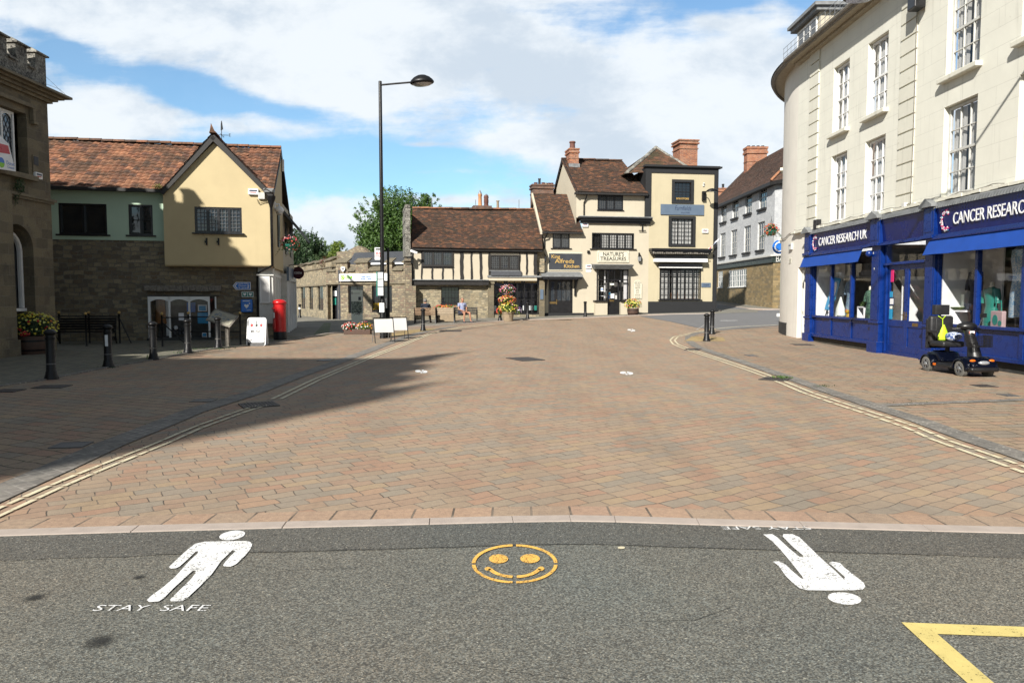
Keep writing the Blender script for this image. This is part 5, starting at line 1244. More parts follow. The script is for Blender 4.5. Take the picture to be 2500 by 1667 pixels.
mb=MB();tile_roof(mb,(q3[0],4,q2[1]),(Lw+.5,4,q2[1]),(q0[0],7,q0[1]),(Lw+.5,7,q0[1]),.3,.22,0,.012,21);mb.B("roof",m_slate,sb)
q=CB.L(870,648,4);MB().box(q[0]+.2,Lw+.4,4.3,7,0,q2[1]-.05).B("wall",m_dgrey,sb);MB().box(q[0]+.2,Lw+.4,3.95,4.06,q2[1]-.06,q2[1]+.05).B("gutter",m_whitep,sb)
for(a,b)in((903,926),(958,984)):
 q=CB.rect(a,650,b,662,4.28);window(sb,q[0],q[1],q[2],q[3],y=4.24,fw=.06,mat=m_black,cols=3,rows=2,bar=.03)
gb=CB.empty("stone_gable","rubble stone gable wall rising behind the stone shop","building")
P_=[CB.L(*p,8.5)for p in((822,660),(822,615),(846,613),(872,600),(882,603),(930,640),(930,660))]
MB().prism(P_[::-1],8.5,9.0).B("wall",m_rub3,gb)
# ------------------------------------------------------------------ timber framed tea room
KA=Frame(-6.05,42.9,11)
ka=KA.empty("timber_framed_tea_room","timber-framed tea room with brown tiled roof and cream panels on a stone ground floor","tea room")
X=lambda px,py=650,v=0:KA.L(px,py,v)[0]
Z=lambda py,px=1160,v=0:KA.L(px,py,v)[1]
x0,x1=X(1004),X(1329);zj=Z(690);ze_=Z(612)
sw1=KA.rect(1077,700,1121,741);sf=KA.rect(1205,678,1316,769)
xjr=X(1191,700)
mb=MB();wall_holes(mb,x0,xjr,-.3,zj,[(*sw1,.25)],0,.25);mb.B("stone_wall",m_rub2,ka)
mb=MB();mb.box(xjr,X(1205,720),-.12,.4,-.2,Z(668));mb.box(X(1316,720),x1,-.10,.4,-.1,Z(668));mb.B("stone_pier",m_ash,ka)
MB().box(xjr-.05,X(1206,700),-.2,-.121,Z(693),Z(688)).B("pier_capital",m_ash2,ka)
MB().box(X(1307,640),x1,-.02,.3,Z(664),ze_).B("upper_stone_pier",m_rub2,ka)
window(ka,*sw1,y=.06,fw=.06,mat=m_black,glass=m_glass,mull=1,cols=5,rows=3,bar=.02,sill=(.05,.12,.05))
J=-.28
pn=MB();pn.box(x0+.05,X(1311,650,J),J,0,zj+.12,ze_);pn.face(((x0+.05,J,zj+.12),(xjr,J,zj+.12),(xjr,0,zj+.12),(x0+.05,0,zj+.12)))
kw1=KA.rect(1031,613,1106,650,J);kw2=KA.rect(1195,622,1267,660,J)
pn.B("panels",m_panel,ka)
rt=RR(5)
tb=MB()
def post(px0,px1,py0,py1):
 a,b=X(px0,650,J),X(px1,650,J);z0,z1=Z(py1,1160,J),Z(py0,1160,J);n=6;L_,R_=[],[]
 for i in range(n+1):
  z=z0+(z1-z0)*i/n;w_=rt.uniform(-.022,.022);L_.append((a+w_,z));R_.append((b+w_+rt.uniform(-.02,.02),z))
 tb.prism(L_[::-1]+R_ if False else(R_+L_[::-1]),J-.035,J-.001)
for a,b,c,d in((1003,1009,609,690),(1028,1031.5,609,690),(1053,1056.5,653,690),(1079,1083,653,690),(1104,1107,609,690),(1123,1131,613,690),(1149,1153.5,615,690),(1171,1177,616,690),(1192,1196,616,676),(1267.5,1270,616,672),(1284,1288,616,670),(1303,1311,616,670)):post(a,b,c,d)
tb.box(x0,X(1311,650,J),J-.05,J-.001,Z(617,1160,J),Z(608,1160,J));tb.box(X(1029,650,J),X(1107,650,J),J-.045,J-.002,Z(655,1160,J),Z(650,1160,J))
tb.B("timber_frame",m_blackw,ka)
jb=MB();n=14
for i in range(n):
 a=x0-.05+(xjr-x0+.05)*i/n;b=x0-.05+(xjr-x0+.05)*(i+1)/n;j=rt.uniform(-.012,.012)
 jb.box(a,b,J-.07+j,.02,Z(696,1160,J)+j,zj+.13)
jb.B("jetty_beam",m_blackw,ka)
ld=MB();ld.box(x0,xjr,J-.16,J-.001,zj+.12,zj+.17);ld.B("lead_flashing",m_lead,ka)
window(ka,*kw1,y=J-.06,fw=.09,mat=m_blackw,glass=m_leadg,mull=3,cols=4,rows=6,bar=.014,depth=.05,frame_out=.04,sill=(.02,.04,.04),curtain=None)
window(ka,*kw2,y=J-.06,fw=.09,mat=m_blackw,glass=m_leadg,mull=3,cols=5,rows=7,bar=.014,depth=.05,frame_out=.04,sill=(.02,.04,.05),sillmat=m_lead)
MB().box(X(1196),X(1270),J-.12,J,Z(673),Z(662)).B("slate_ledge",m_slate,ka)
MB().box(X(1190,675,-.3),X(1322,675,-.3),-.34,.3,Z(677,1250,-.3),Z(672.5,1250,-.3)).B("lead_ledge",m_lead,ka)
a,b,c,d=sf
mb=MB();mb.box(a,b,.5,.55,0,d);sfo=mb.B("shopfront",m_black,ka)
mb=MB();zf_=Z(692,1260);mb.box(a,b,-.06,.0,zf_,d);mb.B("fascia_board",m_black,sfo)
mb=MB();zs=Z(764,1260);xs=[a+(b-a)*t for t in(0,.2,.36,.52,.68,.84,1)]
for x in xs:mb.box(x-.03,x+.03,.0,.08,zs,zf_)
for t in(.28,.55):mb.box(a,b,.005,.07,zf_+(zs-zf_)*t-.02,zf_+(zs-zf_)*t+.02)
mb.box(a,b,-.04,.1,zs-.08,zs);mb.B("glazing_frame",m_black,sfo)
MB().face(((a,.04,zs),(b,.04,zs),(b,.04,zf_),(a,.04,zf_)));g=MB();g.face(((a,.04,zs),(b,.04,zs),(b,.04,zf_),(a,.04,zf_)));g.B("glass",m_glassc,sfo)
mb=MB();mb.box(a,b,-.02,.5,-.2,zs-.08);mb.B("stone_riser",m_rub2,sfo)
for(px,c0,c1)in((1209,746,760),(1280,746,758),(1291,746,758),(1299,746,758),(1308,746,758)):
 q=KA.rect(px-3.5,c0,px+3,c1,.2);MB().box(q[0],q[1],.2,.24,q[2],q[3]).B("chair_back",m_interw if px!=1308 else m_greensg,sfo,bevel=.02)
zt_=zf_+(d-zf_)*.34;hh=(d-zf_)
for t,px0,px1 in(("King",1212.5,1229),("Alfreds",1239,1272),("Kitchen",1282,1309)):
 xa2,xb2=KA.L(px0,685)[0],KA.L(px1,685)[0];TX("lettering",t,m_gold,sfo,(xa2+xb2)/2,-.064,zt_,hh*.62,xb2-xa2,.003,bold=.006)
for px in(1209,1233.5,1277):q=KA.L(px,685.5)[0];MB().box(q-.02,q+.02,-.066,-.061,zt_-.02,zt_+.02).B("dot",m_gold,sfo)
MB().box(X(1318),X(1325.5),-.14,-.102,Z(731),Z(706)).B("menu_case",m_greys,ka)
V1=3.1;er=KA.L(1325,608,-.6);rl=KA.L(1007,508,V1);rr_=KA.L(1310,512,V1);el=KA.L(1006,603,-.6)
ez=(el[1]+er[1])/2;rz_=(rl[1]+rr_[1])/2
mb=MB();tile_roof(mb,(el[0],-.6,el[1]),(er[0],-.6,er[1]),(rl[0],V1,rl[1]),(rr_[0]+.25,V1,rr_[1]),.19,.105,0,.022,31,.10);mb.B("tiled_roof",m_tile,ka)
mb=MB();ridge(mb,(rl[0],V1,rl[1]-.02),(rr_[0]+.2,V1,rr_[1]-.02),.13,.5);mb.B("ridge_tiles",m_pantile,ka)
MB().box(el[0],er[0],-.5,.2,Z(613,1160,-.3),Z(607,1160,-.5)).B("eaves_board",m_blackw,ka)
mb=MB();mb.face(((rl[0],V1+.05,rl[1]),(rr_[0]+.2,V1+.05,rr_[1]),(rr_[0]+.2,V1+4,ze_),(rl[0],V1+4,ze_)));mb.B("rear_roof",m_tile3,ka)
qa,qb=KA.L(990,650,-.55)[0],KA.L(1004,650,-.55)[0]
mb=MB();zk_=KA.L(998,618,-.6)[1];zt0=KA.L(998,501,0)[1];rt2=RR(3)
z=zk_-.1
while z<zt0:
 j=rt2.uniform(-.02,.02);mb.box(qa+.02+j,qb-.02+j*.5,-.35+j,3.0,z,min(z+.245,zt0));z+=.25
mb.box(qa-.05,qb+.05,-.6,.3,zk_-.2,zk_-.1);mb.B("stone_gable_parapet",m_lich,ka)
mb=MB();mb.box(qa,qb+.02,-.55,.3,-.3,zk_-.45);mb.box(qa-.06,qb+.08,-.66,.3,zk_-.46,zk_-.30);mb.box(qa-.0,qb+.05,-.62,.3,zk_-.62,zk_-.55);mb.box(qa+.1,qb+.25,-.6,.3,-.3,Z(698));mb.B("stone_buttress",m_rub3,ka)
cc_=KA.empty("cctv_camera","white tube camera on a black bracket at the tea room's left corner","camera");q=KA.L(1010,615,-.9)
MB().box(-.2,.22,-.07,.07,-.07,.07,MT((q[0],-.9,q[1]))@MR(R(20),4,'Y')).B("housing",m_white,cc_,bevel=.03);q2=KA.L(1006,633,-.6)
MB().tube([(q[0],-.9,q[1]-.05),(q[0]-.05,-.8,q2[1]+.1),(q2[0],-.6,q2[1])],.03,6).box(q2[0]-.08,q2[0]+.08,-.68,-.55,q2[1]-.25,q2[1]+.2).B("bracket",m_iron,cc_)
kc=KA.empty("chimney_stack","low chimney stack with tall buff and squat terracotta pots behind the tea room ridge","chimney")
q=KA.rect(1156,502,1201,514,5.0);m_buff=M("buff_clay_pot",(.55,.27,.12),.8,.15,8,.2,40);m_terra=M("dark_terracotta_pot",(.14,.055,.04),.8,.25,8,.2,40)
zc=q[3];xp1,xp2=KA.L(1172,500,5.4)[0],KA.L(1187,500,5.4)[0];h1=KA.L(1172,474,5.4)[1]-zc;h2=KA.L(1187,478,5.4)[1]-zc
MB().box(q[0],q[1],5,5.9,4,zc).B("stack",m_brick2,kc)
MB().lathe([(.15,0),(.13,.1),(.115,h1*.8),(.14,h1*.85),(.14,h1)],(xp1,5.4,zc),12).B("buff_pot",m_buff,kc,smooth=True);MB().lathe([(.13,h1),(.1,h1+.1),(.01,h1+.28)],(xp1,5.4,zc),10).B("metal_cap",m_galv,kc)
MB().lathe([(.17,0),(.14,h2*.3),(.17,h2*.35),(.15,h2*.5),(.17,h2*.55),(.14,h2*.7),(.17,h2*.8),(.15,h2)],(xp2,5.4,zc),12).B("terracotta_pot",m_terra,kc,smooth=True);MB().ball((xp2,5.4,zc+h2),.12,10).B("wire_cowl",m_galv,kc)
q=KA.rect(1214,491,1219,508,5);MB().lathe([(.09,0),(.08,q[3]-zc+.15),(.12,q[3]-zc+.15),(.12,q[3]-zc+.2)],((q[0]+q[1])/2,5.2,zc-.15),8).B("small_pot",m_terr,kc);MB().box(q[0]-.5,q[1]+.2,5,5.6,4,zc-.15).B("low_stack",m_brick2,kc)
for px in(1054,1161,1267):
 q=KA.L(px,505,V1);t2=KA.L(px,488,V1)[1];MB().tube([(q[0],V1,q[1]-.2),(q[0],V1,t2)],.02,5).B("ridge_rod",m_galv,ka)
# ------------------------------------------------------------------ tea room entrance wing + shop with steep roof
NT=Frame(1.95,44.85,9.5)
def nX(px,py=650,v=0):return NT.L(px,py,v)[0]
def nZ(py,px=1460,v=0):return NT.L(px,py,v)[1]
an=NT.empty("tea_room_entrance_wing","narrow cream rendered wing with tiled roof, black door and dark King Alfreds Kitchen sign","building")
xa0,xa1=nX(1327),nX(1421)
aw_=NT.rect(1349,567,1391,606);dr_=NT.rect(1339,677,1398,769)
zbn=-.1
mb=MB();wall_holes(mb,xa0,xa1,zbn,nZ(563,1380),[(*aw_,.12),(dr_[0],dr_[1],zbn,dr_[3],.15)],0,.12)
qd_=NT.L(1304,473,2.6);
mb.face(((xa0,0,zbn),(xa0,0,nZ(563,1330)),(xa0,2.6,qd_[1]-.1),(xa0,5,nZ(563,1330)),(xa0,5,zbn)))
mb.B("wall",m_cream,an)
MB().box(xa0,xa1,-.02,-.001,zbn,nZ(764,1370)).B("black_plinth",m_blackwall,an)
window(an,*aw_,y=.02,fw=.07,mat=m_black,glass=m_leadg,mull=2,cols=4,rows=6,bar=.012,sill=(.12,.1,.05),frame_out=.0,curtain=None)
mb=MB();p=[NT.L(1325,564,-.35),NT.L(1422,566,-.35),NT.L(1309,474,2.6),NT.L(1394,473,2.6)]
zr_=(p[2][1]+p[3][1])/2
tile_roof(mb,(p[0][0],-.35,p[0][1]),(nX(1423,566,-.35),-.35,p[1][1]),(p[0][0]-.0,2.6,zr_),(nX(1423,566,-.35),2.6,zr_),.19,.105,0,.022,41,.05);mb.B("tiled_roof",m_tile,an)
mb=MB();mb.box(p[0][0],xa1,-.32,.0,p[0][1]-.14,p[0][1]-.03);mb.B("eaves_board",m_blackw,an)
mb=MB();mb.poly([(p[0][0]-.02,-.3,p[0][1]-.02),(p[0][0]-.02,2.6,zr_+.02),(p[0][0]-.14,2.6,zr_+.02),(p[0][0]-.14,-.3,p[0][1]-.02),(p[0][0]-.02,-.3,p[0][1]-.2),(p[0][0]-.02,2.6,zr_-.2),(p[0][0]-.14,2.6,zr_-.2),(p[0][0]-.14,-.3,p[0][1]-.2)],((0,1,2,3),(7,6,5,4),(3,2,6,7),(0,3,7,4),(1,0,4,5)))
mb.B("verge",m_cream,an)
mb=MB();mb.face(((p[0][0],2.62,zr_),(xa1,2.62,zr_),(xa1,5.4,p[0][1]),(p[0][0],5.4,p[0][1])));mb.B("rear_roof",m_tile3,an)
q=NT.L(1331,572,-.3);q2=NT.L(1329,608,-.06);q3=NT.L(1336,568,-.35)
MB().tube([(q3[0],-.35,q3[1]),(q3[0]-.02,-.3,q3[1]-.15),(q2[0],-.07,q3[1]-.4),(q2[0],-.07,q2[1])],.045,6).B("downpipe",m_iron,an)
sgn=NT.rect(1340,619,1420,658,-.04);s_=MB().box(*sgn[:2],-.07,-.002,*sgn[2:]).B("sign_board",m_dgrey,an);MB().box(sgn[0]-.04,sgn[1]+.04,-.05,-.001,sgn[2]-.05,sgn[3]+.05).B("sign_border",m_creamsg,an)
for t,px0,px1,py in(("King",1346,1367,627),("Alfreds",1355,1402,638),("Kitchen",1377,1414,650)):
 xa2,xb2=nX(px0,py,-.07),nX(px1,py,-.07);TX("lettering",t,m_gold,s_,(xa2+xb2)/2,-.073,nZ(py,1380,-.07),.31 if t!="Alfreds" else .36,xb2-xa2,.002,bold=.004)
pq_=NT.rect(1321,666,1421,676,-.5)
mb=MB();mb.poly([(pq_[0],-.75,pq_[2]),(pq_[1],-.75,pq_[2]),(pq_[1],0,pq_[2]+.1),(pq_[0],0,pq_[2]+.1),(pq_[0],-.75,pq_[2]+.09),(pq_[1],-.75,pq_[2]+.09),(pq_[1],0,pq_[3]+.08),(pq_[0],0,pq_[3]+.08)],((0,3,2,1),(4,5,6,7),(0,1,5,4),(1,2,6,5),(3,0,4,7)))
mb.B("porch_lead_roof",m_lead,an);MB().box(pq_[0]+.05,pq_[1]-.05,-.70,0,pq_[2]-.16,pq_[2]-.004).B("porch_beam",m_black,an)
mb=MB()
for px in(1333,1407):
 xx=nX(px,700,-.3);zb_2=nZ(722 if px>1350 else 721,1400,-.1)
 mb.box(xx-.06,xx+.06,-.10,-.001,zb_2,pq_[2]-.16)
 mb.tube([(xx,-.08,zb_2+.25),(xx,-.28,pq_[2]-.5),(xx,-.6,pq_[2]-.18)],.055,6)
mb.B("porch_bracket",m_black,an)
dm=MB();dm.box(dr_[0],dr_[1],.10,.14,zbn,dr_[3]);dm.box(dr_[0],dr_[0]+.08,.0,.1,zbn,dr_[3]);dm.box(dr_[1]-.08,dr_[1],.0,.1,zbn,dr_[3]);dm.box(dr_[0],dr_[1],.02,.1,dr_[3]-.12,dr_[3]);do=dm.B("door",m_black,an)
for(a,b)in((1345,1353.5),(1361,1370),(1372,1381),(1383,1392)):
 q=NT.rect(a,688,b,734,.09);g=MB();n=8
 g.face([(q[0],.094,q[2]),(q[1],.094,q[2]),(q[1],.094,q[3]-.1)]+[((q[0]+q[1])/2+(q[1]-q[0])/2*cos(PI*k/n),.094,q[3]-.1+.1*sin(PI*k/n))for k in range(1,n)]+[(q[0],.094,q[3]-.1)]);g.B("glass_panel",m_leadg,do)
q=NT.rect(1342,736.5,1357,741.5,.09);MB().box(q[0],q[1],.085,.099,q[2],q[3]).B("letterbox",m_brass,do);q=NT.rect(1358,723,1360,743,.08);MB().box(q[0],q[1],.08,.099,q[2],q[2]+.3).tube([(q[0],.07,q[2]+.22),(q[0]+.14,.07,q[2]+.22)],.015,5).B("handle",m_brass,do)
q=NT.rect(1401,698,1406,703,-.02);MB().box(q[0],q[1]+.05,-.03,-.002,q[2],q[3]).B("door_plaque",m_barrel,an)
q=NT.rect(1434,612,1439,618,-.1)
nt=NT.empty("gift_shop","cream rendered gift shop with steep tiled roof and red brick chimney","shop building")
x0n,x1n=nX(1421),nX(1583);zc1=nZ(541,1490,0)
w2_=NT.rect(1445,569,1548,607.5)
mb=MB();bay=(nX(1461,700),nX(1530,700))
wall_holes(mb,x0n,x1n,zbn,nZ(544,1490),[(*w2_,.10),(bay[0],bay[1],zbn,nZ(652,1490),.5)],0,.1);mb.B("lower_wall",m_cream,nt)
mb=MB()
for a,b in((x0n,bay[0]),(bay[1],x1n)):mb.box(a,b,-.025,-.001,zbn,nZ(764,1430))
mb.B("black_plinth",m_blackwall,nt)
window(nt,*w2_,y=.01,fw=.07,mat=m_black,glass=m_glassb,mull=5,cols=3,rows=5,bar=.011,sill=(.14,.12,.05),curtain=(m_curt,[(.2,.98,0,1)]))
MB().box(w2_[0],w2_[1],.25,.3,w2_[2],w2_[3]).B("dark_room",m_dark,nt)
UP=.15;xu0,xu1=nX(1407,500,UP),nX(1578,500,UP);zu1=nZ(470,1490,UP);uw=NT.rect(1459,475,1521.5,513,UP)
mb=MB();wall_holes(mb,xu0,xu1,nZ(533,1490,UP),zu1,[(*uw,.1)],UP,.1)
vr=3.6;apx=NT.L(1388,390,vr)
mb.face(((xu0,UP,3.5),(xu0,UP,zu1),(xu0,vr,apx[1]-.1),(xu0,7.0,zu1),(xu0,7.0,3.5)))
mb.B("upper_wall",m_cream,nt)
window(nt,*uw,y=UP+.01,fw=.07,mat=m_black,glass=m_leadg,mull=3,cols=4,rows=6,bar=.011,sill=(.05,.08,.05))
cq=NT.rect(1401,529,1594,545,-.3)
mb=MB();mb.prism([(0,0)]*3,0,0)if False else None
for k,(o,za_,zb_2)in enumerate(((.36,.26,.36),(.28,.14,.26),(.16,.0,.14))):
 mb.box(x0n-o*.6,x1n+o*.3,-o,UP,cq[2]+za_,cq[2]+zb_2-.002)
mb.B("cornice",m_black,nt);mb=MB();mb.box(x0n-.26,x1n+.12,-.40,UP,cq[2]+.36,cq[2]+.41);mb.B("lead_capping",m_lead,nt)
e0_,e1_=NT.L(1406,467,-.25),NT.L(1583,472,-.25);rz2=(NT.L(1400,390,vr)[1]+NT.L(1515,392,vr)[1])/2
mb=MB();xr1=nX(1519,391,vr);tile_roof(mb,(e0_[0]-.05,-.25,e0_[1]),(e1_[0],-.25,e0_[1]),(e0_[0]-.05,vr,rz2),(xr1,vr,rz2),.19,.105,0,.022,51,.06);mb.B("tiled_roof",m_tile,nt)
mb=MB();tile_roof(mb,(e1_[0],-.25,e0_[1]),(e1_[0],7.2,e0_[1]),(xr1,vr,rz2),(xr1,vr+.05,rz2),.19,.12,0,.02,52)
mb.face(((xr1,vr+.02,rz2),(e0_[0],vr+.02,rz2),(e0_[0],7.2,e0_[1]),(e1_[0],7.2,e0_[1])),(.2,.2));mb.B("hipped_roof_end",m_tile3,nt)
mb=MB();ridge(mb,(e0_[0],vr,rz2),(xr1,vr,rz2),.12);mb.B("ridge_tiles",m_tile3,nt)
MB().box(e0_[0],e1_[0],-.22,UP,e0_[1]-.16,e0_[1]-.04).B("eaves_board",m_blackw,nt)
mb=MB();x=xu0-.0;mb.poly([(x-.10,-.25,e0_[1]+.02),(x-.10,vr,rz2+.02),(x-.0,vr,rz2+.02),(x,-.25,e0_[1]+.02),(x-.10,-.25,e0_[1]-.18),(x-.10,vr,rz2-.2),(x,vr,rz2-.2),(x,-.25,e0_[1]-.18)],((0,3,2,1),(4,5,6,7),(0,1,5,4),(0,4,7,3)))
mb.poly([(x-.10,7.2,e0_[1]+.02),(x-.10,vr,rz2+.02),(x-.0,vr,rz2+.02),(x,7.2,e0_[1]+.02),(x-.10,7.2,e0_[1]-.18),(x-.10,vr,rz2-.2)],((0,3,2,1),(0,1,5,4)));mb.B("bargeboard",m_blackw,nt)
q=NT.L(1426,527,.05);q3=NT.L(1434,474,-.2)
MB().tube([(q3[0],-.2,q3[1]),(q3[0]-.02,0,q3[1]-.2),(q[0],.08,q3[1]-.5),(q[0],.08,q[1])],.04,6).B("downpipe",m_iron,nt)
q=NT.rect(1391,346,1413,396,vr-.9);ct=NT.L(1400,362,vr-.9)[1]
chimney(nt,q[0],q[1],vr-.9,vr+.2,rz2-1.2,ct,m_brick,[((q[0]+q[1])/2,vr-.4,.19,NT.L(1400,346,vr-.4)[1]-ct,m_terra,'')],.30)
MB().box(q[0]-.06,q[1]+.06,vr-.98,vr-.85,rz2-.95,rz2-.45).B("chimney_flashing",m_lead,nt)
bz0,bz1=nZ(733,1490,-.35),nZ(656,1490,-.35);bx0,bx1=nX(1458.5,700,-.35),nX(1532.5,700,-.35);dx0,dx1=nX(1483,700,-.1),nX(1511,700,-.1);zmid=nZ(683,1490,-.35)
by=MB()
for x in(bx0,dx0-.05,dx1+.05,bx1):by.box(x-.035,x+.035,-.38,-.30,bz0,bz1)
by.box(bx0-.03,bx1+.03,-.39,-.29,zmid-.03,zmid+.03);by.box(bx0-.03,bx1+.03,-.39,-.29,bz1-.06,bz1+.04)
xc_=(dx0+dx1)/2;by.box(xc_-.02,xc_+.02,-.37,-.31,zmid,bz1)
by.box(bx0-.02,bx0+.04,-.32,0,bz1-.08,bz1);by.box(bx1-.04,bx1+.02,-.32,0,bz1-.08,bz1)
bo=by.B("bay_window",m_black,nt)
MB().box(bx0-.18,dx0-.03,-.46,0,bz0-.09,bz0).box(dx1+.03,bx1+.18,-.46,0,bz0-.09,bz0).B("sill",m_black,bo)
MB().box(bx0-.12,dx0-.06,-.34,0,zbn,bz0-.09).B("rendered_riser",m_cream,bo);MB().box(dx1+.06,bx1+.03,-.34,0,zbn,bz0-.09).B("rendered_riser",m_cream,bo)
g=MB()
for(a,b)in((bx0,dx0-.05),(dx1+.05,bx1)):g.face(((a,-.34,bz0),(b,-.34,bz0),(b,-.34,bz1),(a,-.34,bz1)))
g.face(((dx0-.05,-.34,zmid),(dx1+.05,-.34,zmid),(dx1+.05,-.34,bz1),(dx0-.05,-.34,bz1)))
g.face(((bx1,-.34,bz0),(bx1,0,bz0),(bx1,0,bz1),(bx1,-.34,bz1)));g.face(((bx0,0,bz0),(bx0,-.34,bz0),(bx0,-.34,bz1),(bx0,0,bz1)));g.B("glass",m_glassc,bo)
q=NT.rect(1448,644,1545,657,-.5)
mb=MB();mb.poly([(q[0]+.15,-.55,q[2]),(q[1]-.15,-.55,q[2]),(q[1]-.15,0,q[2]),(q[0]+.15,0,q[2]),(q[0],-.78,q[3]-.08),(q[1],-.78,q[3]-.08),(q[1],0,q[3]),(q[0],0,q[3])],((0,3,2,1),(4,5,6,7),(0,1,5,4),(1,2,6,5),(3,0,4,7)));mb.B("canopy",m_lead,bo)
MB().box(bx0-.03,bx1+.03,-.40,0,bz1+.04,q[2]+.0).B("fascia",m_black,bo)
MB().box(bx0,bx1,.45,.5,zbn,bz1).box(bx0,bx1,-.3,.45,bz1-.02,bz1+.02).B("interior",m_inter,bo)
door=MB();door.box(dx0,dx0+.09,-.14,-.08,zbn,zmid);door.box(dx1-.09,dx1,-.14,-.08,zbn,zmid);door.box(dx0+.09,dx1-.09,-.14,-.08,zmid-.1,zmid);door.box(dx0+.09,dx1-.09,-.14,-.08,zbn,nZ(731,1495,-.1));do=door.B("door",m_black,nt)
MB().face(())if False else None
g=MB();g.face(((dx0,-.11,bz0-.1),(dx1,-.11,bz0-.1),(dx1,-.11,zmid),(dx0,-.11,zmid)));g.B("glass",m_glassc,do)
q=NT.rect(1488,732.5,1499,736,-.15);MB().box(q[0],q[1],-.15,-.141,q[2],q[3]+.02).B("letterbox",m_brass,do)
def sheet_(par,nm,a,b,c,d,v,m_):q=NT.rect(a,b,c,d,v);return MB().box(q[0],q[1],v-.004,v+.004,q[2],q[3]).B(nm,m_,par)
sheet_(do,"notice",1491,717,1499.5,728,-.145,m_whitep);sheet_(do,"notice",1483.5,714,1490,720,-.145,m_skyb);sheet_(do,"notice",1482.5,722,1488,729,-.145,m_bluesign);sheet_(do,"notice",1502,721,1506,730,-.145,m_boardw);sheet_(do,"open_sign",1488,691.5,1499,696,-.145,m_palegrn)
sheet_(bo,"sticker",1467,702,1472.5,711,-.36,m_whitep);sheet_(bo,"sticker_mark",1468,704,1471.5,708,-.366,m_bluesign)
for k in range(3):sheet_(bo,"display_shelf",1464,698+k*12,1480,699.2+k*12,.1,m_interw)
sheet_(bo,"display_post",1475,660,1478,728,.0,m_boardw);sheet_(bo,"side_curtain",1522,662,1531,730,-.05,m_boardw)
for px in(1493,1500,1514):q=NT.L(px,687,.0);MB().ball((q[0],0,q[1]),.05,8).B("spot_light",m_whitep,bo)
ss=NT.empty("shop_name_sign","cream sign lettered Nature's Treasures above the gift shop's bay","sign");q=NT.rect(1458.5,612,1535.5,640.5,-.03)
MB().box(q[0],q[1],-.06,-.002,q[2],q[3]).B("board",m_creamsg,ss,bevel=.008)
mb=MB();e=.06;y_=-.062
P8=[(q[0]+e,q[2]+.16),(q[0]+.16,q[2]+e),(q[1]-.16,q[2]+e),(q[1]-e,q[2]+.16),(q[1]-e,q[3]-.16),(q[1]-.16,q[3]-e),(q[0]+.16,q[3]-e),(q[0]+e,q[3]-.16),(q[0]+e,q[2]+.16)]
mb.tube([(x,y_,z)for x,z in P8],.008,4);mb.B("border_line",m_ink,ss)
xm=(q[0]+q[1])/2;TX("lettering","NATURE'S",m_ink,ss,xm,-.064,q[3]-.23,.32,(q[1]-q[0])*.66,.002,bold=.006);TX("lettering","TREASURES",m_ink,ss,xm,-.064,q[2]+.21,.32,(q[1]-q[0])*.82,.002,bold=.006)
ss=NT.empty("arched_notice_sign","small arched cream notice with rows of writing right of the gift shop's bay","sign");q=NT.rect(1545.5,684,1567.5,729.5,-.03)
n=10;xm=(q[0]+q[1])/2;hw=(q[1]-q[0])/2;zt4=q[3]-.18
arc=[(xm+hw*.72*cos(PI*k/n),zt4+.17*sin(PI*k/n))for k in range(n+1)]
MB().prism([(q[0],q[2]),(q[1],q[2]),(q[1],zt4-.03)]+arc+[(q[0],zt4-.03)],-.04,-.002).B("board",m_creamsg,ss)
MB().tube([(q[0]+.02,-.042,q[2]+.02),(q[1]-.02,-.042,q[2]+.02),(q[1]-.02,-.042,zt4-.04),(q[1]-.1,-.042,zt4+.02),(xm,-.042,q[3]-.03),(q[0]+.1,-.042,zt4+.02),(q[0]+.02,-.042,zt4-.04),(q[0]+.02,-.042,q[2]+.02)],.006,4).B("border_line",m_ink,ss)
for k,t in enumerate(("NATURE'S","TREASURES","Lots of great gifts","Jewellery & fossils","Crystals","Minerals","and more","Unusual presents","from around","the world")):
 TX("lettering",t,m_ink,ss,xm,-.043,zt4+.02-k*.106,.11 if k>1 else .12,hw*(1.2 if k!=4 and k!=5 and k!=6 else .7),.0015)
q=NT.rect(1421,546,1436,553,-.03);alarm_box(nt,(q[0]+q[1])/2,-.001,(q[2]+q[3])/2,.38);q=NT.rect(1430,646,1444,656,-.03);alarm_box(nt,(q[0]+q[1])/2,-.001,(q[2]+q[3])/2,.36)
q=NT.rect(1430.5,657,1443.5,664,-.02);MB().box(q[0],q[1],-.02,-.002,q[2],q[3]).B("white_plate",m_whitep,nt)
q=NT.rect(1433.5,612,1439,618,-.02);MB().box(q[0],q[1],-.12,-.002,q[2],q[3]).B("small_box",m_iron,nt)
q=NT.rect(1561,547,1578,563,-.2);mb=MB();mb.tube([(q[0],-.12,q[3]),(q[1],-.12,q[3]-.02)],.03,5).tube([(q[0],-.12,q[2]),(q[1],-.12,q[2])],.03,5).tube([((q[0]+q[1])/2,-.1,q[2]),((q[0]+q[1])/2,-.1,q[3])],.04,5);mb.B("iron_sign_bracket",m_iron,nt)
LG="wall lanterns on the tea room and gift shop"
q=NT.L(1562,630,-.16);lantern(None,NT.W(q[0],0,q[1]),NT.a,"black wall lantern right of the Nature's Treasures sign",LG)
q=NT.L(1329.5,630,-.16);lantern(None,NT.W(q[0],0,q[1]),NT.a,"black wall lantern left of the King Alfreds Kitchen board",LG)
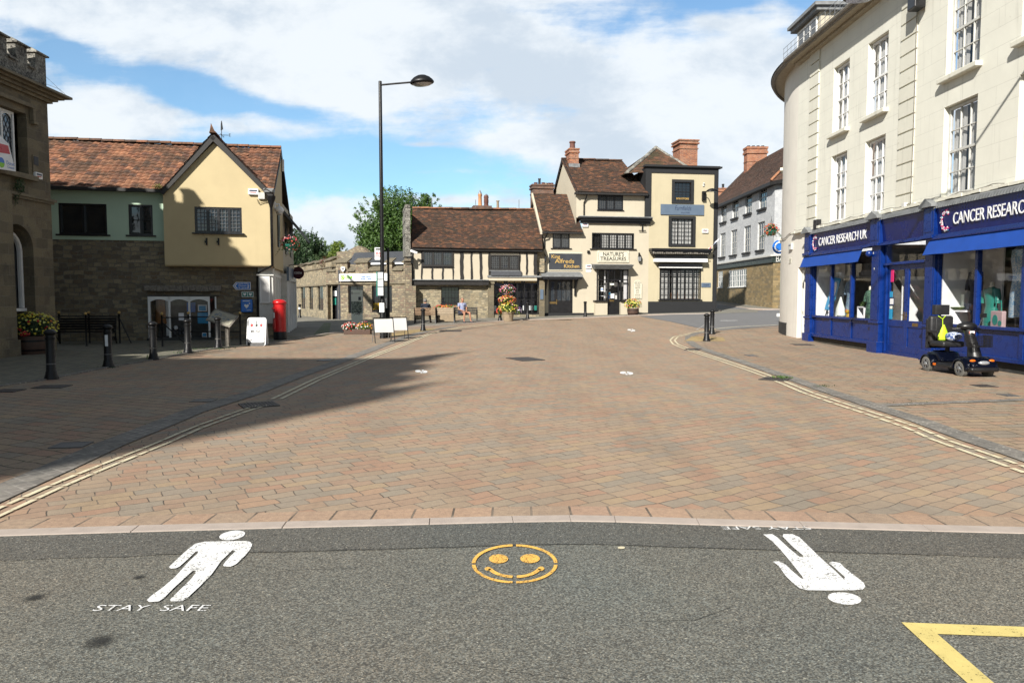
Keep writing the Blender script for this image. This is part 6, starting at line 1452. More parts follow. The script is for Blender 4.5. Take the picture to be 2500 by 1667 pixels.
# ------------------------------------------------------------------ big shared chimney behind the wing
bc=NT.empty("brick_chimney_stack","wide sooty brick chimney stack with six pots rising behind the entrance wing","chimney")
q=NT.rect(1301,450,1351,512,5.5);z_=q[3]
xl_,xr3=q[0],q[1];pots=[]
for px,py,r,m_ in((1308,446,.13,m_terra),(1317,436,.09,m_iron),(1326,446,.12,m_terra),(1333,447,.12,m_terr),(1340,447,.12,m_terra),(1347,447,.12,m_terra)):
 x=NT.L(px,450,5.8)[0];pots.append((x,5.8,r,NT.L(px,py,5.8)[1]-z_,m_,''))
chimney(bc,xl_,xr3,5.5,6.4,3,z_,m_brick2,pots,.3,'stack',.08)
# ------------------------------------------------------------------ tall pale building with black trim
pf=NT.W(nX(1583),0,0);FA=Frame(pf.x,pf.y,8.5)
fX=lambda px,py=600,v=0:FA.L(px,py,v)[0];fZ=lambda py,px=1665,v=0:FA.L(px,py,v)[1]
fa=FA.empty("solicitors_office","tall narrow pale yellow building with thick black trim and a blue-grey name board","office building")
x0f,x1f=fX(1577.5,500,.35),fX(1751,500);ztop=fZ(410)
fw1=FA.rect(1640,439,1693,497);fw2=FA.rect(1632,528,1697,602);sf_=FA.rect(1611,656,1710,731)
mb=MB();wall_holes(mb,0,x1f,0,ztop,[(fw1[0]+.1,fw1[1]-.1,fw1[2]+.1,fw1[3]-.1,.15),(fw2[0]+.1,fw2[1]-.1,fw2[2]+.1,fw2[3]-.1,.15),(*sf_,.3)],0,.15)
mb.face(((x1f,0,0),(x1f,8,0),(x1f,8,ztop),(x1f,0,ztop)));mb.face(((0,0,0),(0,0,ztop),(0,8,ztop),(0,8,0)))
mb.B("wall",m_farn,fa)
bl=MB();xi0,xi1=fX(1588),fX(1741)
bl.box(-.25,xi0,-.05,-.001,nZ(532,1583)-.1,ztop);bl.box(xi1,x1f+.02,-.05,-.001,0,ztop);bl.box(xi0,xi1,-.05,-.001,fZ(424),ztop);bl.box(-.35,x1f+.22,-.2,.3,ztop,ztop+.10);bl.box(-.3,x1f+.12,-.12,.3,ztop+.1,ztop+.14)
bl.box(-.25,0,-.001,1.5,nZ(532,1583)-.1,ztop)
bl.box(x1f+.0,x1f+.04,-.05,8,0,ztop+.05);bl.B("black_trim",m_blackwall,fa)
MB().box(0,xi1,-.06,-.001,0,fZ(736)).B("black_plinth",m_blackwall,fa)
for(a,b,c,d)in(fw1,fw2):
 s2=MB();f_=.17
 s2.box(a,a+f_,-.07,-.001,c,d);s2.box(b-f_,b,-.07,-.001,c,d);s2.box(a+f_,b-f_,-.07,-.001,d-f_,d);s2.box(a+f_,b-f_,-.07,-.001,c,c+f_*.8);s2.B("window_surround",m_blackwall,fa)
ow=window(fa,fw1[0]+.15,fw1[1]-.15,fw1[2]+.12,fw1[3]-.15,y=.05,fw=.06,mat=m_black,glass=m_glass,cols=4,rows=6,bar=.022,midrail=True)
q=FA.rect(1651,483,1682,488,.03);TX("lettering","SOLICITORS",m_gold,ow,(q[0]+q[1])/2,.02,(q[2]+q[3])/2,.15,q[1]-q[0],.002,bold=.004)
window(fa,fw2[0]+.15,fw2[1]-.15,fw2[2]+.12,fw2[3]-.15,y=.05,fw=.06,mat=m_black,glass=m_glassb,cols=6,rows=6,bar=.022,curtain=(m_curt,[(0.02,.3,0,1),(.34,.62,0,1),(.66,1,0,1)]))
MB().box(fw2[0],fw2[1],.22,.3,fw2[2],fw2[3]).box(sf_[0],sf_[1],.6,.64,sf_[2],sf_[3]).B("dark_room",m_dark,fa)
q=FA.rect(1613,499.5,1718.5,525,-.04);s_=MB().box(q[0],q[1],-.07,-.002,q[2],q[3]).B("name_board",m_greys,fa);TX("lettering","Farnfields",m_dkblue,s_,(q[0]+q[1])/2+.02,-.073,(q[2]+q[3])/2+.08,.42,(q[1]-q[0])*.38,.002,shear=.25,bold=-.004);TX("lettering","SOLICITORS",m_dkblue,s_,(q[0]+q[1])/2+.18,-.073,q[2]+.13,.13,(q[1]-q[0])*.2,.002)
q=FA.rect(1712.5,690.5,1735,701,-.04);s_=MB().box(q[0],q[1],-.05,-.002,q[2],q[3]).B("small_name_plate",m_greys,fa);TX("lettering","Farnfields",m_dkblue,s_,(q[0]+q[1])/2,-.053,(q[2]+q[3])/2,.18,(q[1]-q[0])*.6,.002,shear=.25)
q=FA.rect(1588,609,1737,621,-.4);mb=MB()
for k,(o,a,b)in enumerate(((.55,.22,.36),(.45,.1,.22),(.34,0,.1))):mb.box(q[0]+.3-o*.5,q[1]-.2+o*.4,-o,0,q[2]+a,q[2]+b-.002)
mb.B("shop_cornice",m_black,fa)
mb=MB();q=FA.rect(1588,613,1737,620,-.56);
for i in range(26):a=q[0]+.15+i*(q[1]-q[0]-.3)/26;mb.box(a,a+.1,-.575,-.551,q[2],q[2]+rt.uniform(.04,.14))
mb.B("peeling_edge",m_woodg,fa)
q=FA.rect(1599,624,1727,633,-.3);MB().box(q[0],q[1],-.32,0,q[2],q[3]).B("fascia",m_black,fa)
q=FA.rect(1599,631.5,1727,640,-.35);MB().box(q[0],q[1],-.42,-.02,q[2],q[3]).tube([(q[0],-.42,q[2]+.03),(q[1],-.42,q[2]+.03)],.04,6).B("awning_cassette",m_whitep,fa,bevel=.02)
q=FA.rect(1608,644,1714,652,-.2);MB().box(q[0],q[1],-.25,0,q[2],q[3]).B("lower_fascia",m_black,fa);MB().box(q[0],q[1],-.27,-.2,q[2]-.06,q[2]-.002).B("white_bead",m_white,fa)
a,b,c,d=sf_;swf=MB()
n=10
for i in range(n+1):x=a+(b-a)*i/n;w_=.045 if i%2==0 else .02;swf.box(x-w_/2,x+w_/2,-.02,.04,c,d)
for k in range(6):z=c+(d-c)*k/5.0;w_=.06 if k in(0,4,5)else .02;swf.box(a,b,-.018,.038,z-w_/2,z+w_/2)
so=swf.B("shop_window",m_black,fa);g=MB()
for i in range(5):g.face(((a+(b-a)*i/5,.01+.004*(i%3),c),(a+(b-a)*(i+1)/5,.01-.004*(i%2),c),(a+(b-a)*(i+1)/5,.01-.004*(i%2),d),(a+(b-a)*i/5,.01+.004*(i%3),d)))
g.B("glass",m_glassb,so)
bl_=MB()
for i in range(34):
 x=a+.1+(b-a-.2)*i/34
 if i in(8,9,15,21,22,30):continue
 bl_.box(x,x+.085,.16,.165,c+.05,d-.1,MT((0,0,0)))
bl_.B("vertical_blinds",m_curt,so);MB().box(a+.9,b-.3,.25,.5,c,c+.45).B("display_boxes",m_coat,so);MB().box(a-.1,b+.1,-.1,.0,c-.08,c-.01).B("sill",m_black,so)
V2=4.2;ap=FA.L(1602,361,V2);e_l=FA.L(1535,402,.9)
rh=MB();xl3,xr4=e_l[0]+.2,fX(1688,408,.6)
A_,B_2,C_,D_=(xl3-.5,.4,ztop-.35),(xr4,.4,ztop-.05),(xr4,8,ztop-.2),(xl3-.5,8,ztop-.35);T_=(ap[0],V2,ap[1])
tile_roof(rh,A_,B_2,T_,T_,.19,.12,0,.02,61);tile_roof(rh,D_,A_,T_,T_,.19,.12,0,.02,62);tile_roof(rh,B_2,C_,T_,T_,.19,.12,0,.02,63)
rh.B("hipped_roof",m_tile2,fa)
mb=MB();ridge(mb,A_,T_,.14,.4);ridge(mb,B_2,T_,.1,.4);mb.B("hip_tiles",m_lich,fa)
q=FA.rect(1660,341,1703,400,3.0);q2=FA.L(1655,341,3.0)
chimney(fa,q[0],q[1],3.0,4.3,ztop-1,q[3],m_brick,[],.28,'chimney',.10)
al=FA.rect(1714,560.5,1729,568,-.05);alarm_box(fa,(al[0]+al[1])/2,-.002,(al[2]+al[3])/2,.4)
q=FA.L(1718,451,-.05);MB().ball((q[0],-.08,q[1]+.07),.06,8).box(q[0]-.05,q[0]+.05,-.06,-.002,q[1]-.1,q[1]+.05).B("security_light",m_whworn,fa)
wl=FA.empty("wall_street_lamp","black curved street lamp on a wall box at the top right of the black-trimmed building","street lamp");q=FA.L(1718,476,-.1)
MB().box(q[0]-.12,q[0]+.12,-.2,-.052,q[1]-.35,q[1]+.22).B("box",m_iron,wl,bevel=.02)
p1_=FA.L(1728,466,-.9);MB().tube([(q[0],-.2,q[1]+.05),(q[0]+.05,-.45,q[1]+.15),(p1_[0],-.9,p1_[1])],.03,6).B("arm",m_iron,wl,smooth=True)
p2_=FA.L(1740,465,-1.1);MB().lathe([(.05,.18),(.2,.14),(.33,.04),(.34,0),(.30,-.02)],(p2_[0],-1.05,p2_[1]-.05),16,None,1.15,.75).B("lamp_head",m_iron,wl,smooth=True);MB().lathe([(.26,-.04),(.26,-.02)],(p2_[0],-1.05,p2_[1]-.05),14,None,1.1,.75).B("lens",m_lens,wl)
fl=FA.empty("union_flag","small drooping red, white and blue flag on a short pole at the building's corner","flag");q0_,q1_=FA.L(1749,586,-.3),FA.L(1730,612,-.5)
MB().tube([(x1f,-.05,q0_[1]-.25),(q0_[0]+.1,-.45,q0_[1]+.1)],.015,5).B("pole",m_whitep,fl)
for k,(m_,o)in enumerate(((m_whitep,0),(m_red,.004),(m_bluesign,.004))):
 mb=MB();n=8
 for i in range(n):
  t0,t1=i/n,(i+1)/n
  def fp(t,s_):return(q0_[0]+(q1_[0]-q0_[0])*t+.05*sin(t*7)+s_*.18,-.42-o+.05*sin(t*5+s_*2),q0_[1]+(q1_[1]-q0_[1])*t+s_*.14)
  s0_,s1_=((-1,1),(-.25,.25),(.35,.95))[k]
  if k==2 and t0>.5:continue
  mb.face((fp(t0,s0_),fp(t1,s0_),fp(t1,s1_),fp(t0,s1_)))
 mb.B(("cloth","red_cross","blue_corner")[k],m_,fl)
# ------------------------------------------------------------------ white painted brick bank at the far corner
BK=Frame(18.2,80,-90);XC=80-51.0
bX=lambda px,py=600:BK.L(px,py)[0];bZ=lambda px,py:BK.L(px,py)[1]
bk=BK.empty("former_bank","three storey white painted brick building over golden stone, far right down the street","bank building")
zeav=bZ(1880,448);zfas1=bZ(1878,624);zfas0=bZ(1878,642)
xfar=bX(1735)
wins=[];
for(a,b)in((1769,1783),(1798,1812),(1827,1843),(1863,1878.5-8)):pass
up=[(1769.5,1772.5),]
hol=[]
us=[(1768.5,1773,484,536),]
def bwin(pxl,pxr,pyt,pyb,pxm):return(bX(pxl),bX(pxr),bZ(pxm,pyb),bZ(pxm,pyt))
H=[bwin(1759.5,1772.5,494,541,1766),bwin(1786.5,1801,481,531,1794),bwin(1817.5,1833.5,472,523,1826),bwin(1851,1869,460,511,1860)]
zt3=sum(h[3]for h in H)/4;zb3=sum(h[2]for h in H)/4;H=[(a,b,zb3,zt3)for a,b,_,_ in H]
H2=[bwin(1758,1771,568,627,1765),bwin(1784.5,1799,560,621,1792),bwin(1816,1832,552.5,617,1824),bwin(1849,1866,545,609,1858)]
zt3=sum(h[3]for h in H2)/4;zb3=sum(h[2]for h in H2)/4;H2=[(a,b,zb3,zt3)for a,b,_,_ in H2]
H3=[bwin(1755,1766,662,702,1760),bwin(1780,1824,658,700.5,1800)]
mb=MB();wall_holes(mb,xfar,XC,zfas1,zeav,[(*h,.16)for h in H+H2],0,.16)
mb.face(((XC,0,zfas1),(XC+2.2,2.2*.55,zfas1),(XC+2.2,2.2*.55,zeav),(XC,0,zeav)));mb.face(((XC+2.2,1.21,zfas1),(XC+2.2,10,zfas1),(XC+2.2,10,zeav),(XC+2.2,1.21,zeav)))
mb.B("painted_brick_wall",m_whbrick,bk)
mb=MB();wall_holes(mb,xfar,XC,-.2,zfas0,[(*h,.14)for h in H3],0,.14);mb.face(((XC,0,-.2),(XC+.55,.30,-.2),(XC+.55,.30,zfas0),(XC,0,zfas0)));mb.face(((XC+1.9,1.05,-.2),(XC+2.2,1.21,-.2),(XC+2.2,1.21,zfas0),(XC+1.9,1.05,zfas0)))
mb.B("stone_ground_floor",m_bankst,bk)
MB().slab([(XC+.55,.75),(XC+1.9,1.5),(XC+1.9,1.9),(XC+.55,1.9)],0,zfas0).B("doorway",m_black,bk)
mb=MB()
for k in range(3):mb.slab([(XC+.5,.2+k*.16),(XC+1.95,.95+k*.16),(XC+1.95,1.9),(XC+.5,1.9)],.3,1.0+k*.16)
mb.B("steps",m_ash2,bk)
fs=MB();fs.box(xfar,XC,-.10,-.001,zfas0,zfas1-.1);fs.poly([(XC,-.1,zfas0),(XC+2.25,1.12,zfas0),(XC+2.25,1.12,zfas1-.1),(XC,-.1,zfas1-.1)],((0,1,2,3),));fo=fs.B("fascia",m_greenp,bk)
fs=MB();fs.box(xfar,XC,-.22,-.001,zfas1-.1,zfas1+.02);fs.slab([(XC,-.22),(XC+2.3,1.0),(XC+2.3,1.3),(XC,0)],zfas1-.1,zfas1+.02);fs.B("fascia_moulding",m_whworn,bk)
tm=TX("lettering","BANK",m_whworn,fo,XC+.98,.41,(zfas0+zfas1)/2-.05,.62,1.5,.006);tm.rotation_euler=(PI/2,0,math.atan2(.55,1))
m_fade=M("faded_letter_ghost",(.10,.125,.115),.6,.2,4,.1,30);TX("faded_lettering","DORSET BANK",m_fade,fo,(xfar+XC)/2+1.6,-.104,(zfas0+zfas1)/2-.05,.55,6.5,.002)
for h in H+H2:
 a,b,c,d=h;window(bk,a,b,c,d,y=.08,fw=.06,mat=m_whworn,glass=m_glass,cols=3,rows=4,bar=.028,midrail=True,depth=.05)
 MB().box(a-.18,b+.08,-.14,-.001,c-.15,c-.002).B("window_sill",m_blackwall,bk)
for h in H3:window(bk,*h,y=.03,fw=.07,mat=m_white,glass=m_glass,cols=3,rows=3,bar=.035,mull=1 if h is H3[0]else 5,depth=.05,sill=(.1,.1,.05))if False else window(bk,*h,y=.03,fw=.06,mat=m_white,glass=m_glass,cols=3 if h is H3[0]else 2,rows=3,bar=.04,mull=1 if h is H3[0]else 5,depth=.05,sill=(.1,.1,.05))
rzk=bZ(1912,361);
q_r=Frame(18.2,80,-90)
V3=3.6;zrid=BK.L(1911,361,V3)[1]
mb=MB();hipx=XC+.9
tile_roof(mb,(xfar-1,-.35,zeav-.05),(XC+.2,-.35,zeav-.05),(xfar-1,V3,zrid),(hipx-.6,V3,zrid),.19,.14,0,.02,71)
tile_roof(mb,(XC+.2,-.35,zeav-.05),(XC+2.6,1.0,zeav-.05),(hipx-.6,V3,zrid),(hipx,V3+.3,zrid),.19,.14,0,.02,72);tile_roof(mb,(XC+2.6,1.0,zeav-.05),(XC+2.6,9,zeav-.05),(hipx-.0,V3+.3,zrid),(hipx,9,zrid),.3,.3,0,.02,73)
mb.B("tiled_roof",m_tile3,bk)
mb=MB();ridge(mb,(XC+.2,-.35,zeav),(hipx-.6,V3,zrid+.05),.15,.4);mb.B("hip_tiles",m_pantile,bk)
mb=MB();mb.box(xfar,XC+.15,-.42,0,zeav-.28,zeav-.06);mb.slab([(XC+.15,-.42),(XC+2.6,.9),(XC+2.6,1.3),(XC+.1,0)],zeav-.28,zeav-.06);mb.B("eaves",m_blackw,bk)
x1_=BK.L(1824,400,V3-.85)[0];ctz=BK.L(1824,356,V3-.85)[1]-.1
chimney(bk,x1_-.95,x1_,V3-.85,V3+.9,zrid-2.5,ctz,m_brick,[(x1_-.45,V3-.6+i*.42,.13,.16,m_iron,'')for i in range(4)],.6,'chimney',.09)
fc=thing("distant_chimney","small distant red brick chimney between the black-trimmed and the white building","chimney",(0,0,0))
d=ray(1756,480);t_=82/d.y;pz=CAMH+ray(1756,459).z*82/ray(1756,459).y
chimney(fc,d.x*82-.5,d.x*82+.75,82,83,6,pz,m_brick,[(d.x*82+.3,82.5,.14,.5,m_iron,'')],.4,'stack',.1)
MB().box(d.x*82-3,d.x*82+3,81,86,0,pz-2.2).B("wall",m_whbrick,fc)
# ------------------------------------------------------------------ trees beyond
TG="trees behind the roofs"
def at(px,py,Y):d=ray(px,py);t=Y/d.y;return Vector((d.x*t,Y,CAMH+d.z*t))
for px,py,Y,rx,ry,ml,n,lf,cl,sd,nm,lb in(
(960,568,58,104,100,m_leaf,20000,.19,70,5,"broadleaf_tree","tall bright green tree with loose upright shoots behind the tea room's left gable"),
(1048,512,60,30,40,m_leaf,2600,.15,16,15,"broadleaf_tree","thin green tree top showing just above the tea room's ridge"),
(738,625,66,62,62,m_leafd,9000,.19,36,6,"broadleaf_tree","dark green tree beside the yellow shop's lane side"),
(783,637,74,42,46,m_leafp,7500,.17,30,7,"willow_tree","pale grey-green willow between the dark tree and the round bush"),
(824,622,70,26,30,m_leafy,3600,.15,18,8,"broadleaf_tree","small round yellow-green tree above the stone shop's battlements"),
(700,630,60,40,90,m_leafd,4500,.18,24,9,"broadleaf_tree","dark foliage filling the gap right behind the lane shop's eaves")):
 a=at(px,py,Y);k=Y/F;tree(nm,lb,(a.x,Y,0),8,(rx*k*.92,rx*k*.9,ry*k*.92,a.z),ml,sd,n,lf,cl,trunk=.2,group=TG)
vg=thing("red_creeper","dark red creeper spilling over the stone wing's battlements","creeper",(0,0,0));mb=MB()
for px,py in((795,640),(803,636),(790,650),(822,640)):leafcloud(mb,at(px,py,48),(.45,.4,.45),150,.08,rnd,.2)
m_creep=leaf_mat("red_creeper_leaves",(.05,.02,.015),(.12,.03,.02),(.06,.07,.02));mb.B("foliage",m_creep,vg)
# ------------------------------------------------------------------ cream corner building on the right
FX=10.75;YC=28.2
RB=Frame(FX,YC,-90)
rX=lambda px,py=600,v=0:RB.L(px,py,v)[0]
rb=RB.empty("corner_building","large cream stuccoed corner building with sash windows and a curved end, right side","shop building")
XEND=YC-5.0;ZT=10.35;
zf_t=3.98
wins=[]
def rw(pl,pr,yt,yb):a,b=rX(pl),rX(pr);return[a,b,RB.L(pr,yb)[1],RB.L(pr,yt)[1]]
UPW=[rw(2027.5,2066,146,317),rw(2111,2160,81,267),rw(2297,2380,-55,149),rw(2488,2600,-250,20)]
LOW=[rw(2022,2058,374,538),rw(2100.5,2147.6,331.6,517),rw(2289.5,2366.7,233.8,467.5),rw(2483,2595,110,410)]
zu0=sum(w_[2]for w_ in UPW[:3])/3;zu1=(UPW[0][3]+UPW[1][3])/2;zl0=sum(w_[2]for w_ in LOW[:3])/3;zl1=sum(w_[3]for w_ in LOW[:3])/3
print("RB z",zu0,zu1,zl0,zl1,[(round(w_[0],2),round(w_[1],2))for w_ in UPW+LOW])
for w_ in UPW:w_[2],w_[3]=zu0,zu1
for w_ in LOW:w_[2],w_[3]=zl0,zl1
for u,l in zip(UPW,LOW):
 a,b=(u[0]+l[0])/2,(u[1]+l[1])/2;u[0]=l[0]=a;u[1]=l[1]=b
LOW[3][0],LOW[3][1]=LOW[2][0]+3.2,LOW[2][1]+3.2;UPW[3][0],UPW[3][1]=LOW[3][0],LOW[3][1]
a0=rX(2483,350);LOW[3][0]=UPW[3][0]=a0;LOW[3][1]=UPW[3][1]=a0+(LOW[2][1]-LOW[2][0])
extra=[[a0+3.4,a0+4.6],[a0+6.4,a0+7.6]]
for e_ in extra:UPW.append([*e_,zu0,zu1]);LOW.append([*e_,zl0,zl1])
mb=MB();wall_holes(mb,.35,XEND,zf_t,ZT,[(*w_,.22)for w_ in UPW+LOW],0,.22)
mb.face(((XEND,0,-.5),(XEND,10,-.5),(XEND,10,ZT),(XEND,0,ZT)));mb.B("stucco_wall",m_stucco,rb)
q1_=(rX(1977,300),rX(1999,300));q2_=(rX(2196,300),rX(2234,300))
for(a,b)in(q1_,q2_):
 quo=MB();z=zf_t+.02;k=0
 while z<ZT-.42:
  quo.box(a,b,-.045,-.001,z+.015,z+.395);z+=.42;k+=1
 quo.B("quoins",m_stucco_q,rb,bevel=.008)
for rows in(UPW,LOW):
 for k,w_ in enumerate(rows):
  cur=[(.0,.42,0,1),(.58,1.0,0,1)]if k%2==0 else[(.02,.98,0,.99)]
  wo_=window(rb,w_[0]+.02,w_[1]-.02,w_[2]+.02,w_[3]-.02,y=.12,fw=.065,mat=m_whworn if k==2 else m_white,glass=m_glassb,cols=3 if w_[1]-w_[0]>1.0 or True else 2,rows=4,bar=.022,midrail=True,depth=.07,curtain=(m_curt,cur))
  MB().box(w_[0]+.01,w_[1]-.01,.42,.46,w_[2],w_[3]).B("dark_room",m_dark,wo_)
  if rows is UPW:MB().box(w_[0]-.12,w_[1]+.12,-.16,.03,w_[2]-.13,w_[2]-.003).B("window_sill",m_stucco_q,wo_,bevel=.02)
  else:MB().box(w_[0]-.02,w_[1]+.02,-.05,.12,w_[2]-.06,w_[2]-.003).B("window_sill",m_white,wo_,bevel=.008)
RC=8.2;nA=40;A1=72
cv=MB();cxl,cyl=.35,RC
def CP(a,r=RC,z=0):return(cxl-r*sin(R(a)),cyl-r*cos(R(a)),z)
door_a=(1.0,4.6)
cw=[(9.0,9.0)]
def arcface(mb,a0,a1,z0,z1,r=RC):
 n=max(1,int((a1-a0)/1.5))
 for i in range(n):
  b0,b1=a0+(a1-a0)*i/n,a0+(a1-a0)*(i+1)/n
  mb.face((CP(b1,r,z0),CP(b0,r,z0),CP(b0,r,z1),CP(b1,r,z1)))
ga0,ga1=24.0,32.0
def holes_arc(a0,a1,z0,z1,hs):
 As=sorted({a0,a1}|{h[0]for h in hs}|{h[1]for h in hs});Zs=sorted({z0,z1}|{h[2]for h in hs}|{h[3]for h in hs})
 for i in range(len(As)-1):
  for j in range(len(Zs)-1):
   ca,cz=(As[i]+As[i+1])/2,(Zs[j]+Zs[j+1])/2
   if any(h[0]<ca<h[1]and h[2]<cz<h[3]for h in hs):continue
   arcface(cv,As[i],As[i+1],Zs[j],Zs[j+1])
 for h in hs:
  for a in h[:2]:cv.face((CP(a,RC,h[2]),CP(a,RC-.25,h[2]),CP(a,RC-.25,h[3]),CP(a,RC,h[3])))
  for z in h[2:4]:cv.face((CP(h[0],RC,z),CP(h[1],RC,z),CP(h[1],RC-.25,z),CP(h[0],RC-.25,z)))
HS=[(ga0,ga1,.9,3.0),(ga0,ga1,zl0,zl1),(ga0,ga1,zu0,zu1),(46,54,.9,3.0),(46,54,zl0,zl1),(46,54,zu0,zu1)]
holes_arc(0,A1,-.1,ZT,HS)
cv.B("curved_wall",m_stucco_p,rb,smooth=True)
pl=MB();arcface(pl,5.2,A1,-.2,.58,RC+.03);n=40
for i in range(n):b0,b1=5.2+(A1-5.2)*i/n,5.2+(A1-5.2)*(i+1)/n;pl.face((CP(b1,RC+.03,.58),CP(b0,RC+.03,.58),CP(b0,RC-.0,.60),CP(b1,RC-.0,.60)))
m_plinth=M("flaking_black_plinth",(.030,.030,.028),.9,.6,9,.6,30,dirt=.2);pl.B("black_plinth",m_plinth,rb)
xd0,xd1=rX(1950),rX(1966)
mb=MB();wall_holes(mb,.35,xd1,-.1,zf_t,[(xd0,xd1,-.1,2.72,.3)],0,.3);mb.B('doorway_wall',m_stucco_p,rb)
dm=MB();dm.box(xd0+.02,xd1,.2,.25,-.05,2.62);dm.box(xd0+.02,xd0+.1,.15,.2,-.05,2.62);dm.box(xd0+.1,xd1,.15,.2,2.5,2.62);do=dm.B("white_side_door",m_whworn,rb)
p_=(xd0+.25,.19);MB().box(p_[0]-.03,p_[0]+.03,p_[1]-.03,p_[1],.95,1.1).tube([(p_[0],p_[1]-.05,1.05),(p_[0]-.1,p_[1]-.05,1.05)],.012,5).B("handle",m_brass,do)
for h in HS:
 wm_=MB();a0_,a1_=h[0],h[1];zz0,zz1=h[2],h[3];r_=RC-.12
 def ar(a,b,z0,z1,rr__=r_):
  A_,B_=CP(a,rr__),CP(b,rr__);C__,D__=CP(b,rr__-.06),CP(a,rr__-.06)
  wm_.slab([(B_[0],B_[1]),(A_[0],A_[1]),(D__[0],D__[1]),(C__[0],C__[1])][::-1],z0,z1)
 ar(a0_,a0_+.5,zz0,zz1);ar(a1_-.5,a1_,zz0,zz1);ar(a0_,a1_,zz1-.07,zz1);ar(a0_,a1_,zz0,zz0+.08);ar(a0_,a1_,(zz0+zz1)/2-.03,(zz0+zz1)/2+.03)
 for t in(1/3,2/3):a=a0_+(a1_-a0_)*t;ar(a-.08,a+.08,zz0,zz1)
 o=wm_.B("window",m_white,rb);g=MB();A_,B_=CP(a0_,r_-.04),CP(a1_,r_-.04);g.face(((B_[0],B_[1],zz0),(A_[0],A_[1],zz0),(A_[0],A_[1],zz1),(B_[0],B_[1],zz1)));g.B("glass",m_glass,o)
 sl=MB();pts=[CP(a,RC+.12)[:2]for a in(a0_-1,(a0_+a1_)/2,a1_+1)]+[CP(a,RC-.1)[:2]for a in(a1_+1,(a0_+a1_)/2,a0_-1)];sl.slab(pts,zz0-.12,zz0-.003);sl.B("window_sill",m_white if zz0<2 else m_stucco_q,o)
so=MB();so.box(.35,XEND,-.50,-.002,ZT-.03,ZT+.03);so.box(.35,XEND,-.20,-.003,ZT-.12,ZT-.03)
for i in range(40):
 b0,b1=A1*i/40,A1*(i+1)/40
 so.face((CP(b1,RC,ZT),CP(b0,RC,ZT),CP(b0,RC+.40,ZT+.03),CP(b1,RC+.40,ZT+.03)))
so.B("soffit",M("soffit_timber",(.42,.37,.28),.8,.15,6,.3,40,dirt=.3),rb)
gt=MB();path=[(XEND,-.54,ZT+.06),(.35,-.54,ZT+.06)]+[CP(a,RC+.45,ZT+.06)for a in[i*2.4 for i in range(1,31)]]
gt.tube(path,.075,8);path2=[(x,y,z-.10)for x,y,z in path]
gt.tube([(x,y+(.05 if i<2 else .03),z-.08)for i,(x,y,z)in enumerate(path)],.05,6);gt.B("gutter",m_woodg,rb)
rf=MB();ZR=ZT+3.2
rf.face(((XEND,-.6,ZT+.1),(.35,-.6,ZT+.1),(.35,4.4,ZR),(XEND,4.4,ZR)))
for i in range(30):
 b0,b1=A1*i/30,A1*(i+1)/30;rf.face((CP(b0,RC+.55,ZT+.1),CP(b1,RC+.55,ZT+.1),CP(b1,RC-4.4,ZR),CP(b0,RC-4.4,ZR)))
rf.face(((XEND,4.4,ZR),(.35,4.4,ZR),(.35,10,ZR),(XEND,10,ZR)));rf.B("slate_roof",m_slate,rb)
wg=MB()
for k in range(60):
 x=.4+k*.36
 wg.tube([(x,-.62,ZT+.10),(x,-.62,ZT+.48)],.008,4)
for z in(.14,.3,.48):wg.tube([(.35,-.62,ZT+z),(XEND,-.62,ZT+z)],.008,4)
wg.B("snow_guard",m_galv,rb)
dq=MB()
dA=[RB.L(p[0],p[1],1.2)for p in((1939,60),(1952,40))]
dx0_,dx1_=-1.1,1.0;dz0,dz1=ZT+.3,ZT+1.75
dq.box(dx0_,dx1_,.45,4.5,dz0,dz1);dq.B("dormer_wall",m_cream,rb)
MB().box(dx0_-.3,dx1_+.3,.15,4.8,dz1,dz1+.12).box(dx0_-.2,dx1_+.2,.25,4.7,dz1-.14,dz1).B("dormer_roof",m_lead,rb)
window(rb,dx0_+.15,dx1_-.15,dz0+.3,dz1-.25,y=.38,fw=.06,mat=m_white,cols=3,rows=3,bar=.025,name='dormer_window')
mb=MB();mb.box(dx0_-.04,dx0_-.002,.7,1.6,dz0+.4,dz1-.3);mb.B("dormer_side_window",m_white,rb)
q=RB.L(1995,549,-.1);MB().box(q[0]-.12,q[0]+.12,-.2,-.003,q[1]-.18,q[1]+.18).B("wall_speaker",m_black,rb,bevel=.02)
q=RB.L(2247,-6,-.1);fl_=MB().box(q[0]-.18,q[0]+.20,-.35,-.05,q[1]-.32,q[1]+.3).B("flood_light",m_black,rb,bevel=.03)
cab=MB();pts=[]
rc_=RR(9)
zcab=zf_t+.16
for i in range(60):
 x=.4+i*.2;s_=.05*abs(sin(i*.55));pts.append((x,-.07,zcab-s_+rc_.uniform(-.01,.01)))
cab.tube(pts,.012,4);cab.tube([(x,y-.03,z-.05+.03*sin(k))for k,(x,y,z)in enumerate(pts[4:])],.008,4)
cab.tube([CP(a,RC+.03,zcab-.12+.06*sin(a*.5)-a*.004)for a in range(0,40,2)],.014,4)
xq=q2_[1]+.02;cab.tube([(xq,-.06,zcab),(xq+.02,-.06,6),(xq,-.06,ZT-.4)],.012,4);cab.B("cables",m_woodg,rb)
for px,py in((2212,501),(2236,500)):q=RB.L(px,py,-.05);MB().box(q[0]-.07,q[0]+.07,-.14,-.02,q[1]-.06,q[1]+.06).B("cable_box",m_whworn,rb,bevel=.01)
lg=MB()
for i in range(70):
 a=.3+i*.32
 lg.box(a,a+.321,-.16+rc_.uniform(-.02,.02),-.002,zf_t+.02+rc_.uniform(-.01,.01),zf_t+.09+rc_.uniform(-.01,.015))
lg.B("crumbling_string_course",m_stucco_q,rb)
q=CP(2.2,RC+.05);zq_=3.35
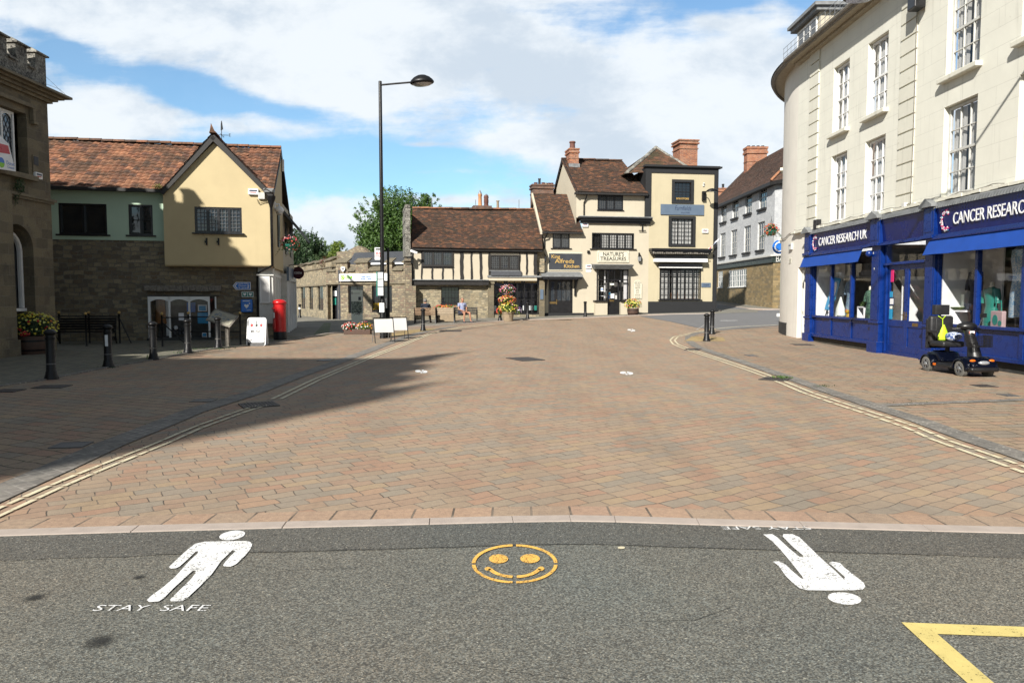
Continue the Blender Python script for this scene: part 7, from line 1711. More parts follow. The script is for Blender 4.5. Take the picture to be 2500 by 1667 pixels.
ab2=MB().box(-.15,.15,-.08,0,-.12,.12,MT((CP(2.6,RC)[0],CP(2.6,RC)[1],3.55))).B("alarm_box",m_whworn,rb);MB().box(-.10,.10,-.084,-.081,-.0,.04,MT((CP(2.6,RC)[0],CP(2.6,RC)[1],3.57))).B("lettering_strip",m_dkblue,ab2)
mb=MB()
for i in range(5):mb.box(-.13,.13,-.02,0.01,i*.04,i*.04+.02,MT((CP(3.3,RC)[0],CP(3.3,RC)[1],2.92)))
mb.B("air_vent",m_stucco_q,rb)
sh=RB.empty("charity_shop_front","royal blue timber shopfront of the charity shop, lettered in white twice","shopfront")
P1=(rX(1965.5,700,-.16),rX(1979,700,-.16));P2=(rX(2126,700,-.16),rX(2147,700,-.16));P3=(rX(2256,700,-.16),rX(2279,700,-.16));xe=XEND-.3;P4=(P3[1]+6.2,P3[1]+6.6)
ZF1,ZF0=3.84,3.12;ZS=.98;ZRl=.30
def pil(a,b,z0):
 m_=MB();m_.box(a,b,-.16,0,z0,ZF0);m_.box(a-.04,b+.04,-.22,0,z0-.35,z0+.28);m_.box(a+.05,b-.05,-.175,-.16,.95,ZF0-.15);m_.box(a-.03,b+.03,-.2,0,.86,.92)
 m_.box(a-.02,b+.02,-.22,0,ZF0+.06,ZF1+.04);m_.box(a-.05,b+.05,-.28,0,ZF0-.02,ZF0+.06);m_.box(a+.06,b-.06,-.235,-.22,ZF0+.14,ZF1-.06);m_.B("pilaster",m_blue,sh,bevel=.006)
 c=(a+b)/2;r_=MB();r_.prism([(a-.08,ZF1+.04),(b+.08,ZF1+.04),(b+.08,ZF1+.09),(c,ZF1+.26),(a-.08,ZF1+.09)],-.34,0);r_.B("pilaster_cap",m_lead,sh)
pil(*P1,.05);pil(*P2,.05);pil(*P3,0);pil(*P4,0)
fsx=MB()
for a,b in((P1[1],P2[0]),(P2[1],P3[0]),(P3[1],P4[0])):
 fsx.poly([(a,-.10,ZF0+.05),(b,-.10,ZF0+.05),(b,-.17,ZF1),(a,-.17,ZF1)],((0,1,2,3),))
fo=fsx.B("fascia",m_blued,sh)
mo=MB()
for a,b in((P1[1],P2[0]),(P2[1],P3[0]),(P3[1],P4[0])):
 mo.box(a,b,-.24,0,ZF0-.03,ZF0+.02);mo.box(a,b,-.18,0,ZF0+.02,ZF0+.06)
mo.B("fascia_moulding",m_blue,sh)
ld_=MB()
for a,b in((P1[1]-.0,P2[0]),(P2[1],P3[0]),(P3[1],P4[0])):
 x=a
 while x<b:ld_.poly([(x,-.24,ZF1),(min(x+.075,b),-.24,ZF1),(min(x+.075,b),-.19,ZF1+.10),(x,-.19,ZF1+.10),(x+.035,-.25,ZF1-.02),(min(x+.11,b),-.25,ZF1-.02)],((0,1,2,3),(4,5,1,0)));x+=.1
 ld_.face(((a,-.20,ZF1+.1),(b,-.20,ZF1+.1),(b,0,ZF1+.22),(a,0,ZF1+.22)));ld_.box(a,b,-.20,-.1,ZF1+.0,ZF1+.1)
ld_.B("lead_flashing",m_lead,sh)
def letters(x0,x1,z,size,t):
 o=TX("lettering",t,m_whitep,fo,(x0+x1)/2,-.152,z,size,x1-x0,.006,rx=PI/2+.0)
zt5=(ZF0+ZF1)/2+.01
xA,xB_=RB.L(1999,602,-.14)[0],RB.L(2117,577,-.14)[0];letters(xA,xB_,zt5,.40,"CANCER RESEARCH UK")
xA2=RB.L(2327.5,544,-.14)[0];letters(xA2,xA2+(xB_-xA)*(.92),zt5,.40,"CANCER RESEARCH UK")
for xc0 in(RB.L(1991,600,-.14)[0],RB.L(2311,547,-.14)[0]):
 cols=(m_whitep,m_pink,m_skyb);mbs=[MB(),MB(),MB()];rq=RR(3)
 for i in range(150):
  a=R(rq.uniform(48,312));r_=.185+abs(rq.gauss(0,.035));x=xc0+r_*cos(a)*.78;z=zt5+r_*sin(a);s_=rq.uniform(.008,.018)
  x-=max(0,rq.gauss(0,.03));m_=mbs[rq.choices((0,1,2),(5,4,1.6))[0]];yv=-.148-(z-ZF0)*.02
  m_.box(x-s_,x+s_,yv-.012,yv,z-s_,z+s_)
 for m_,c,nm in zip(mbs,cols,("white","pink","cyan")):m_.B("logo_dots_"+nm,c,fo)
def front(a,b,nlt,door=False):
 e=MB()
 if not door:
  for i in range(nlt+1):x=a+(b-a)*i/nlt;e.box(x-.05,x+.05,-.09,.02,ZS,ZF0-.03)
  e.box(a,b,-.12,.02,ZS-.07,ZS);e.box(a,b,-.04,.02,ZRl,ZS-.07);e.box(a,b,-.13,.02,ZRl-.07,ZRl+.02)
  for i in range(nlt):x0_,x1_=a+(b-a)*i/nlt+.12,a+(b-a)*(i+1)/nlt-.12;e.box(x0_-.06,x1_+.06,-.06,-.04,ZS-.15,ZS-.1);
  for i in range(nlt+1):x=a+(b-a)*i/nlt;e.box(x-.07,x+.07,-.075,-.04,ZRl+.02,ZS-.07)
 return e
def glassp(par,a,b,z0,z1,y):g=MB();g.face(((a,y,z0),(b,y,z0),(b,y,z1),(a,y,z1)));return g.B("glass",m_glassc,par)
a,b=P1[1],P2[0]
w1o=front(a,b,3).B("left_display_window",m_blue,sh,bevel=.006);glassp(w1o,a,b,ZS,ZF0,-.02)
MB().box(a-.2,b+.0,-.02,.05,-.4,ZRl-.07).B("plinth",m_grime,sh)
a3,b3=P3[1],P4[0]
w3o=front(a3,b3,4).B("right_display_window",m_blue,sh,bevel=.006);glassp(w3o,a3,b3,ZS-.12,ZF0,-.02)
MB().box(a3-.1,b3,-.02,.05,-.5,ZRl-.07).B("plinth_right",m_plinth,sh)
def room(a,b,par,depth,dark=m_inter):
 r_=MB();r_.box(a-.1,b+.1,depth,depth+.02,0,ZF0);r_.box(a-.1,b+.1,.03,depth,ZF0-.12,ZF0-.1);r_.box(a-.1,b+.1,.03,depth,ZS-.12,ZS-.08);r_.B("interior",dark,par)
room(a,b,w1o,1.3);room(a3,b3,w3o,1.5)
MB().box(a+.02,a+.06,.03,1.25,ZS-.08,ZF0-.13).box(a+.06,a+.5,.8,.83,ZS-.08,ZF0-.3).box(b-.5,b-.02,1.0,1.04,ZS-.08,ZS+.75).B("pale_partition",m_interw,w1o)
MB().box(a3+.02,a3+.06,.03,1.4,ZS-.08,ZF0-.13).box(a3+.06,a3+1.0,.9,.94,ZS-.08,ZF0-.2).B("pale_partition",m_interw,w3o)
ax_,bx_=P2[1]+.04,P3[0]-.04;dz_=2.52
df=MB();df.box(ax_,bx_,-.02,.06,dz_,dz_+.08);df.box(ax_,ax_+.12,-.05,.08,0,ZF0-.03);df.box(bx_-.10,bx_,-.05,.08,0,ZF0-.03);df.box(ax_-.02,bx_+.02,-.09,.08,dz_+.0,dz_+.06);df.box(ax_+.12,bx_-.1,-.04,.0,-.2,.10);dfo=df.B("door_frame",m_blue,sh,bevel=.005)
glassp(dfo,ax_+.12,bx_-.1,dz_+.08,ZF0-.03,.02)
mid=(ax_+bx_)/2
for k,(p0_,p1_)in enumerate(((ax_+.12,mid-.003),(mid+.003,bx_-.10))):
 d=MB();s_=.10
 d.box(p0_,p0_+s_,.0,.05,.10,dz_-.002);d.box(p1_-s_,p1_,.0,.05,.10,dz_-.002);d.box(p0_+s_,p1_-s_,.0,.05,dz_-.14,dz_-.002);d.box(p0_+s_,p1_-s_,.0,.05,.10,.28);d.box(p0_+s_,p1_-s_,.02,.035,.28,.80);d.box(p0_+s_,p1_-s_,.0,.05,.80,.98)
 o=d.B("door",m_blue,sh,bevel=.005);glassp(o,p0_+s_,p1_-s_,.98,dz_-.14,.025)
 hx=(p1_-.05)if k==0 else(p0_+.05)
 MB().box(hx-.02,hx+.02,-.012,-.001,1.0,1.22).tube([(hx,-.03,1.13),(hx-.1+.2*k,-.03,1.13)],.012,5).B("handle",m_brass,o)
 if k:MB().box((p0_+p1_)/2-.14,(p0_+p1_)/2+.14,-.008,-.001,.84,.93).B("letterbox",m_brass,o)
 else:
  x=p0_+s_+.1
  MB().box(x-.05,x+.1,.0,.01,2.05,2.4).B("pink_poster",m_pink,o);MB().box(x-.08,x+.06,.0,.01,1.62,1.78).B("blue_sticker",m_skyb,o);MB().box(x-.06,x+.14,.0,.012,1.38,1.62).B("opening_hours_notice",m_dkblue,o);MB().box(x-.05,x+.13,-.004,.0,1.42,1.58).B("opening_hours_paper",m_whitep,o);MB().box(x-.08,x+.08,.0,.01,1.0,1.28).B("blue_sticker",m_skyb,o);MB().box(x-.06,x+.06,.0,.01,1.29,1.37).B("green_sticker",m_palegrn,o)
ri=MB();ri.box(ax_,bx_,1.9,1.95,0,ZF0);ri.box(ax_-.04,ax_,.1,1.9,0,ZF0);ri.B("shop_interior",m_inter,sh)
MB().box(ax_+.3,ax_+.34,.3,1.5,.1,2.2).B("pale_screen",m_interw,sh)
bkc=MB();rq=RR(4)
bkc.box(mid+.1,bx_,1.0,1.35,.1,2.1);bkc.B("bookcase",m_barrel,sh);bb=MB()
for lv in range(5):
 x=mid+.14
 while x<bx_-.06:w_=rq.uniform(.02,.05);bb.curmi=rq.randrange(5);bb.box(x,x+w_,.93,.995,.25+lv*.36,.25+lv*.36+rq.uniform(.18,.27));x+=w_+.004
bb.B("books",[m_boardw,m_maroon,m_bluesign,m_greensg,m_coat],sh)
def awning(a,b,nm,out=.42,drop=.38,roll=None):
 m_=MB();n=12;z1_=ZF0-.06
 for i in range(n):
  x0_,x1_=a+(b-a)*i/n,a+(b-a)*(i+1)/n;j0,j1=.006*sin(i*2.2),.006*sin((i+1)*2.2)
  m_.poly([(x0_,-.20,z1_),(x1_,-.20,z1_),(x1_,-out,z1_-drop+j1),(x0_,-out,z1_-drop+j0),(x0_,-.20,z1_-.012),(x1_,-.20,z1_-.012),(x1_,-out+.01,z1_-drop+j1-.01),(x0_,-out+.01,z1_-drop+j0-.01)],((0,3,2,1),(4,5,6,7),(3,7,6,2)))
 m_.poly([(a,-.2,z1_),(a,-out,z1_-drop),(a,-.12,z1_-drop)],((0,1,2),(2,1,0)));o=m_.B(nm,m_awn,sh)
 MB().tube([(a-.03,-.22,z1_+.015),(b+.03,-.22,z1_+.015)],.03,6).B("awning_box",m_blue,sh)
awning(P1[0]-.08,P2[0]-.5,"awning",.34);awning(P3[1]-.16,P4[0]-.2,"awning",.38)
q=RB.L(2121,618,-.25);MB().ball((q[0],-.24,q[1]-.02),.10,14).B("balloon",m_blue,sh,smooth=True)
for px,py in((2133,618),(2135,656)):q=RB.L(px,py,-.17);MB().box(q[0]-.015,q[0]+.015,-.183,-.176,q[1]-.03,q[1]+.03).B("paint_chip",m_whworn,sh)
def mannequin(nm,x,y,z0,h,m_,label,w_=.2,sleeve=True):
 e=RB.empty(nm,label,"mannequin","dressed mannequins in the charity shop windows")
 MB().lathe([(w_*1.05,0),(w_*.95,h*.3),(w_*.72,h*.52),(w_*.98,h*.74),(w_*.9,h*.84),(w_*.3,h*.90)],(x,y,z0),18,None,1,.6).B("garment",m_,e,smooth=True)
 MB().lathe([(.055,0),(.05,.1),(.03,.12)],(x,y,z0+h*.89),10).B("neck",m_creamsg,e,smooth=True)
 if sleeve:
  s_=MB()
  for k in(-1,1):s_.tube([(x+k*w_*.75,y,z0+h*.83),(x+k*w_*1.15,y-.02,z0+h*.68),(x+k*w_*1.2,y-.04,z0+h*.55)],[.075,.07,.06],8)
  s_.B("sleeves",m_,e,smooth=True)
def rp(px,py,v):return RB.L(px,py,v)
q=rp(2073,740,.35);mannequin("mannequin",q[0],.38,ZS-.08,1.45,m_denim,"patterned blue tunic on a mannequin in the middle pane of the left window")
q=rp(2123,740,.3);mannequin("mannequin",q[0],.32,ZS-.08,1.05,m_dressg,"dark green leafy dress on a mannequin at the right edge of the left window")
q=rp(2370,740,.5);mannequin("mannequin",q[0],.6,ZS-.05,1.55,m_sparkle,"black sparkling dress on a mannequin behind the mobility scooter")
q=rp(2478,740,.3);mannequin("mannequin",q[0],.4,ZS+.20,1.75,m_dressb,"pale blue leaf-print dress hanging at the right edge of the picture",.26,False)
q=rp(2412,770,.35);mannequin("mannequin",q[0],.42,ZS-.1,1.1,m_greensg,"emerald green dress on a mannequin in the right window",.22)
ps=RB.empty("easel_poster","sky blue poster with a white oval on a small easel in the left window","poster");q=rp(2019,738,.25)
MX=MT((q[0],.3,ZS+.18))@MR(R(-12),4,'X')@MR(R(6),4,'Y')
MB().box(-.30,.30,-.01,.01,0,1.15,MX).B("board",m_skyb,ps);MB().lathe([(.20,0),(.20,.004)],(0,0,0),24,MX@MT((0,-.016,.66))@MR(R(90),4,'X'),1.1,1.7).B("oval",m_whitep,ps)
mb=MB()
for k in range(6):mb.box(-.15+.02*(k%2),.15-.03*(k%3),-.022,-.0205,.46+k*.075,.475+k*.075,MX)
mb.B("writing",m_greys,ps);MB().box(-.02,.06,-.02,-.012,.12,.2,MX).B("logo",m_whitep,ps);MB().tube([(q[0]-.18,.3,ZS+.18),(q[0]-.22,.25,ZS-.08)],.018,5).tube([(q[0]+.18,.3,ZS+.18),(q[0]+.22,.25,ZS-.08)],.018,5).B("legs",m_whitep,ps)
def goods(nm,label,px,py,v,mk,cat):
 e=RB.empty(nm,label,cat);q=rp(px,py,v);mk(e,q[0],v,ZS-.08);return e
goods("draped_scarf","green striped scarf draped on a stand in the left window",2052,750,.25,lambda e,x,y,z:(MB().lathe([(.24,0),(.2,.25),(.06,.55),(.03,.62)],(x,y,z+.1),12,None,1,.6).B("cloth",m_palegrn,e,smooth=True),MB().box(x-.1,x+.1,y-.08,y+.08,z,z+.1).B("stand",m_whitep,e)),"scarf")
goods("plush_toy","yellow and orange plush toy in the left window's middle pane",2073,768,.12,lambda e,x,y,z:(MB().ball((x,y,z+.1),.1,12).ball((x-.02,y-.05,z+.25),.07,12).B("body",m_fly,e,smooth=True),MB().lathe([(.02,0),(.01,.09)],(x,y-.1,z+.25),8,None).B("beak",m_flo,e)),"toy")
goods("white_teddy","round white plush toy at the foot of the blue poster",2028,764,.12,lambda e,x,y,z:MB().ball((x,y,z+.1),.1,12).ball((x,y-.02,z+.22),.07,12).B("body",m_whitep,e,smooth=True),"toy")
goods("display_cube","white display shelf with small plant in the left window's third pane",2108,760,.45,lambda e,x,y,z:(MB().box(x-.22,x+.22,y-.1,y+.2,z+.38,z+.42).box(x-.22,x-.19,y-.1,y+.2,z,z+.38).box(x+.19,x+.22,y-.1,y+.2,z,z+.38).B("shelf",m_whitep,e),(lambda m_:(leafcloud(m_,(x,y,z+.5),(.16,.1,.09),90,.04,rnd,.2),m_.B("plant",m_leaf,e)))(MB())),"shelf")
goods("display_cube","white display cubes with a picture behind the scooter seat",2335,760,.45,lambda e,x,y,z:(MB().box(x-.35,x+.5,y-.1,y+.3,z+.36,z+.4).box(x-.35,x-.31,y-.1,y+.3,z,z+.36).box(x+.05,x+.09,y-.1,y+.3,z,z+.36).B("shelf",m_whitep,e),MB().box(x-.1,x+.2,y+.05,y+.07,z+.46,z+.8).B("picture",m_palegrn,e),MB().lathe([(.08,0),(.2,.07),(.18,.08)],(x+.05,y-.02,z+.4),12).B("dish",m_leafy,e)),"shelf")
goods("shopping_bag","pink and teal patterned tote bag standing in the right window",2437,780,.15,lambda e,x,y,z:(MB().box(x-.2,x+.2,y-.05,y+.05,z,z+.42).B("bag",M("dusty_pink_bag",(.42,.30,.30),.7),e,bevel=.02),MB().tube([(x-.1,y,z+.42),(x-.08,y,z+.65),(x+.08,y,z+.65),(x+.1,y,z+.42)],.012,6).B("handle",m_greensg,e),MB().lathe([(.09,0),(.09,.005)],(0,0,0),16,MT((x-.03,y-.052,z+.22))@MR(R(90),4,'X'),1,1.3).lathe([(.06,0),(.06,.005)],(0,0,0),16,MT((x+.13,y-.052,z+.15))@MR(R(90),4,'X')).B("spots",m_greensg,e)),"bag")
goods("boots","pair of dark boots standing at the right edge of the right window",2490,790,.15,lambda e,x,y,z:(MB().lathe([(.05,0),(.05,.1),(.055,.3)],(x-.08,y,z),10).box(x-.13,x-.03,y-.2,y+.05,z,z+.07).lathe([(.05,0),(.05,.1),(.055,.3)],(x+.1,y,z),10).box(x+.05,x+.15,y-.2,y+.05,z,z+.07).B("pair",m_plast,e)),"boots")
q=CP(20,RC+.45,0);qq=RB.W(q[0],q[1],0)
qa=ray(1893,556);
hb2=basket("hanging_basket","hanging basket with orange-red flowers on the curved end of the cream building",(11.15,31.6,CAMH+(HZ-566)/F*31.6),14,.22,m_greensg,[(m_flr,3),(m_flo,2),(m_leafp,1)])
rs=thing("round_blue_sign","round blue and white hanging sign half hidden behind the curved wall","sign",(12.02,33.0,CAMH+(HZ-604)/F*33.0))
MB().lathe([(.30,-.03),(.31,0),(.30,.03)],(0,0,0),24,MR(R(90),4,'X')).B("disc",m_bluesign,rs);MB().tube([(.2*cos(a),-.035,.2*sin(a))for a in[i*.4 for i in range(17)]],.03,6).B("ring",m_whitep,rs);MB().box(-.05,1.2,-.01,.01,.36,.39).box(-.01,.01,-.01,.01,.28,.37).B("bracket",m_iron,rs)
tl=thing("street_lamp","dark street lamp head poking into the top edge of the picture before the cream building","street lamp",(0,0,0))
d=ray(2098,-2);Yl=14.0;pc=Vector((d.x*Yl/d.y,Yl,CAMH+d.z*Yl/d.y))
tl.location=(pc.x,pc.y,pc.z)
MB().lathe([(.03,.14),(.16,.11),(.27,.04),(.29,0),(.25,-.02)],(0,0,.01),20,None,1.0,.8).B("hood",m_iron,tl,smooth=True);MB().lathe([(.24,-.012),(.24,.0)],(0,0,0),18,None,1.0,.8).B("lens",m_lens,tl)
MB().tube([(.25,0,.06),(FX-pc.x+.0,.05,.35)],.035,8).B("arm",m_iron,tl)
# ------------------------------------------------------------------ street furniture
def make_bollard():
 e=thing("bollard","","bollard",(0,0,0))
 MB().lathe([(.135,-.02),(.135,.03),(.120,.07),(.105,.12),(.100,.16),(.088,.18),(.082,.80),(.095,.81),(.095,.835),(.080,.845),(.078,.88),(.10,.90),(.112,.925),(.112,.95),(.09,.97),(.055,.995),(.02,1.0)],(0,0,0),20).B("post",m_iron,e,smooth=True)
 return e
BG="black cast iron bollards round the square"
b0=make_bollard();b0['group']=BG
BL=[(126,926,1.0,0,0,"foremost black bollard in the shaded left footway"),(265,897,1.0,0,0,"black bollard with a white sticker, second from the left"),
(375,879,1.0,0,0,"black bollard with a green weed at its foot, third from the left"),(459,863,1.0,0,0,"black bollard in front of the white-framed shop window, fourth from the left"),
(533,851,1.0,0,0,"black bollard overlapping the tilted information board"),(1033,808,1.0,0,0,"black bollard in front of the leftmost bench"),
(1221,783.5,1.0,0,0,"black bollard beside the tiered flower planter"),(1288,781,1.0,0,0,"black bollard before the tea room's shopfront window"),
(1429,774.9,.95,0,4,"slightly leaning black bollard before the cream gift shop"),(1725,833,1.0,0,0,"nearer of the two black bollards on the buff paving at right"),
(1738,816,1.0,0,0,"farther of the two black bollards at the right corner"),(732,776,.95,0,0,"small black bollard with a white band down the lane")]
for i,(px,py,s_,dx,lean,lb)in enumerate(BL):
 p=G(px,py)
 b=b0 if i==0 else copy_thing(b0,p)
 b.location=p;b['label']=lb;b.scale=(s_,s_,s_);b.rotation_euler=(0,R(-lean),rnd.uniform(0,3))
 b.rotation_euler[0]=R(rnd.uniform(-.6,.6))if not lean else 0
 if i==1:b.rotation_euler=(0,0,0);MB().box(-.012,.055,-.094,-.088,.50,.76).B("sticker",m_whitep,b)
 if i in(0,2,3):b.rotation_euler=(0,0,0);MB().lathe([(.0895,.30),(.0893,.325)],(0,0,0),20).B("worn_band",m_steeld,b)
 if i==11:MB().lathe([(.0855,.62),(.0845,.76)],(0,0,0),20).B("white_band",m_whitep,b)
def weeds(px,py,n,r,lb,h=.06,m_=None,sz=.045):
 p=G(px,py);m=MB();leafcloud(m,(0,0,h*.6),(r,r*.7,h),n,sz,rnd,.1,flat=h*.55);o=m.B("weeds",m_ or m_leafy,None);o.location=p;o['kind']='stuff';o['label']=lb;o['category']='weeds'
weeds(372,879,120,.16,"bright green weed at the foot of the third bollard",.10);weeds(1908,924,150,.24,"weeds growing from the right drain grate",.04,m_leaf,.035)
weeds(520,852,160,.8,"grass at the foot of the bollards by the information board",.03,m_leafd,.04);weeds(455,862,90,.4,"grass round the fourth bollard",.03,m_leafd,.04);weeds(262,898,60,.3,"moss round the second bollard",.02,m_leafd,.03)
weeds(2010,944,60,.25,"weeds in the right channel joints",.015,m_leafd,.025);weeds(2230,985,50,.5,"weeds along the cross channel",.012,m_leafd,.02)
def make_bench(e,w_,wood,iron,slats=4,hb=.82):
 f=MB()
 for k,x in enumerate((-w_/2,w_/2)):
  f=MB();f.tube([(x,-.30,0),(x,-.24,.20),(x,-.26,.42),(x,-.28,.63)],.028,6);f.tube([(x,.24,0),(x,.17,.22),(x,.16,.42),(x,.24,hb)],.028,6)
  f.tube([(x,-.30,.64),(x,-.1,.66),(x,.19,.62)],.03,6);f.tube([(x,-.25,.41),(x,.16,.41)],.025,6);f.tube([(x,-.22,.12),(x,0,.26),(x,.16,.12)],.018,5);f.tube([(x,-.2,.60),(x,-.02,.46),(x,.15,.58)],.014,5)
  f.B("iron_end",iron,e,smooth=True)
 s_=MB()
 for i in range(4):y=-.24+i*.115;s_.box(-w_/2+.02,w_/2-.02,y,y+.085,.425,.455)
 s_.B("seat",wood,e,bevel=.006)
 b=MB()
 for i in range(slats):
  t=(i+.2)/slats;z=.47+(hb-.47)*t;y=.17+.07*t;b.box(-w_/2+.02,w_/2-.02,y-.0,y+.025,z,z+(hb-.47)/slats*.72)
 b.B("backrest",wood,e,bevel=.006)
BN="benches on the pavement before the tea room"
yb=38.6
def gx(px,Y):return(px-CX)/F*Y
def zg(x,y):return zf(x,y)+.016
bA=thing("bench","timber-backed bench seen from behind with a navy-clad person on it","bench",(gx(1039,yb),yb,zg(gx(1039,yb),yb)),PI,BN);make_bench(bA,1.12,m_wood,m_iron)
m_woodp=M("pale_weathered_timber",(.34,.27,.19),.75,.3,14,.4,50)
bB=thing("bench","empty bench with pale weathered slats before the stone planter","bench",(gx(1088,yb+.1),yb+.1,zg(gx(1088,yb),yb)),PI,BN);make_bench(bB,.92,m_woodp,m_iron,3)
bC=thing("bench","dark bench with the man in a floral shirt sitting on it","bench",(gx(1137,yb+.2),yb+.2,zg(gx(1137,yb),yb)),R(4),BN);make_bench(bC,1.2,m_blackw,m_iron)
e=thing("bench","black metal bench against the dark stone wall behind the left bollards","bench",(gx(206,24.9),24.9,0),R(6));make_bench(e,1.85,m_iron,m_iron,5,.9)
pt=thing("stone_planter","long buff stone planter with red and green plants below the tea room's small window","planter",(gx(1088,40.2),40.2,zg(-3.5,40.2)))
MB().box(-.52,.52,-.3,.3,0,.66).box(-.56,.56,-.34,.34,.58,.70).B("trough",m_terr,pt,bevel=.02);flower_mass(pt,(0,0,.76),(.62,.32,.16),420,70,m_leafy,[(m_flr,4),(m_flo,1)],33,.07,.045,0,.05)
def skin_mesh(name,par,mat,V,E,root=0,sub=1):
 me=bpy.data.meshes.new(name);me.from_pydata([v[0]for v in V],E,[]);me.materials.append(mat)
 o=bpy.data.objects.new(name,me);col.objects.link(o);o.parent=par
 m=o.modifiers.new('skin','SKIN');m.use_smooth_shade=True
 if not me.skin_vertices:me.skin_vertices_data=None
 for i,v in enumerate(V):
  r=v[1];me.skin_vertices[0].data[i].radius=r if isinstance(r,tuple)else(r,r);me.skin_vertices[0].data[i].use_root=(i==root)
 s_=o.modifiers.new('sub','SUBSURF');s_.levels=sub;s_.render_levels=sub
 dg=bpy.context.evaluated_depsgraph_get();me2=bpy.data.meshes.new_from_object(o.evaluated_get(dg));o.modifiers.clear();o.data=me2
 me2.materials.clear();me2.materials.append(mat);me2.polygons.foreach_set('use_smooth',[True]*len(me2.polygons))
 return o
def seated(name,label,loc,rz,skin,P,top,bottom,topm,botm):
 """P: joint positions in the figure's own frame (faces -y)"""
 e=thing(name,label,"person",loc,rz)
 V,E,ix=[],[],{}
 def add(k,p,r,fr=None):
  ix[k]=len(V);V.append((p,r));
  if fr is not None:E.append((ix[fr],ix[k]))
 add('pel',P['pel'],(.13,.10));add('waist',P['waist'],(.10,.08),'pel');add('chest',P['chest'],(.11,.08),'waist');add('neck0',P['neck0'],.06,'chest');add('neck',P['neck'],.055,'neck0')
 H=Vector(P['head']);hd=P.get('look',(0,-1,0));hd=Vector(hd).normalized();sd=hd.cross(Vector((0,0,1))).normalized();up=sd.cross(hd)*1
 add('jaw',tuple(H-up*.07+hd*.02),(.062,.07),'neck');add('cran',tuple(H+up*.02-hd*.01),(.082,.10),'jaw');add('crown',tuple(H+up*.085-hd*.015),(.05,.06),'cran')
 for s_ in(-1,1):
  k='l' if s_<0 else 'r'
  add('sh'+k,P['sh'+k],.05,'chest');add('el'+k,P['el'+k],.045,'sh'+k);add('wr'+k,P['wr'+k],.030,'el'+k)
  w_=Vector(P['wr'+k]);dr=(w_-Vector(P['el'+k])).normalized();sdv=dr.cross(Vector((0,0,1))).normalized()
  pl=w_+dr*.06;add('pa'+k,tuple(pl),(.035,.018),'wr'+k)
  for q in range(4):
   o_=sdv*(.027*(q-1.5)/1.5);ln=(.07,.08,.075,.058)[q]
   a=pl+o_+dr*.035;b=a+dr*ln*.5+Vector((0,0,-.012));c=b+dr*ln*.35+Vector((0,0,-.028))
   add('f%s%d'%(k,q),tuple(a),.010,'pa'+k);add('g%s%d'%(k,q),tuple(b),.009,'f%s%d'%(k,q));add('h%s%d'%(k,q),tuple(c),.008,'g%s%d'%(k,q))
  t=w_+dr*.03+sdv*(-s_*.03);add('t'+k,tuple(t),.012,'wr'+k);add('u'+k,tuple(t+dr*.03+sdv*(-s_*.025)),.010,'t'+k)
  add('hip'+k,P['hip'+k],.095,'pel');add('kn'+k,P['kn'+k],.062,'hip'+k);kp=Vector(P['kn'+k]);ap_=Vector(P['an'+k])
  add('cf'+k,tuple(kp.lerp(ap_,.3)),.058,'kn'+k);add('an'+k,P['an'+k],.036,'cf'+k);add('to'+k,P['to'+k],(.042,.028),'an'+k)
 body=skin_mesh("body",e,skin,V,E)
 def sub_(names,rs,mat,nm):
  VV=[(V[ix[n_]][0]if isinstance(n_,str)else n_[1],r)for n_,r in zip(names,rs)];return VV
 fc=MB();fc.lathe([(.018,-.02),(.016,0),(.006,.035)],tuple(H+hd*.092-up*.015),6);fc.B("nose",skin,e,smooth=True)
 ea=MB()
 for s_ in(-1,1):ea.ball(tuple(H+sd*.088*s_-up*.01-hd*.01),.026,8,.5,.8,1.2)
 ea.B("ears",skin,e,smooth=True);ey=MB()
 for s_ in(-1,1):ey.ball(tuple(H+sd*.034*s_+hd*.085+up*.012),.016,8)
 ey.B("eyes",m_plast if P.get('shades')else m_whitep,e,smooth=True);MB().box(-.022,.022,-.004,.004,-.004,.004,MT(H+hd*.088-up*.062)@hd.to_track_quat('-Y','Z').to_matrix().to_4x4()).B("mouth",m_maroon,e)
 mc_=tuple(Vector(P['chest']).lerp(Vector(P['neck0']),.5));T=[(P['pel'],(.17,.145)),(P['waist'],(.17,.15)),(P['chest'],(.20,.165)),(mc_,(.20,.15)),(P['neck0'],(.115,.105))];TE=[(0,1),(1,2),(2,3),(3,4)]
 for k in('l','r'):
  n_=len(T);s_,el=Vector(P['sh'+k]),Vector(P['el'+k]);T.append((P['sh'+k],.092));T.append((tuple(s_.lerp(el,top)),.062 if top<1 else .056));TE+=[(3,n_),(n_,n_+1)]
  if top>=1:T.append((tuple(el.lerp(Vector(P['wr'+k]),.95)),.042));TE.append((n_+1,n_+2))
 skin_mesh("shirt",e,topm,T,TE)
 B=[(P['pel'],(.165,.135))];BE=[]
 for k in('l','r'):
  n_=len(B);h_,kn_,an_=Vector(P['hip'+k]),Vector(P['kn'+k]),Vector(P['an'+k]);B.append((P['hip'+k],.115))
  if bottom<1:B.append((tuple(h_.lerp(kn_,bottom)),.095));BE+=[(0,n_),(n_,n_+1)]
  else:B.append((tuple(kn_),.08));B.append((tuple(kn_.lerp(an_,.95)),.055));BE+=[(0,n_),(n_,n_+1),(n_+1,n_+2)]
 skin_mesh("shorts" if bottom<1 else "trousers",e,botm,B,BE)
 sh_=MB()
 for k in('l','r'):
  a_,t_=Vector(P['an'+k]),Vector(P['to'+k]);sh_.tube([tuple(a_+(a_-t_)*.25+Vector((0,0,-.035))),tuple(a_.lerp(t_,.5)+Vector((0,0,-.02))),tuple(t_+(t_-a_)*.25+Vector((0,0,-.005)))],[.038,.048,.034],8)
 sh_.B("shoes",m_shortc if bottom<1 else m_plast,e,smooth=True)
 return e
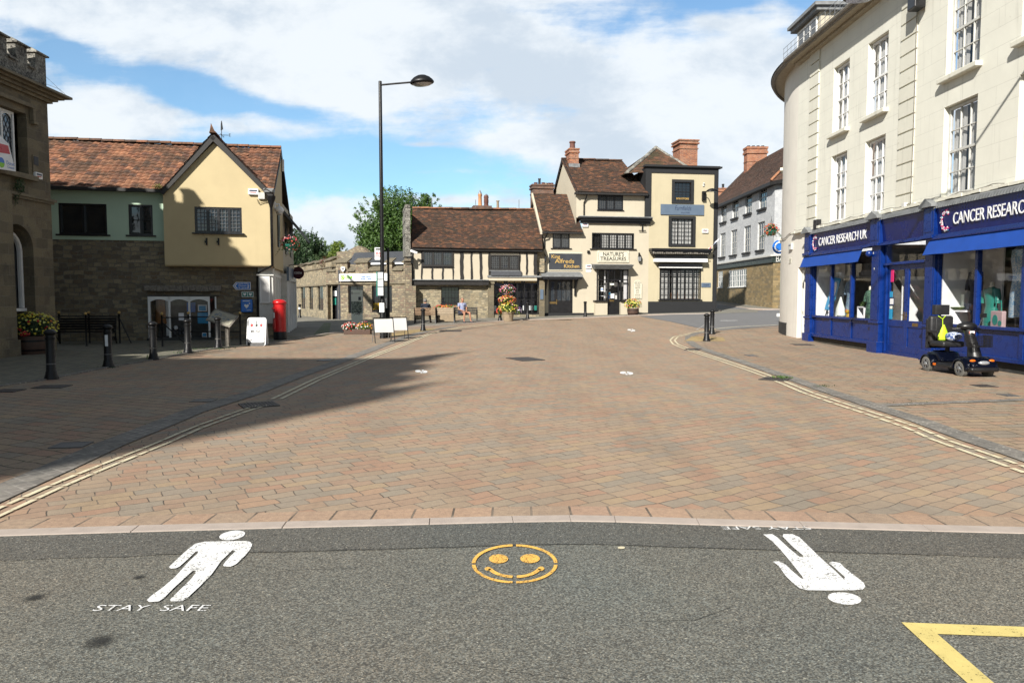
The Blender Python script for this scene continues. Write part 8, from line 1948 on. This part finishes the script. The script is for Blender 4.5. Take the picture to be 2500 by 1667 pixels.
Pm=dict(pel=(0,.05,.53),waist=(0,.07,.70),chest=(0,.07,.92),neck0=(0,.06,1.04),neck=(0,.04,1.10),head=(0,.02,1.23),look=(-.75,-.65,0),shl=(-.19,.06,.98),shr=(.19,.06,.98),ell=(-.25,-.0,.72),elr=(.25,.0,.72),wrl=(-.10,-.22,.63),wrr=(.10,-.22,.63),
hipl=(-.10,.0,.52),hipr=(.10,.0,.52),knl=(-.15,-.44,.54),knr=(.17,-.44,.54),anl=(-.19,-.46,.09),anr=(.20,-.50,.09),tol=(-.22,-.62,.04),tor=(.24,-.66,.04),shades=True)
Pm['look']=(.25,-.95,0)
mloc=bC.location+Vector((-.16,.0,0))
man=seated("person","bald man in a blue and white floral shirt and shorts on the right bench",mloc,R(34),m_skin,Pm,.62,.78,m_floral,m_shortc)
MB().box(-.09,.03,-.26,-.16,.655,.665).B("paper",m_whitep,man)
Pn=dict(Pm);Pn.update(chest=(.0,.0,.90),neck0=(0,-.06,1.0),neck=(.02,-.10,1.06),head=(.04,-.15,1.15),look=(.5,-.85,-.25),shl=(-.19,-.02,.96),shr=(.19,-.02,.96),ell=(-.24,-.14,.72),elr=(.24,-.14,.72),wrl=(-.07,-.35,.66),wrr=(.07,-.35,.66),shades=False)
per=seated("person","grey-haired person in a dark navy top seen from behind on the left bench",bA.location+Vector((0,0,0)),R(178),m_skin2,Pn,1.0,1.0,m_navyc,m_navyc)
hb_=MB();hb_.ball((.04,-.13,1.19),.108,12,.92,1.0,.95);hb_.B("hair",m_hair,per,smooth=True)
def barrel(e,r,h,m_=None):
 n=18;b=MB();b.lathe([(r*.82,0),(r*.93,h*.3),(r,h*.6),(r*.98,h),(r*.9,h),(r*.88,h*.85)],(0,0,0),n);b.B("tub",m_ or m_barrel,e,smooth=True)
 if not m_:MB().lathe([(r*.915,h*.2),(r*.955,h*.28)],(0,0,0),n).lathe([(r*1.01,h*.70),(r*1.01,h*.8)],(0,0,0),n).B("hoops",m_iron,e)
p=G(80,864);e=thing("flower_tub","dark barrel of yellow daisies and red flowers beside the town hall","flower tub",p);barrel(e,.46,.52);flower_mass(e,(0,0,.78),(.64,.60,.40),1200,330,m_leafd,[(m_fly,9),(m_flr,1),(m_flo,.6)],1,.07,.036,0,.22)
fb=MB();leafcloud(fb,(.18,-.55,.62),(.16,.06,.07),40,.07,rnd,.1);fb.B("red_flowers",m_flr,e)
p=G(1547,770);e=thing("flower_tub","barrel of yellow and crimson flowers against the gift shop wall","flower tub",p+Vector((0,.25,0)));barrel(e,.36,.42);flower_mass(e,(0,0,.66),(.50,.42,.34),700,230,m_leafy,[(m_fly,5),(m_flr,1.5),(m_flw,.3)],2,.06,.04,0,.2)
p=G(1240,784);e=thing("tiered_planter","tall three-tier planter overflowing with pink, red, yellow and purple flowers","planter",p)
MB().lathe([(.27,0),(.32,.42),(.36,.44),(.36,.50),(.30,.50)],(0,0,0),18).B("pot",m_terr,e,smooth=True);MB().tube([(0,0,.4),(0,0,1.75)],.03,6).B("stem",m_iron,e)
flower_mass(e,(.02,0,.72),(.52,.45,.30),700,200,m_leafy,[(m_fly,6),(m_flp,1)],3,.06,.04,8,.3,("bottom_foliage","bottom_flowers"));flower_mass(e,(-.48,-.1,.55),(.16,.16,.17),80,50,m_leaf,[(m_flr,1)],31,.05,.04,0,.2,("side_foliage","red_side_flowers"));flower_mass(e,(.62,-.05,.58),(.13,.13,.2),60,40,m_leaf,[(m_flw,2),(m_flu,2)],32,.05,.035,0,.2,("side_foliage","purple_side_flowers"))
flower_mass(e,(-.04,0,1.16),(.48,.42,.24),600,190,m_leaf,[(m_flr,3),(m_flo,3),(m_flp,2),(m_fly,1)],4,.06,.04,4,.25,("middle_foliage","middle_flowers"));flower_mass(e,(-.02,0,1.72),(.42,.38,.26),560,170,m_leaf,[(m_flp,5),(m_flu,1.4),(m_flw,1),(m_flr,1)],5,.055,.04,6,.3,("top_foliage","top_flowers"))
MB().lathe([(.12,0),(.26,.12),(.27,.14)],(0,0,.98),14).lathe([(.1,0),(.22,.12),(.23,.14)],(0,0,1.5),14).B("tier_bowls",m_iron,e)
p=G(870,817);e=thing("flower_trough","low trough of red, white and yellow bedding flowers at the foot of the map totem","flower bed",p+Vector((0,.3,0)))
MB().box(-.55,.55,-.18,.18,0,.22).B("trough",m_barrel,e,bevel=.02)
flower_mass(e,(-.32,0,.30),(.33,.25,.20),500,110,m_leaf,[(m_flr,5),(m_flw,3),(m_flp,1)],6,.05,.035,0,.25,("left_foliage","left_flowers"));flower_mass(e,(.28,0,.32),(.36,.25,.20),560,70,m_leafy,[(m_flp,2),(m_flo,2),(m_flw,1)],7,.05,.035,0,.25,("right_foliage","right_flowers"))
lp=G(935,826);e=thing("street_lamp","tall black lamp post with a single arm and hooded head, centre left","street lamp",lp)
H_=1.66+(722-214)/1780*lp.y
MB().lathe([(.13,0),(.12,.05),(.115,1.35),(.085,1.45),(.08,2.0),(.072,H_*.5),(.062,H_),(.055,H_+.02)],(0,0,0),16).B("pole",m_iron,e,smooth=True)
MB().tube([(0,0,H_-.12),(.55,0,H_-.07),(1.16,0,H_-.02)],.035,8).B("arm",m_iron,e,smooth=True)
hm_=MT((1.56,0,H_+.0))@MR(R(-4),4,'Y')
MB().lathe([(.40,-.08),(.45,-.04),(.45,0),(.40,.07),(.30,.16),(.16,.23),(.03,.25)],(0,0,0),24,hm_,1.0,.72).B("lamp_head",m_iron,e,smooth=True);MB().lathe([(.30,-.13),(.37,-.085)],(0,0,0),20,hm_,1.0,.70).B("lens",m_lens,e,smooth=True)
MB().box(-.10,.08,-.125,-.118,1.0,1.35).box(-.06,.06,-.126,-.118,.5,.62).B("stickers",m_whitep,e)
bs=thing("bus_stop","bus stop pole with white flag sign and green-edged timetable case","bus stop",lp+Vector((.17,.35,0)));Yb=lp.y+.35
def bz(py):return 1.66+(722-py)/1780*Yb-lp.z
def bxx(px):return(px-1250)/1780*Yb-(lp.x+.17)
MB().tube([(0,0,0),(0,0,bz(606))],.045,10).B("pole",m_iron,bs,smooth=True)
MB().box(bxx(917),bxx(939.5),-.03,.0,bz(635),bz(605.5)).B("flag_sign",m_whitep,bs);MB().box(bxx(919),bxx(931),-.034,-.0305,bz(611.5),bz(607.5)).B("bus_symbol",m_ink,bs)
TX("lettering","BUS",m_red,bs,(bxx(920)+bxx(932))/2,-.033,bz(619.5),.11,None,.002,bold=.003);TX("lettering","STOP",m_red,bs,(bxx(920)+bxx(932))/2,-.033,bz(626),.10,None,.002,bold=.003);MB().box(bxx(919),bxx(933),-.034,-.0305,bz(614.5),bz(613.8)).B("line",m_ink,bs)
yc_=-.55
MB().box(bxx(927),bxx(929.5),yc_-.05,yc_+.03,bz(723),bz(665)).B("green_case_edge",m_greensg,bs);MB().box(bxx(929.5),bxx(943.5),yc_-.04,yc_+.02,bz(723),bz(665)).B("timetable_case",m_dgrey,bs)
mb=MB()
for(a,b)in((666.5,682),(683.5,700),(702,721)):mb.box(bxx(930.2),bxx(943),yc_-.046,yc_-.041,bz(b),bz(a))
mb.B("timetables",m_interw,bs);mb=MB();rq=RR(2)
for i in range(26):z=bz(668+i*2.0);mb.box(bxx(931),bxx(931+rq.uniform(6,11)),yc_-.049,yc_-.047,z-.008,z)
mb.B("timetable_rows",m_greys,bs);MB().box(bxx(937.5),bxx(946),-.10,-.05,bz(752),bz(728)).B("paper_notice",m_whitep,bs)
MB().box(bxx(928),bxx(947),-.03,.16,0,bz(742)).B("feeder_cabinet",m_iron,bs,bevel=.02)
p=G(872,801);e=thing("map_totem","pale green glass town map totem behind the flower trough","information totem",p);h_=(801-708)/1780*p.y
MB().box(-.27,.27,-.03,.03,0,h_).B("panel",m_palegrn,e,bevel=.005);MB().box(-.26,.26,-.0345,-.0305,h_*.40,h_*.70).B("map_picture",patt("grey_green_town_picture",(.10,.14,.12),(.38,.44,.38),9),e)
mb=MB();rq=RR(6)
for i in range(60):x,z=rq.uniform(-.25,.23),h_*rq.uniform(.34,.52);s_=rq.uniform(.01,.035);mb.box(x,x+s_,-.0365,-.035,z,z+s_*1.2)
mb.B("map_blocks",m_dgrey,e);MB().box(-.23,-.20,-.034,-.0305,h_*.89,h_*.95).box(-.17,.15,-.034,-.0305,h_*.905,h_*.915).box(.08,.2,-.034,-.0305,h_*.73,h_*.82).B("heading",m_dgrey,e)
def aboard(name,label,p,rz,w_,h):
 e=thing(name,label,"sandwich board",p,rz,"blank sandwich boards beside the lamp post")
 s_=.26;f=MB()
 for x in(-w_/2,w_/2):f.tube([(x,-s_,0),(x,0,h)],.016,6)
 f.tube([(-w_/2,-.0,h),(w_/2,-.0,h)],.02,6);f.B("front_frame",m_iron,e)
 f=MB()
 for x in(-w_/2+.02,w_/2-.02):f.tube([(x,s_,0),(x,0,h)],.012,6)
 f.tube([(-w_/2,s_*.7,h*.3),(w_/2,s_*.7,h*.3)],.01,5);f.B("rear_legs",m_galv,e)
 k=.42;P_=[(-w_/2+.02,-s_*(1-k)*.98,h*k),(w_/2-.02,-s_*(1-k)*.98,h*k),(w_/2-.02,-.015,h-.03),(-w_/2+.02,-.015,h-.03)]
 b=MB();b.poly([Vector(q)for q in P_]+[Vector(q)+Vector((0,.015,.0))for q in P_],((0,1,2,3),(7,6,5,4),(0,4,5,1),(1,5,6,2),(2,6,7,3),(3,7,4,0)));b.B("board",m_boardw,e)
p=G(936,836);aboard("sandwich_board","nearer blank white sandwich board left of the lamp post's foot",p,R(24),.70,.86)
p=G(972,828);aboard("sandwich_board","farther blank white sandwich board right of the lamp post's foot",p,R(24),.66,.82)
p=G(629,844);e=thing("music_sandwich_board","white sandwich board with guitar emblem and the word MUSIC beside the stone wall","sandwich board",p,R(4));w_,h=.62,.95
def am(v):return MT((0,-.2,0))@MR(R(-11),4,'X')
A_=MT((0,-.19,0))@MR(R(-11),4,'X')
def rrect(x0,x1,z0,z1,r,n=5):
 pts=[]
 for cx_,cz_,a0 in((x1-r,z0+r,-90),(x1-r,z1-r,0),(x0+r,z1-r,90),(x0+r,z0+r,180)):
  for i in range(n+1):a=R(a0+90*i/n);pts.append((cx_+r*cos(a),cz_+r*sin(a)))
 return pts
def mprism(m_,pts,y0,y1,M_):
 k=MB();k.prism(pts,y0,y1);n=len(m_.v);m_.v+=[tuple(M_@Vector(v))for v in k.v]
 for f,u,i in zip(k.f,k.uv,k.mi):m_.f.append(tuple(n+q for q in f));m_.uv.append(u);m_.mi.append(m_.curmi)
mb=MB();mprism(mb,rrect(-w_/2,w_/2,.0,h,.09),-.012,.012,A_);mb.B("frame",m_whitep,e);mb=MB();mprism(mb,rrect(-w_/2+.03,w_/2-.03,.0,h-.03,.07),-.0145,-.0125,A_);mb.B("dark_edge",m_plast,e)
mb=MB();mprism(mb,rrect(-w_/2+.05,w_/2-.05,.12,h-.05,.06),-.018,-.015,A_);mb.B("poster",m_whitep,e)
mb=MB();mprism(mb,rrect(-w_/2,w_/2,.0,h,.09),-.012,.012,MT((0,.19,0))@MR(R(11),4,'X'));mb.B("rear_panel",m_whitep,e)
def onb(o):o.matrix_basis=A_@o.matrix_basis;return o
onb(TX("lettering","MUSIC",m_ink,e,.0,-.020,.485,.14,.36,.001,bold=.004));
for k,t in enumerate(("MUSICAL INSTRUMENTS","REPAIRS & ACCESSORIES","FOR ALL AGES")):onb(TX("lettering",t,m_red,e,.0,-.020,.385-k*.045,.042,(.42,.40,.22)[k],.001,bold=.001))
MB().tube([A_@Vector((-.16,-.02,.21)),A_@Vector((.16,-.02,.21))],.008,5).poly([A_@Vector(q)for q in((-.20,-.021,.21),(-.14,-.021,.235),(-.14,-.021,.185))],((0,1,2),(2,1,0))).B("arrow",m_ink,e)
mb=MB();mprism(mb,[(.045*cos(a),.69+.05*sin(a))for a in[i*.5 for i in range(12)]],-.0205,-.0182,A_);mprism(mb,[(-.012,.72),(.012,.72),(.012,.86),(-.012,.86)],-.0207,-.0183,A_)
mb.tube([A_@Vector((.12*cos(a),-.02,.69+.10*sin(a)))for a in[PI*i/10 for i in range(11)]],.007,5);mb.B("guitar_emblem",m_ink,e)
mb=MB()
for s_ in(-1,1):mprism(mb,[(s_*.155+.045*cos(a),.69+.06*sin(a))for a in[i*.5 for i in range(12)]],-.0206,-.0182,A_)
mb.B("headphone_pads",m_maroon if False else m_red,e)
p=G(684,829.5);e=thing("post_box","red pillar post box at the corner of the lane","post box",p)
MB().lathe([(.235,0),(.235,.30),(.23,.31)],(0,0,0),24).B("black_base",m_iron,e,smooth=True);MB().lathe([(.225,.312),(.225,1.32),(.25,1.34),(.255,1.40),(.235,1.43),(.20,1.47),(.08,1.50),(.02,1.505)],(0,0,0),28).B("pillar",m_red,e,smooth=True)
mm_=MR(R(-60),4,'Z');MB().box(-.13,.13,-.262,-.19,1.14,1.20,mm_).B("hood",m_red,e,bevel=.01);MB().box(-.10,.10,-.229,-.2,1.10,1.13,mm_).B("slot",m_ink,e);MB().box(-.09,.09,-.232,-.2,.82,1.02,mm_).B("collection_plate",m_whitep,e);MB().box(-.15,.15,-.229,-.18,.40,.78,mm_).B("door",m_red,e,bevel=.01)
m_woodp2=M('faded_panel_print',(.36,.34,.26),.6,.2,8,0,30)
p=G(556,846);e=thing("information_board","tilted wooden-framed information board on a timber post by the railings","information board",p,R(-8));
def zz3(py):return 1.66+(722-py)/1780*p.y
MB().box(-.06,.06,-.05,.05,0,.82).B("post",m_woodg,e,bevel=.008);T4=MT((-.15,-.02,.93))@MR(R(16),4,'Y')@MR(R(-48),4,'X')@MR(R(90),4,'X')
MB().box(-.43,.43,-.28,.28,-.02,.015,T4).B("frame",m_woodg,e,bevel=.006);MB().box(-.38,.38,-.23,.23,.0155,.022,T4).B("panel",m_woodp2,e);mb=MB();rq=RR(8)
for i in range(14):x,z=rq.uniform(-.34,.24),rq.uniform(-.19,.14);mb.box(x,x+rq.uniform(.04,.12),z,z+rq.uniform(.01,.05),.0225,.025,T4)
mb.B("pictures",m_greys,e)
def railing(name,label,pts,rails,group="iron railings before the stone wall"):
 e=thing(name,label,"railing",pts[0],0,group);o=Vector(pts[0])
 for q in pts:
  l=Vector(q)-o;MB().lathe([(.04,0),(.03,.05),(.028,1.02),(.04,1.03)],l,8).B("post",m_iron,e,smooth=True);MB().ball(l+Vector((0,0,1.08)),.05,10).B("gold_finial",m_gold,e,smooth=True)
 r_=MB()
 for a,b in rails:r_.tube([Vector(a)-o,Vector(b)-o],.02,6)
 r_.B("rails",m_iron,e)
r0,r1,r2=Vector((gx(395,23.7),23.7,0)),Vector((gx(460,24.6),24.6,0)),Vector((gx(586,24.6),24.6,0));u=Vector((0,0,1))
railing("railing","iron railing with gold finials before the white-framed shop window",[r0,r1,r2],[(r0+u*.95,r1+u*.95),(r1+u*.95,r2+u*.95),(r1+u*.45,r2+u*.45),(r0+u*.8,r0+Vector((.75,.1,.0))+u*.05)])
r0,r1,r2,r3=(Vector((gx(144,25.4),25.4,0)),Vector((gx(217,25.4),25.4,0)),Vector((gx(291,25.3),25.3,0)),Vector((gx(209,23.9),23.9,0)))
railing("railing","iron railing with gold finials behind the black bench on the left",[r0,r1,r2,r3],[(r0+u*.95,r1+u*.95),(r1+u*.95,r2+u*.95),(r1+u*.95,r3+u*.95),(r2+u*.9,r2+Vector((.6,-.4,.05)))])
ms=thing("mobility_scooter","dark navy four-wheeled mobility scooter parked beside the blue shopfront","mobility scooter",(9.52,15.55,0),R(3))
W2=.29;PI_=PI
for(x,y,nm)in((-W2,.54,0),(W2,.54,0),(-W2+.01,-.56,1),(W2-.01,-.56,1)):
 mw=MT((x,y,.165))@MR(R(90),4,'Y')
 wh=MB();wh.lathe([(.105,-.045),(.14,-.05),(.16,-.038),(.166,-.015),(.166,.015),(.16,.038),(.14,.05),(.105,.045)],(0,0,0),28,mw);wt=wh.B("wheel",m_rubber,ms,smooth=True)
 tr=MB()
 for k in range(30):
  a=2*PI*k/30
  for z in(-.028,.0,.028):tr.box(-.008,.008,-.004,.006,-.011,.011,mw@MR(a+z*4,4,'Z')@MT((0,.164,z)))
 tr.B("tread",m_rubber,wt);sgn=-1 if x<0 else 1;MB().lathe([(.104,.040),(.102,.049),(.06,.050)],(0,0,0),22,mw if sgn>0 else mw@MR(PI_,4,"X")).B("hub",m_plast,wt);rm=MB()
 rm.lathe([(.045,.0),(.04,.02),(.012,.03)],(0,0,0),12,mw@MT((0,0,sgn*.047))@(MR(PI_,4,'X')if sgn<0 else Matrix.Identity(4)))
 for k in range(5):a=2*PI*k/5;rm.box(.03,.10,-.014,.014,-.004,.006,mw@MT((0,0,sgn*.052))@MR(a,4,'Z'))
 rm.tube([mw@Vector((.097*cos(q*.4),.097*sin(q*.4),sgn*.050))for q in range(17)],.006,5);rm.B("rim",m_galv,wt,smooth=False)
def shell(pr,hw,name,mat,bev=.03):
 """side profile (y,z) swept across the width, tapering"""
 m_=MB();n=len(pr);K=8;rings=[]
 for i in range(K+1):
  t=-1+2*i/K;sh_=1-.10*abs(t)**3;cz=sum(q[1]for q in pr)/n;cy=sum(q[0]for q in pr)/n
  rings.append([(t*hw,cy+(q[0]-cy)*sh_,cz+(q[1]-cz)*(1-.12*abs(t)**4))for q in pr])
 vs=[v for r_ in rings for v in r_];fs=[tuple(range(n-1,-1,-1)),tuple(range(K*n,K*n+n))]
 for i in range(K):
  for j in range(n):fs.append((i*n+j,i*n+(j+1)%n,(i+1)*n+(j+1)%n,(i+1)*n+j))
 m_.poly(vs,fs);return m_.B(name,mat,ms,smooth=True,bevel=bev)
shell([(-.30,.14),(.30,.14),(.34,.20),(.30,.235),(-.30,.225)],.27,"footplate",m_plast,.01)
shell([(.26,.17),(.46,.30),(.62,.30),(.74,.22),(.76,.30),(.66,.42),(.46,.47),(.28,.44),(.12,.26)],.25,"rear_body",m_navy)
shell([(-.86,.16),(-.62,.13),(-.34,.15),(-.26,.22),(-.36,.33),(-.48,.41),(-.66,.42),(-.82,.33),(-.88,.24)],.25,"front_body",m_navy)
MB().box(-.30,.30,-.90,-.74,.12,.21).B("front_bumper",m_plast,ms,True,.04)
for y in(.54,-.56):
 for s_ in(-1,1):
  fn=MB();K=12;pr=[]
  for i in range(K+1):a=PI*(-.02+1.04*i/K);pr.append((y-.215*cos(a),.175+.215*sin(a)))
  for i in range(K):
   for x0_,x1_ in((s_*.20,s_*.345),):fn.face(((x0_,pr[i][0],pr[i][1]),(x1_,pr[i][0],pr[i][1]-.01),(x1_,pr[i+1][0],pr[i+1][1]-.01),(x0_,pr[i+1][0],pr[i+1][1])))
   fn.face(((s_*.345,pr[i][0],pr[i][1]-.01),(s_*.345,pr[i+1][0],pr[i+1][1]-.01),(s_*.35,y+(pr[i+1][0]-y)*.86,.175+(pr[i+1][1]-.185)*.84),(s_*.35,y+(pr[i][0]-y)*.86,.175+(pr[i][1]-.185)*.84)))
  fn.B("mudguard",m_navy,ms,smooth=True)
MB().box(-.335,-.30,-.30,.30,.15,.20).box(.30,.335,-.30,.30,.15,.20).B("side_rail",m_plast,ms,bevel=.01);MB().box(-.345,-.33,.20,.28,.16,.21).B("side_reflector",m_amber,ms)
MB().ball((0,-.835,.30),.10,12,1.25,.5,.45).B("headlight",m_lens,ms,smooth=True)
for s_ in(-1,1):MB().ball((s_*.20,-.78,.34),.05,10,1.3,.7,.6).B("indicator",m_amber,ms,smooth=True)
MB().tube([(0,.34,.3),(0,.32,.55)],.045,10).B("seat_post",m_iron,ms);
MB().box(-.25,.25,.10,.60,.55,.68).B("seat_cushion",m_seatf,ms,True,.05);MB().box(-.27,.27,.52,.66,.62,1.22).B("seat_back",m_seatf,ms,True,.06);MB().box(-.17,.17,.49,.53,.68,1.16).B("seat_back_pad",m_seatf,ms,True,.018);MB().box(-.16,.16,.53,.66,1.24,1.46).tube([(0,.61,1.2),(0,.61,1.3)],.02,6).B("headrest",m_seatf,ms,True,.05)
MB().box(-.27,.27,.64,.70,.5,1.15).B("seat_shell",m_plast,ms,bevel=.02)
for s_ in(-1,1):MB().box(s_*.30-.03,s_*.30+.03,.18,.56,.86,.91).tube([(s_*.30,.55,.88),(s_*.30,.60,.75)],.018,6).B("armrest",m_seatf,ms,bevel=.02)
MB().tube([(0,-.56,.36),(0,-.50,.6),(0,-.36,.88),(0,-.30,.96)],[.14,.11,.09,.08],10).B("tiller",m_plast,ms,smooth=True)
MB().tube([(-.27,-.10,.9),(-.2,-.3,.92),(0,-.42,.8),(.02,-.5,.6)],.007,5).tube([(.27,-.10,.9),(.2,-.3,.92),(.05,-.42,.8)],.007,5).B("cables",m_plast,ms);MB().ball((0,-.28,1.02),.17,14,1.2,.9,.55).B("console",m_plast,ms,smooth=True);MB().ball((0,-.36,1.06),.06,10,1.1,.6,.4).B("badge",m_bluesign,ms,smooth=True)
MB().tube([(-.30,-.10,.98),(-.30,-.26,.97),(-.1,-.33,.98),(.1,-.33,.98),(.30,-.26,.97),(.30,-.10,.98)],.018,8).B("handlebar",m_plast,ms,smooth=True)
MB().tube([(.28,-.24,1.0),(.36,-.24,1.2)],.008,5).box(.30,.44,-.26,-.235,1.2,1.29).B("mirror",m_plast,ms,bevel=.01)
MB().box(-.06,.06,-.445,-.435,.80,.93,MR(R(0),4,'X')).B("stickers",m_flo,ms);MB().box(-.05,.05,-.45,-.446,.88,.93).B("white_sticker",m_whitep,ms)
bk_=MB();x0_,x1_,y0_,y1_,z0_,z1_=-.20,.20,-.78,-.50,.62,.84
for k in range(13):x=x0_+(x1_-x0_)*k/12;bk_.tube([(x,y0_,z0_),(x,y0_,z1_)],.006,4);bk_.tube([(x,y0_,z0_),(x,y1_,z0_)],.004,4)
for k in range(9):y=y0_+(y1_-y0_)*k/8;bk_.tube([(x0_,y,z0_),(x0_,y,z1_)],.006,4);bk_.tube([(x1_,y,z0_),(x1_,y,z1_)],.004,4)
for k in range(8):z=z0_+(z1_-z0_)*k/7;bk_.tube([(x0_,y1_,z),(x0_,y0_,z),(x1_,y0_,z),(x1_,y1_,z)],.006 if k<7 else .009,4)
bk_.B("basket",m_plast,ms)
o3=ms.location;rzs=ms.rotation_euler.z
hv=thing("hi_vis_bag","fluorescent yellow drawstring bag hanging on the scooter's seat back","bag",o3,rzs)
MB().tube([(-.12,.50,1.22),(-.04,.46,1.15),(-.04,.45,1.0)],.008,5).tube([(.05,.50,1.22),(-.04,.46,1.15)],.008,5).B("strap",m_hiviz,hv);MB().lathe([(.115,0),(.13,.06),(.075,.2),(.018,.33)],(-.05,.40,.70),12,None,1,.5).B("bag",m_hiviz,hv,smooth=True)
bg=thing("shopping_bag","blue and white printed shopping bag lying on the scooter's seat","bag",o3,rzs)
mb=MB();mb.ball((.10,.28,.78),.16,14,1.1,.9,.62).ball((.02,.22,.76),.12,12,1,1,.7);mb.B("bag",m_bagc,bg,smooth=True)
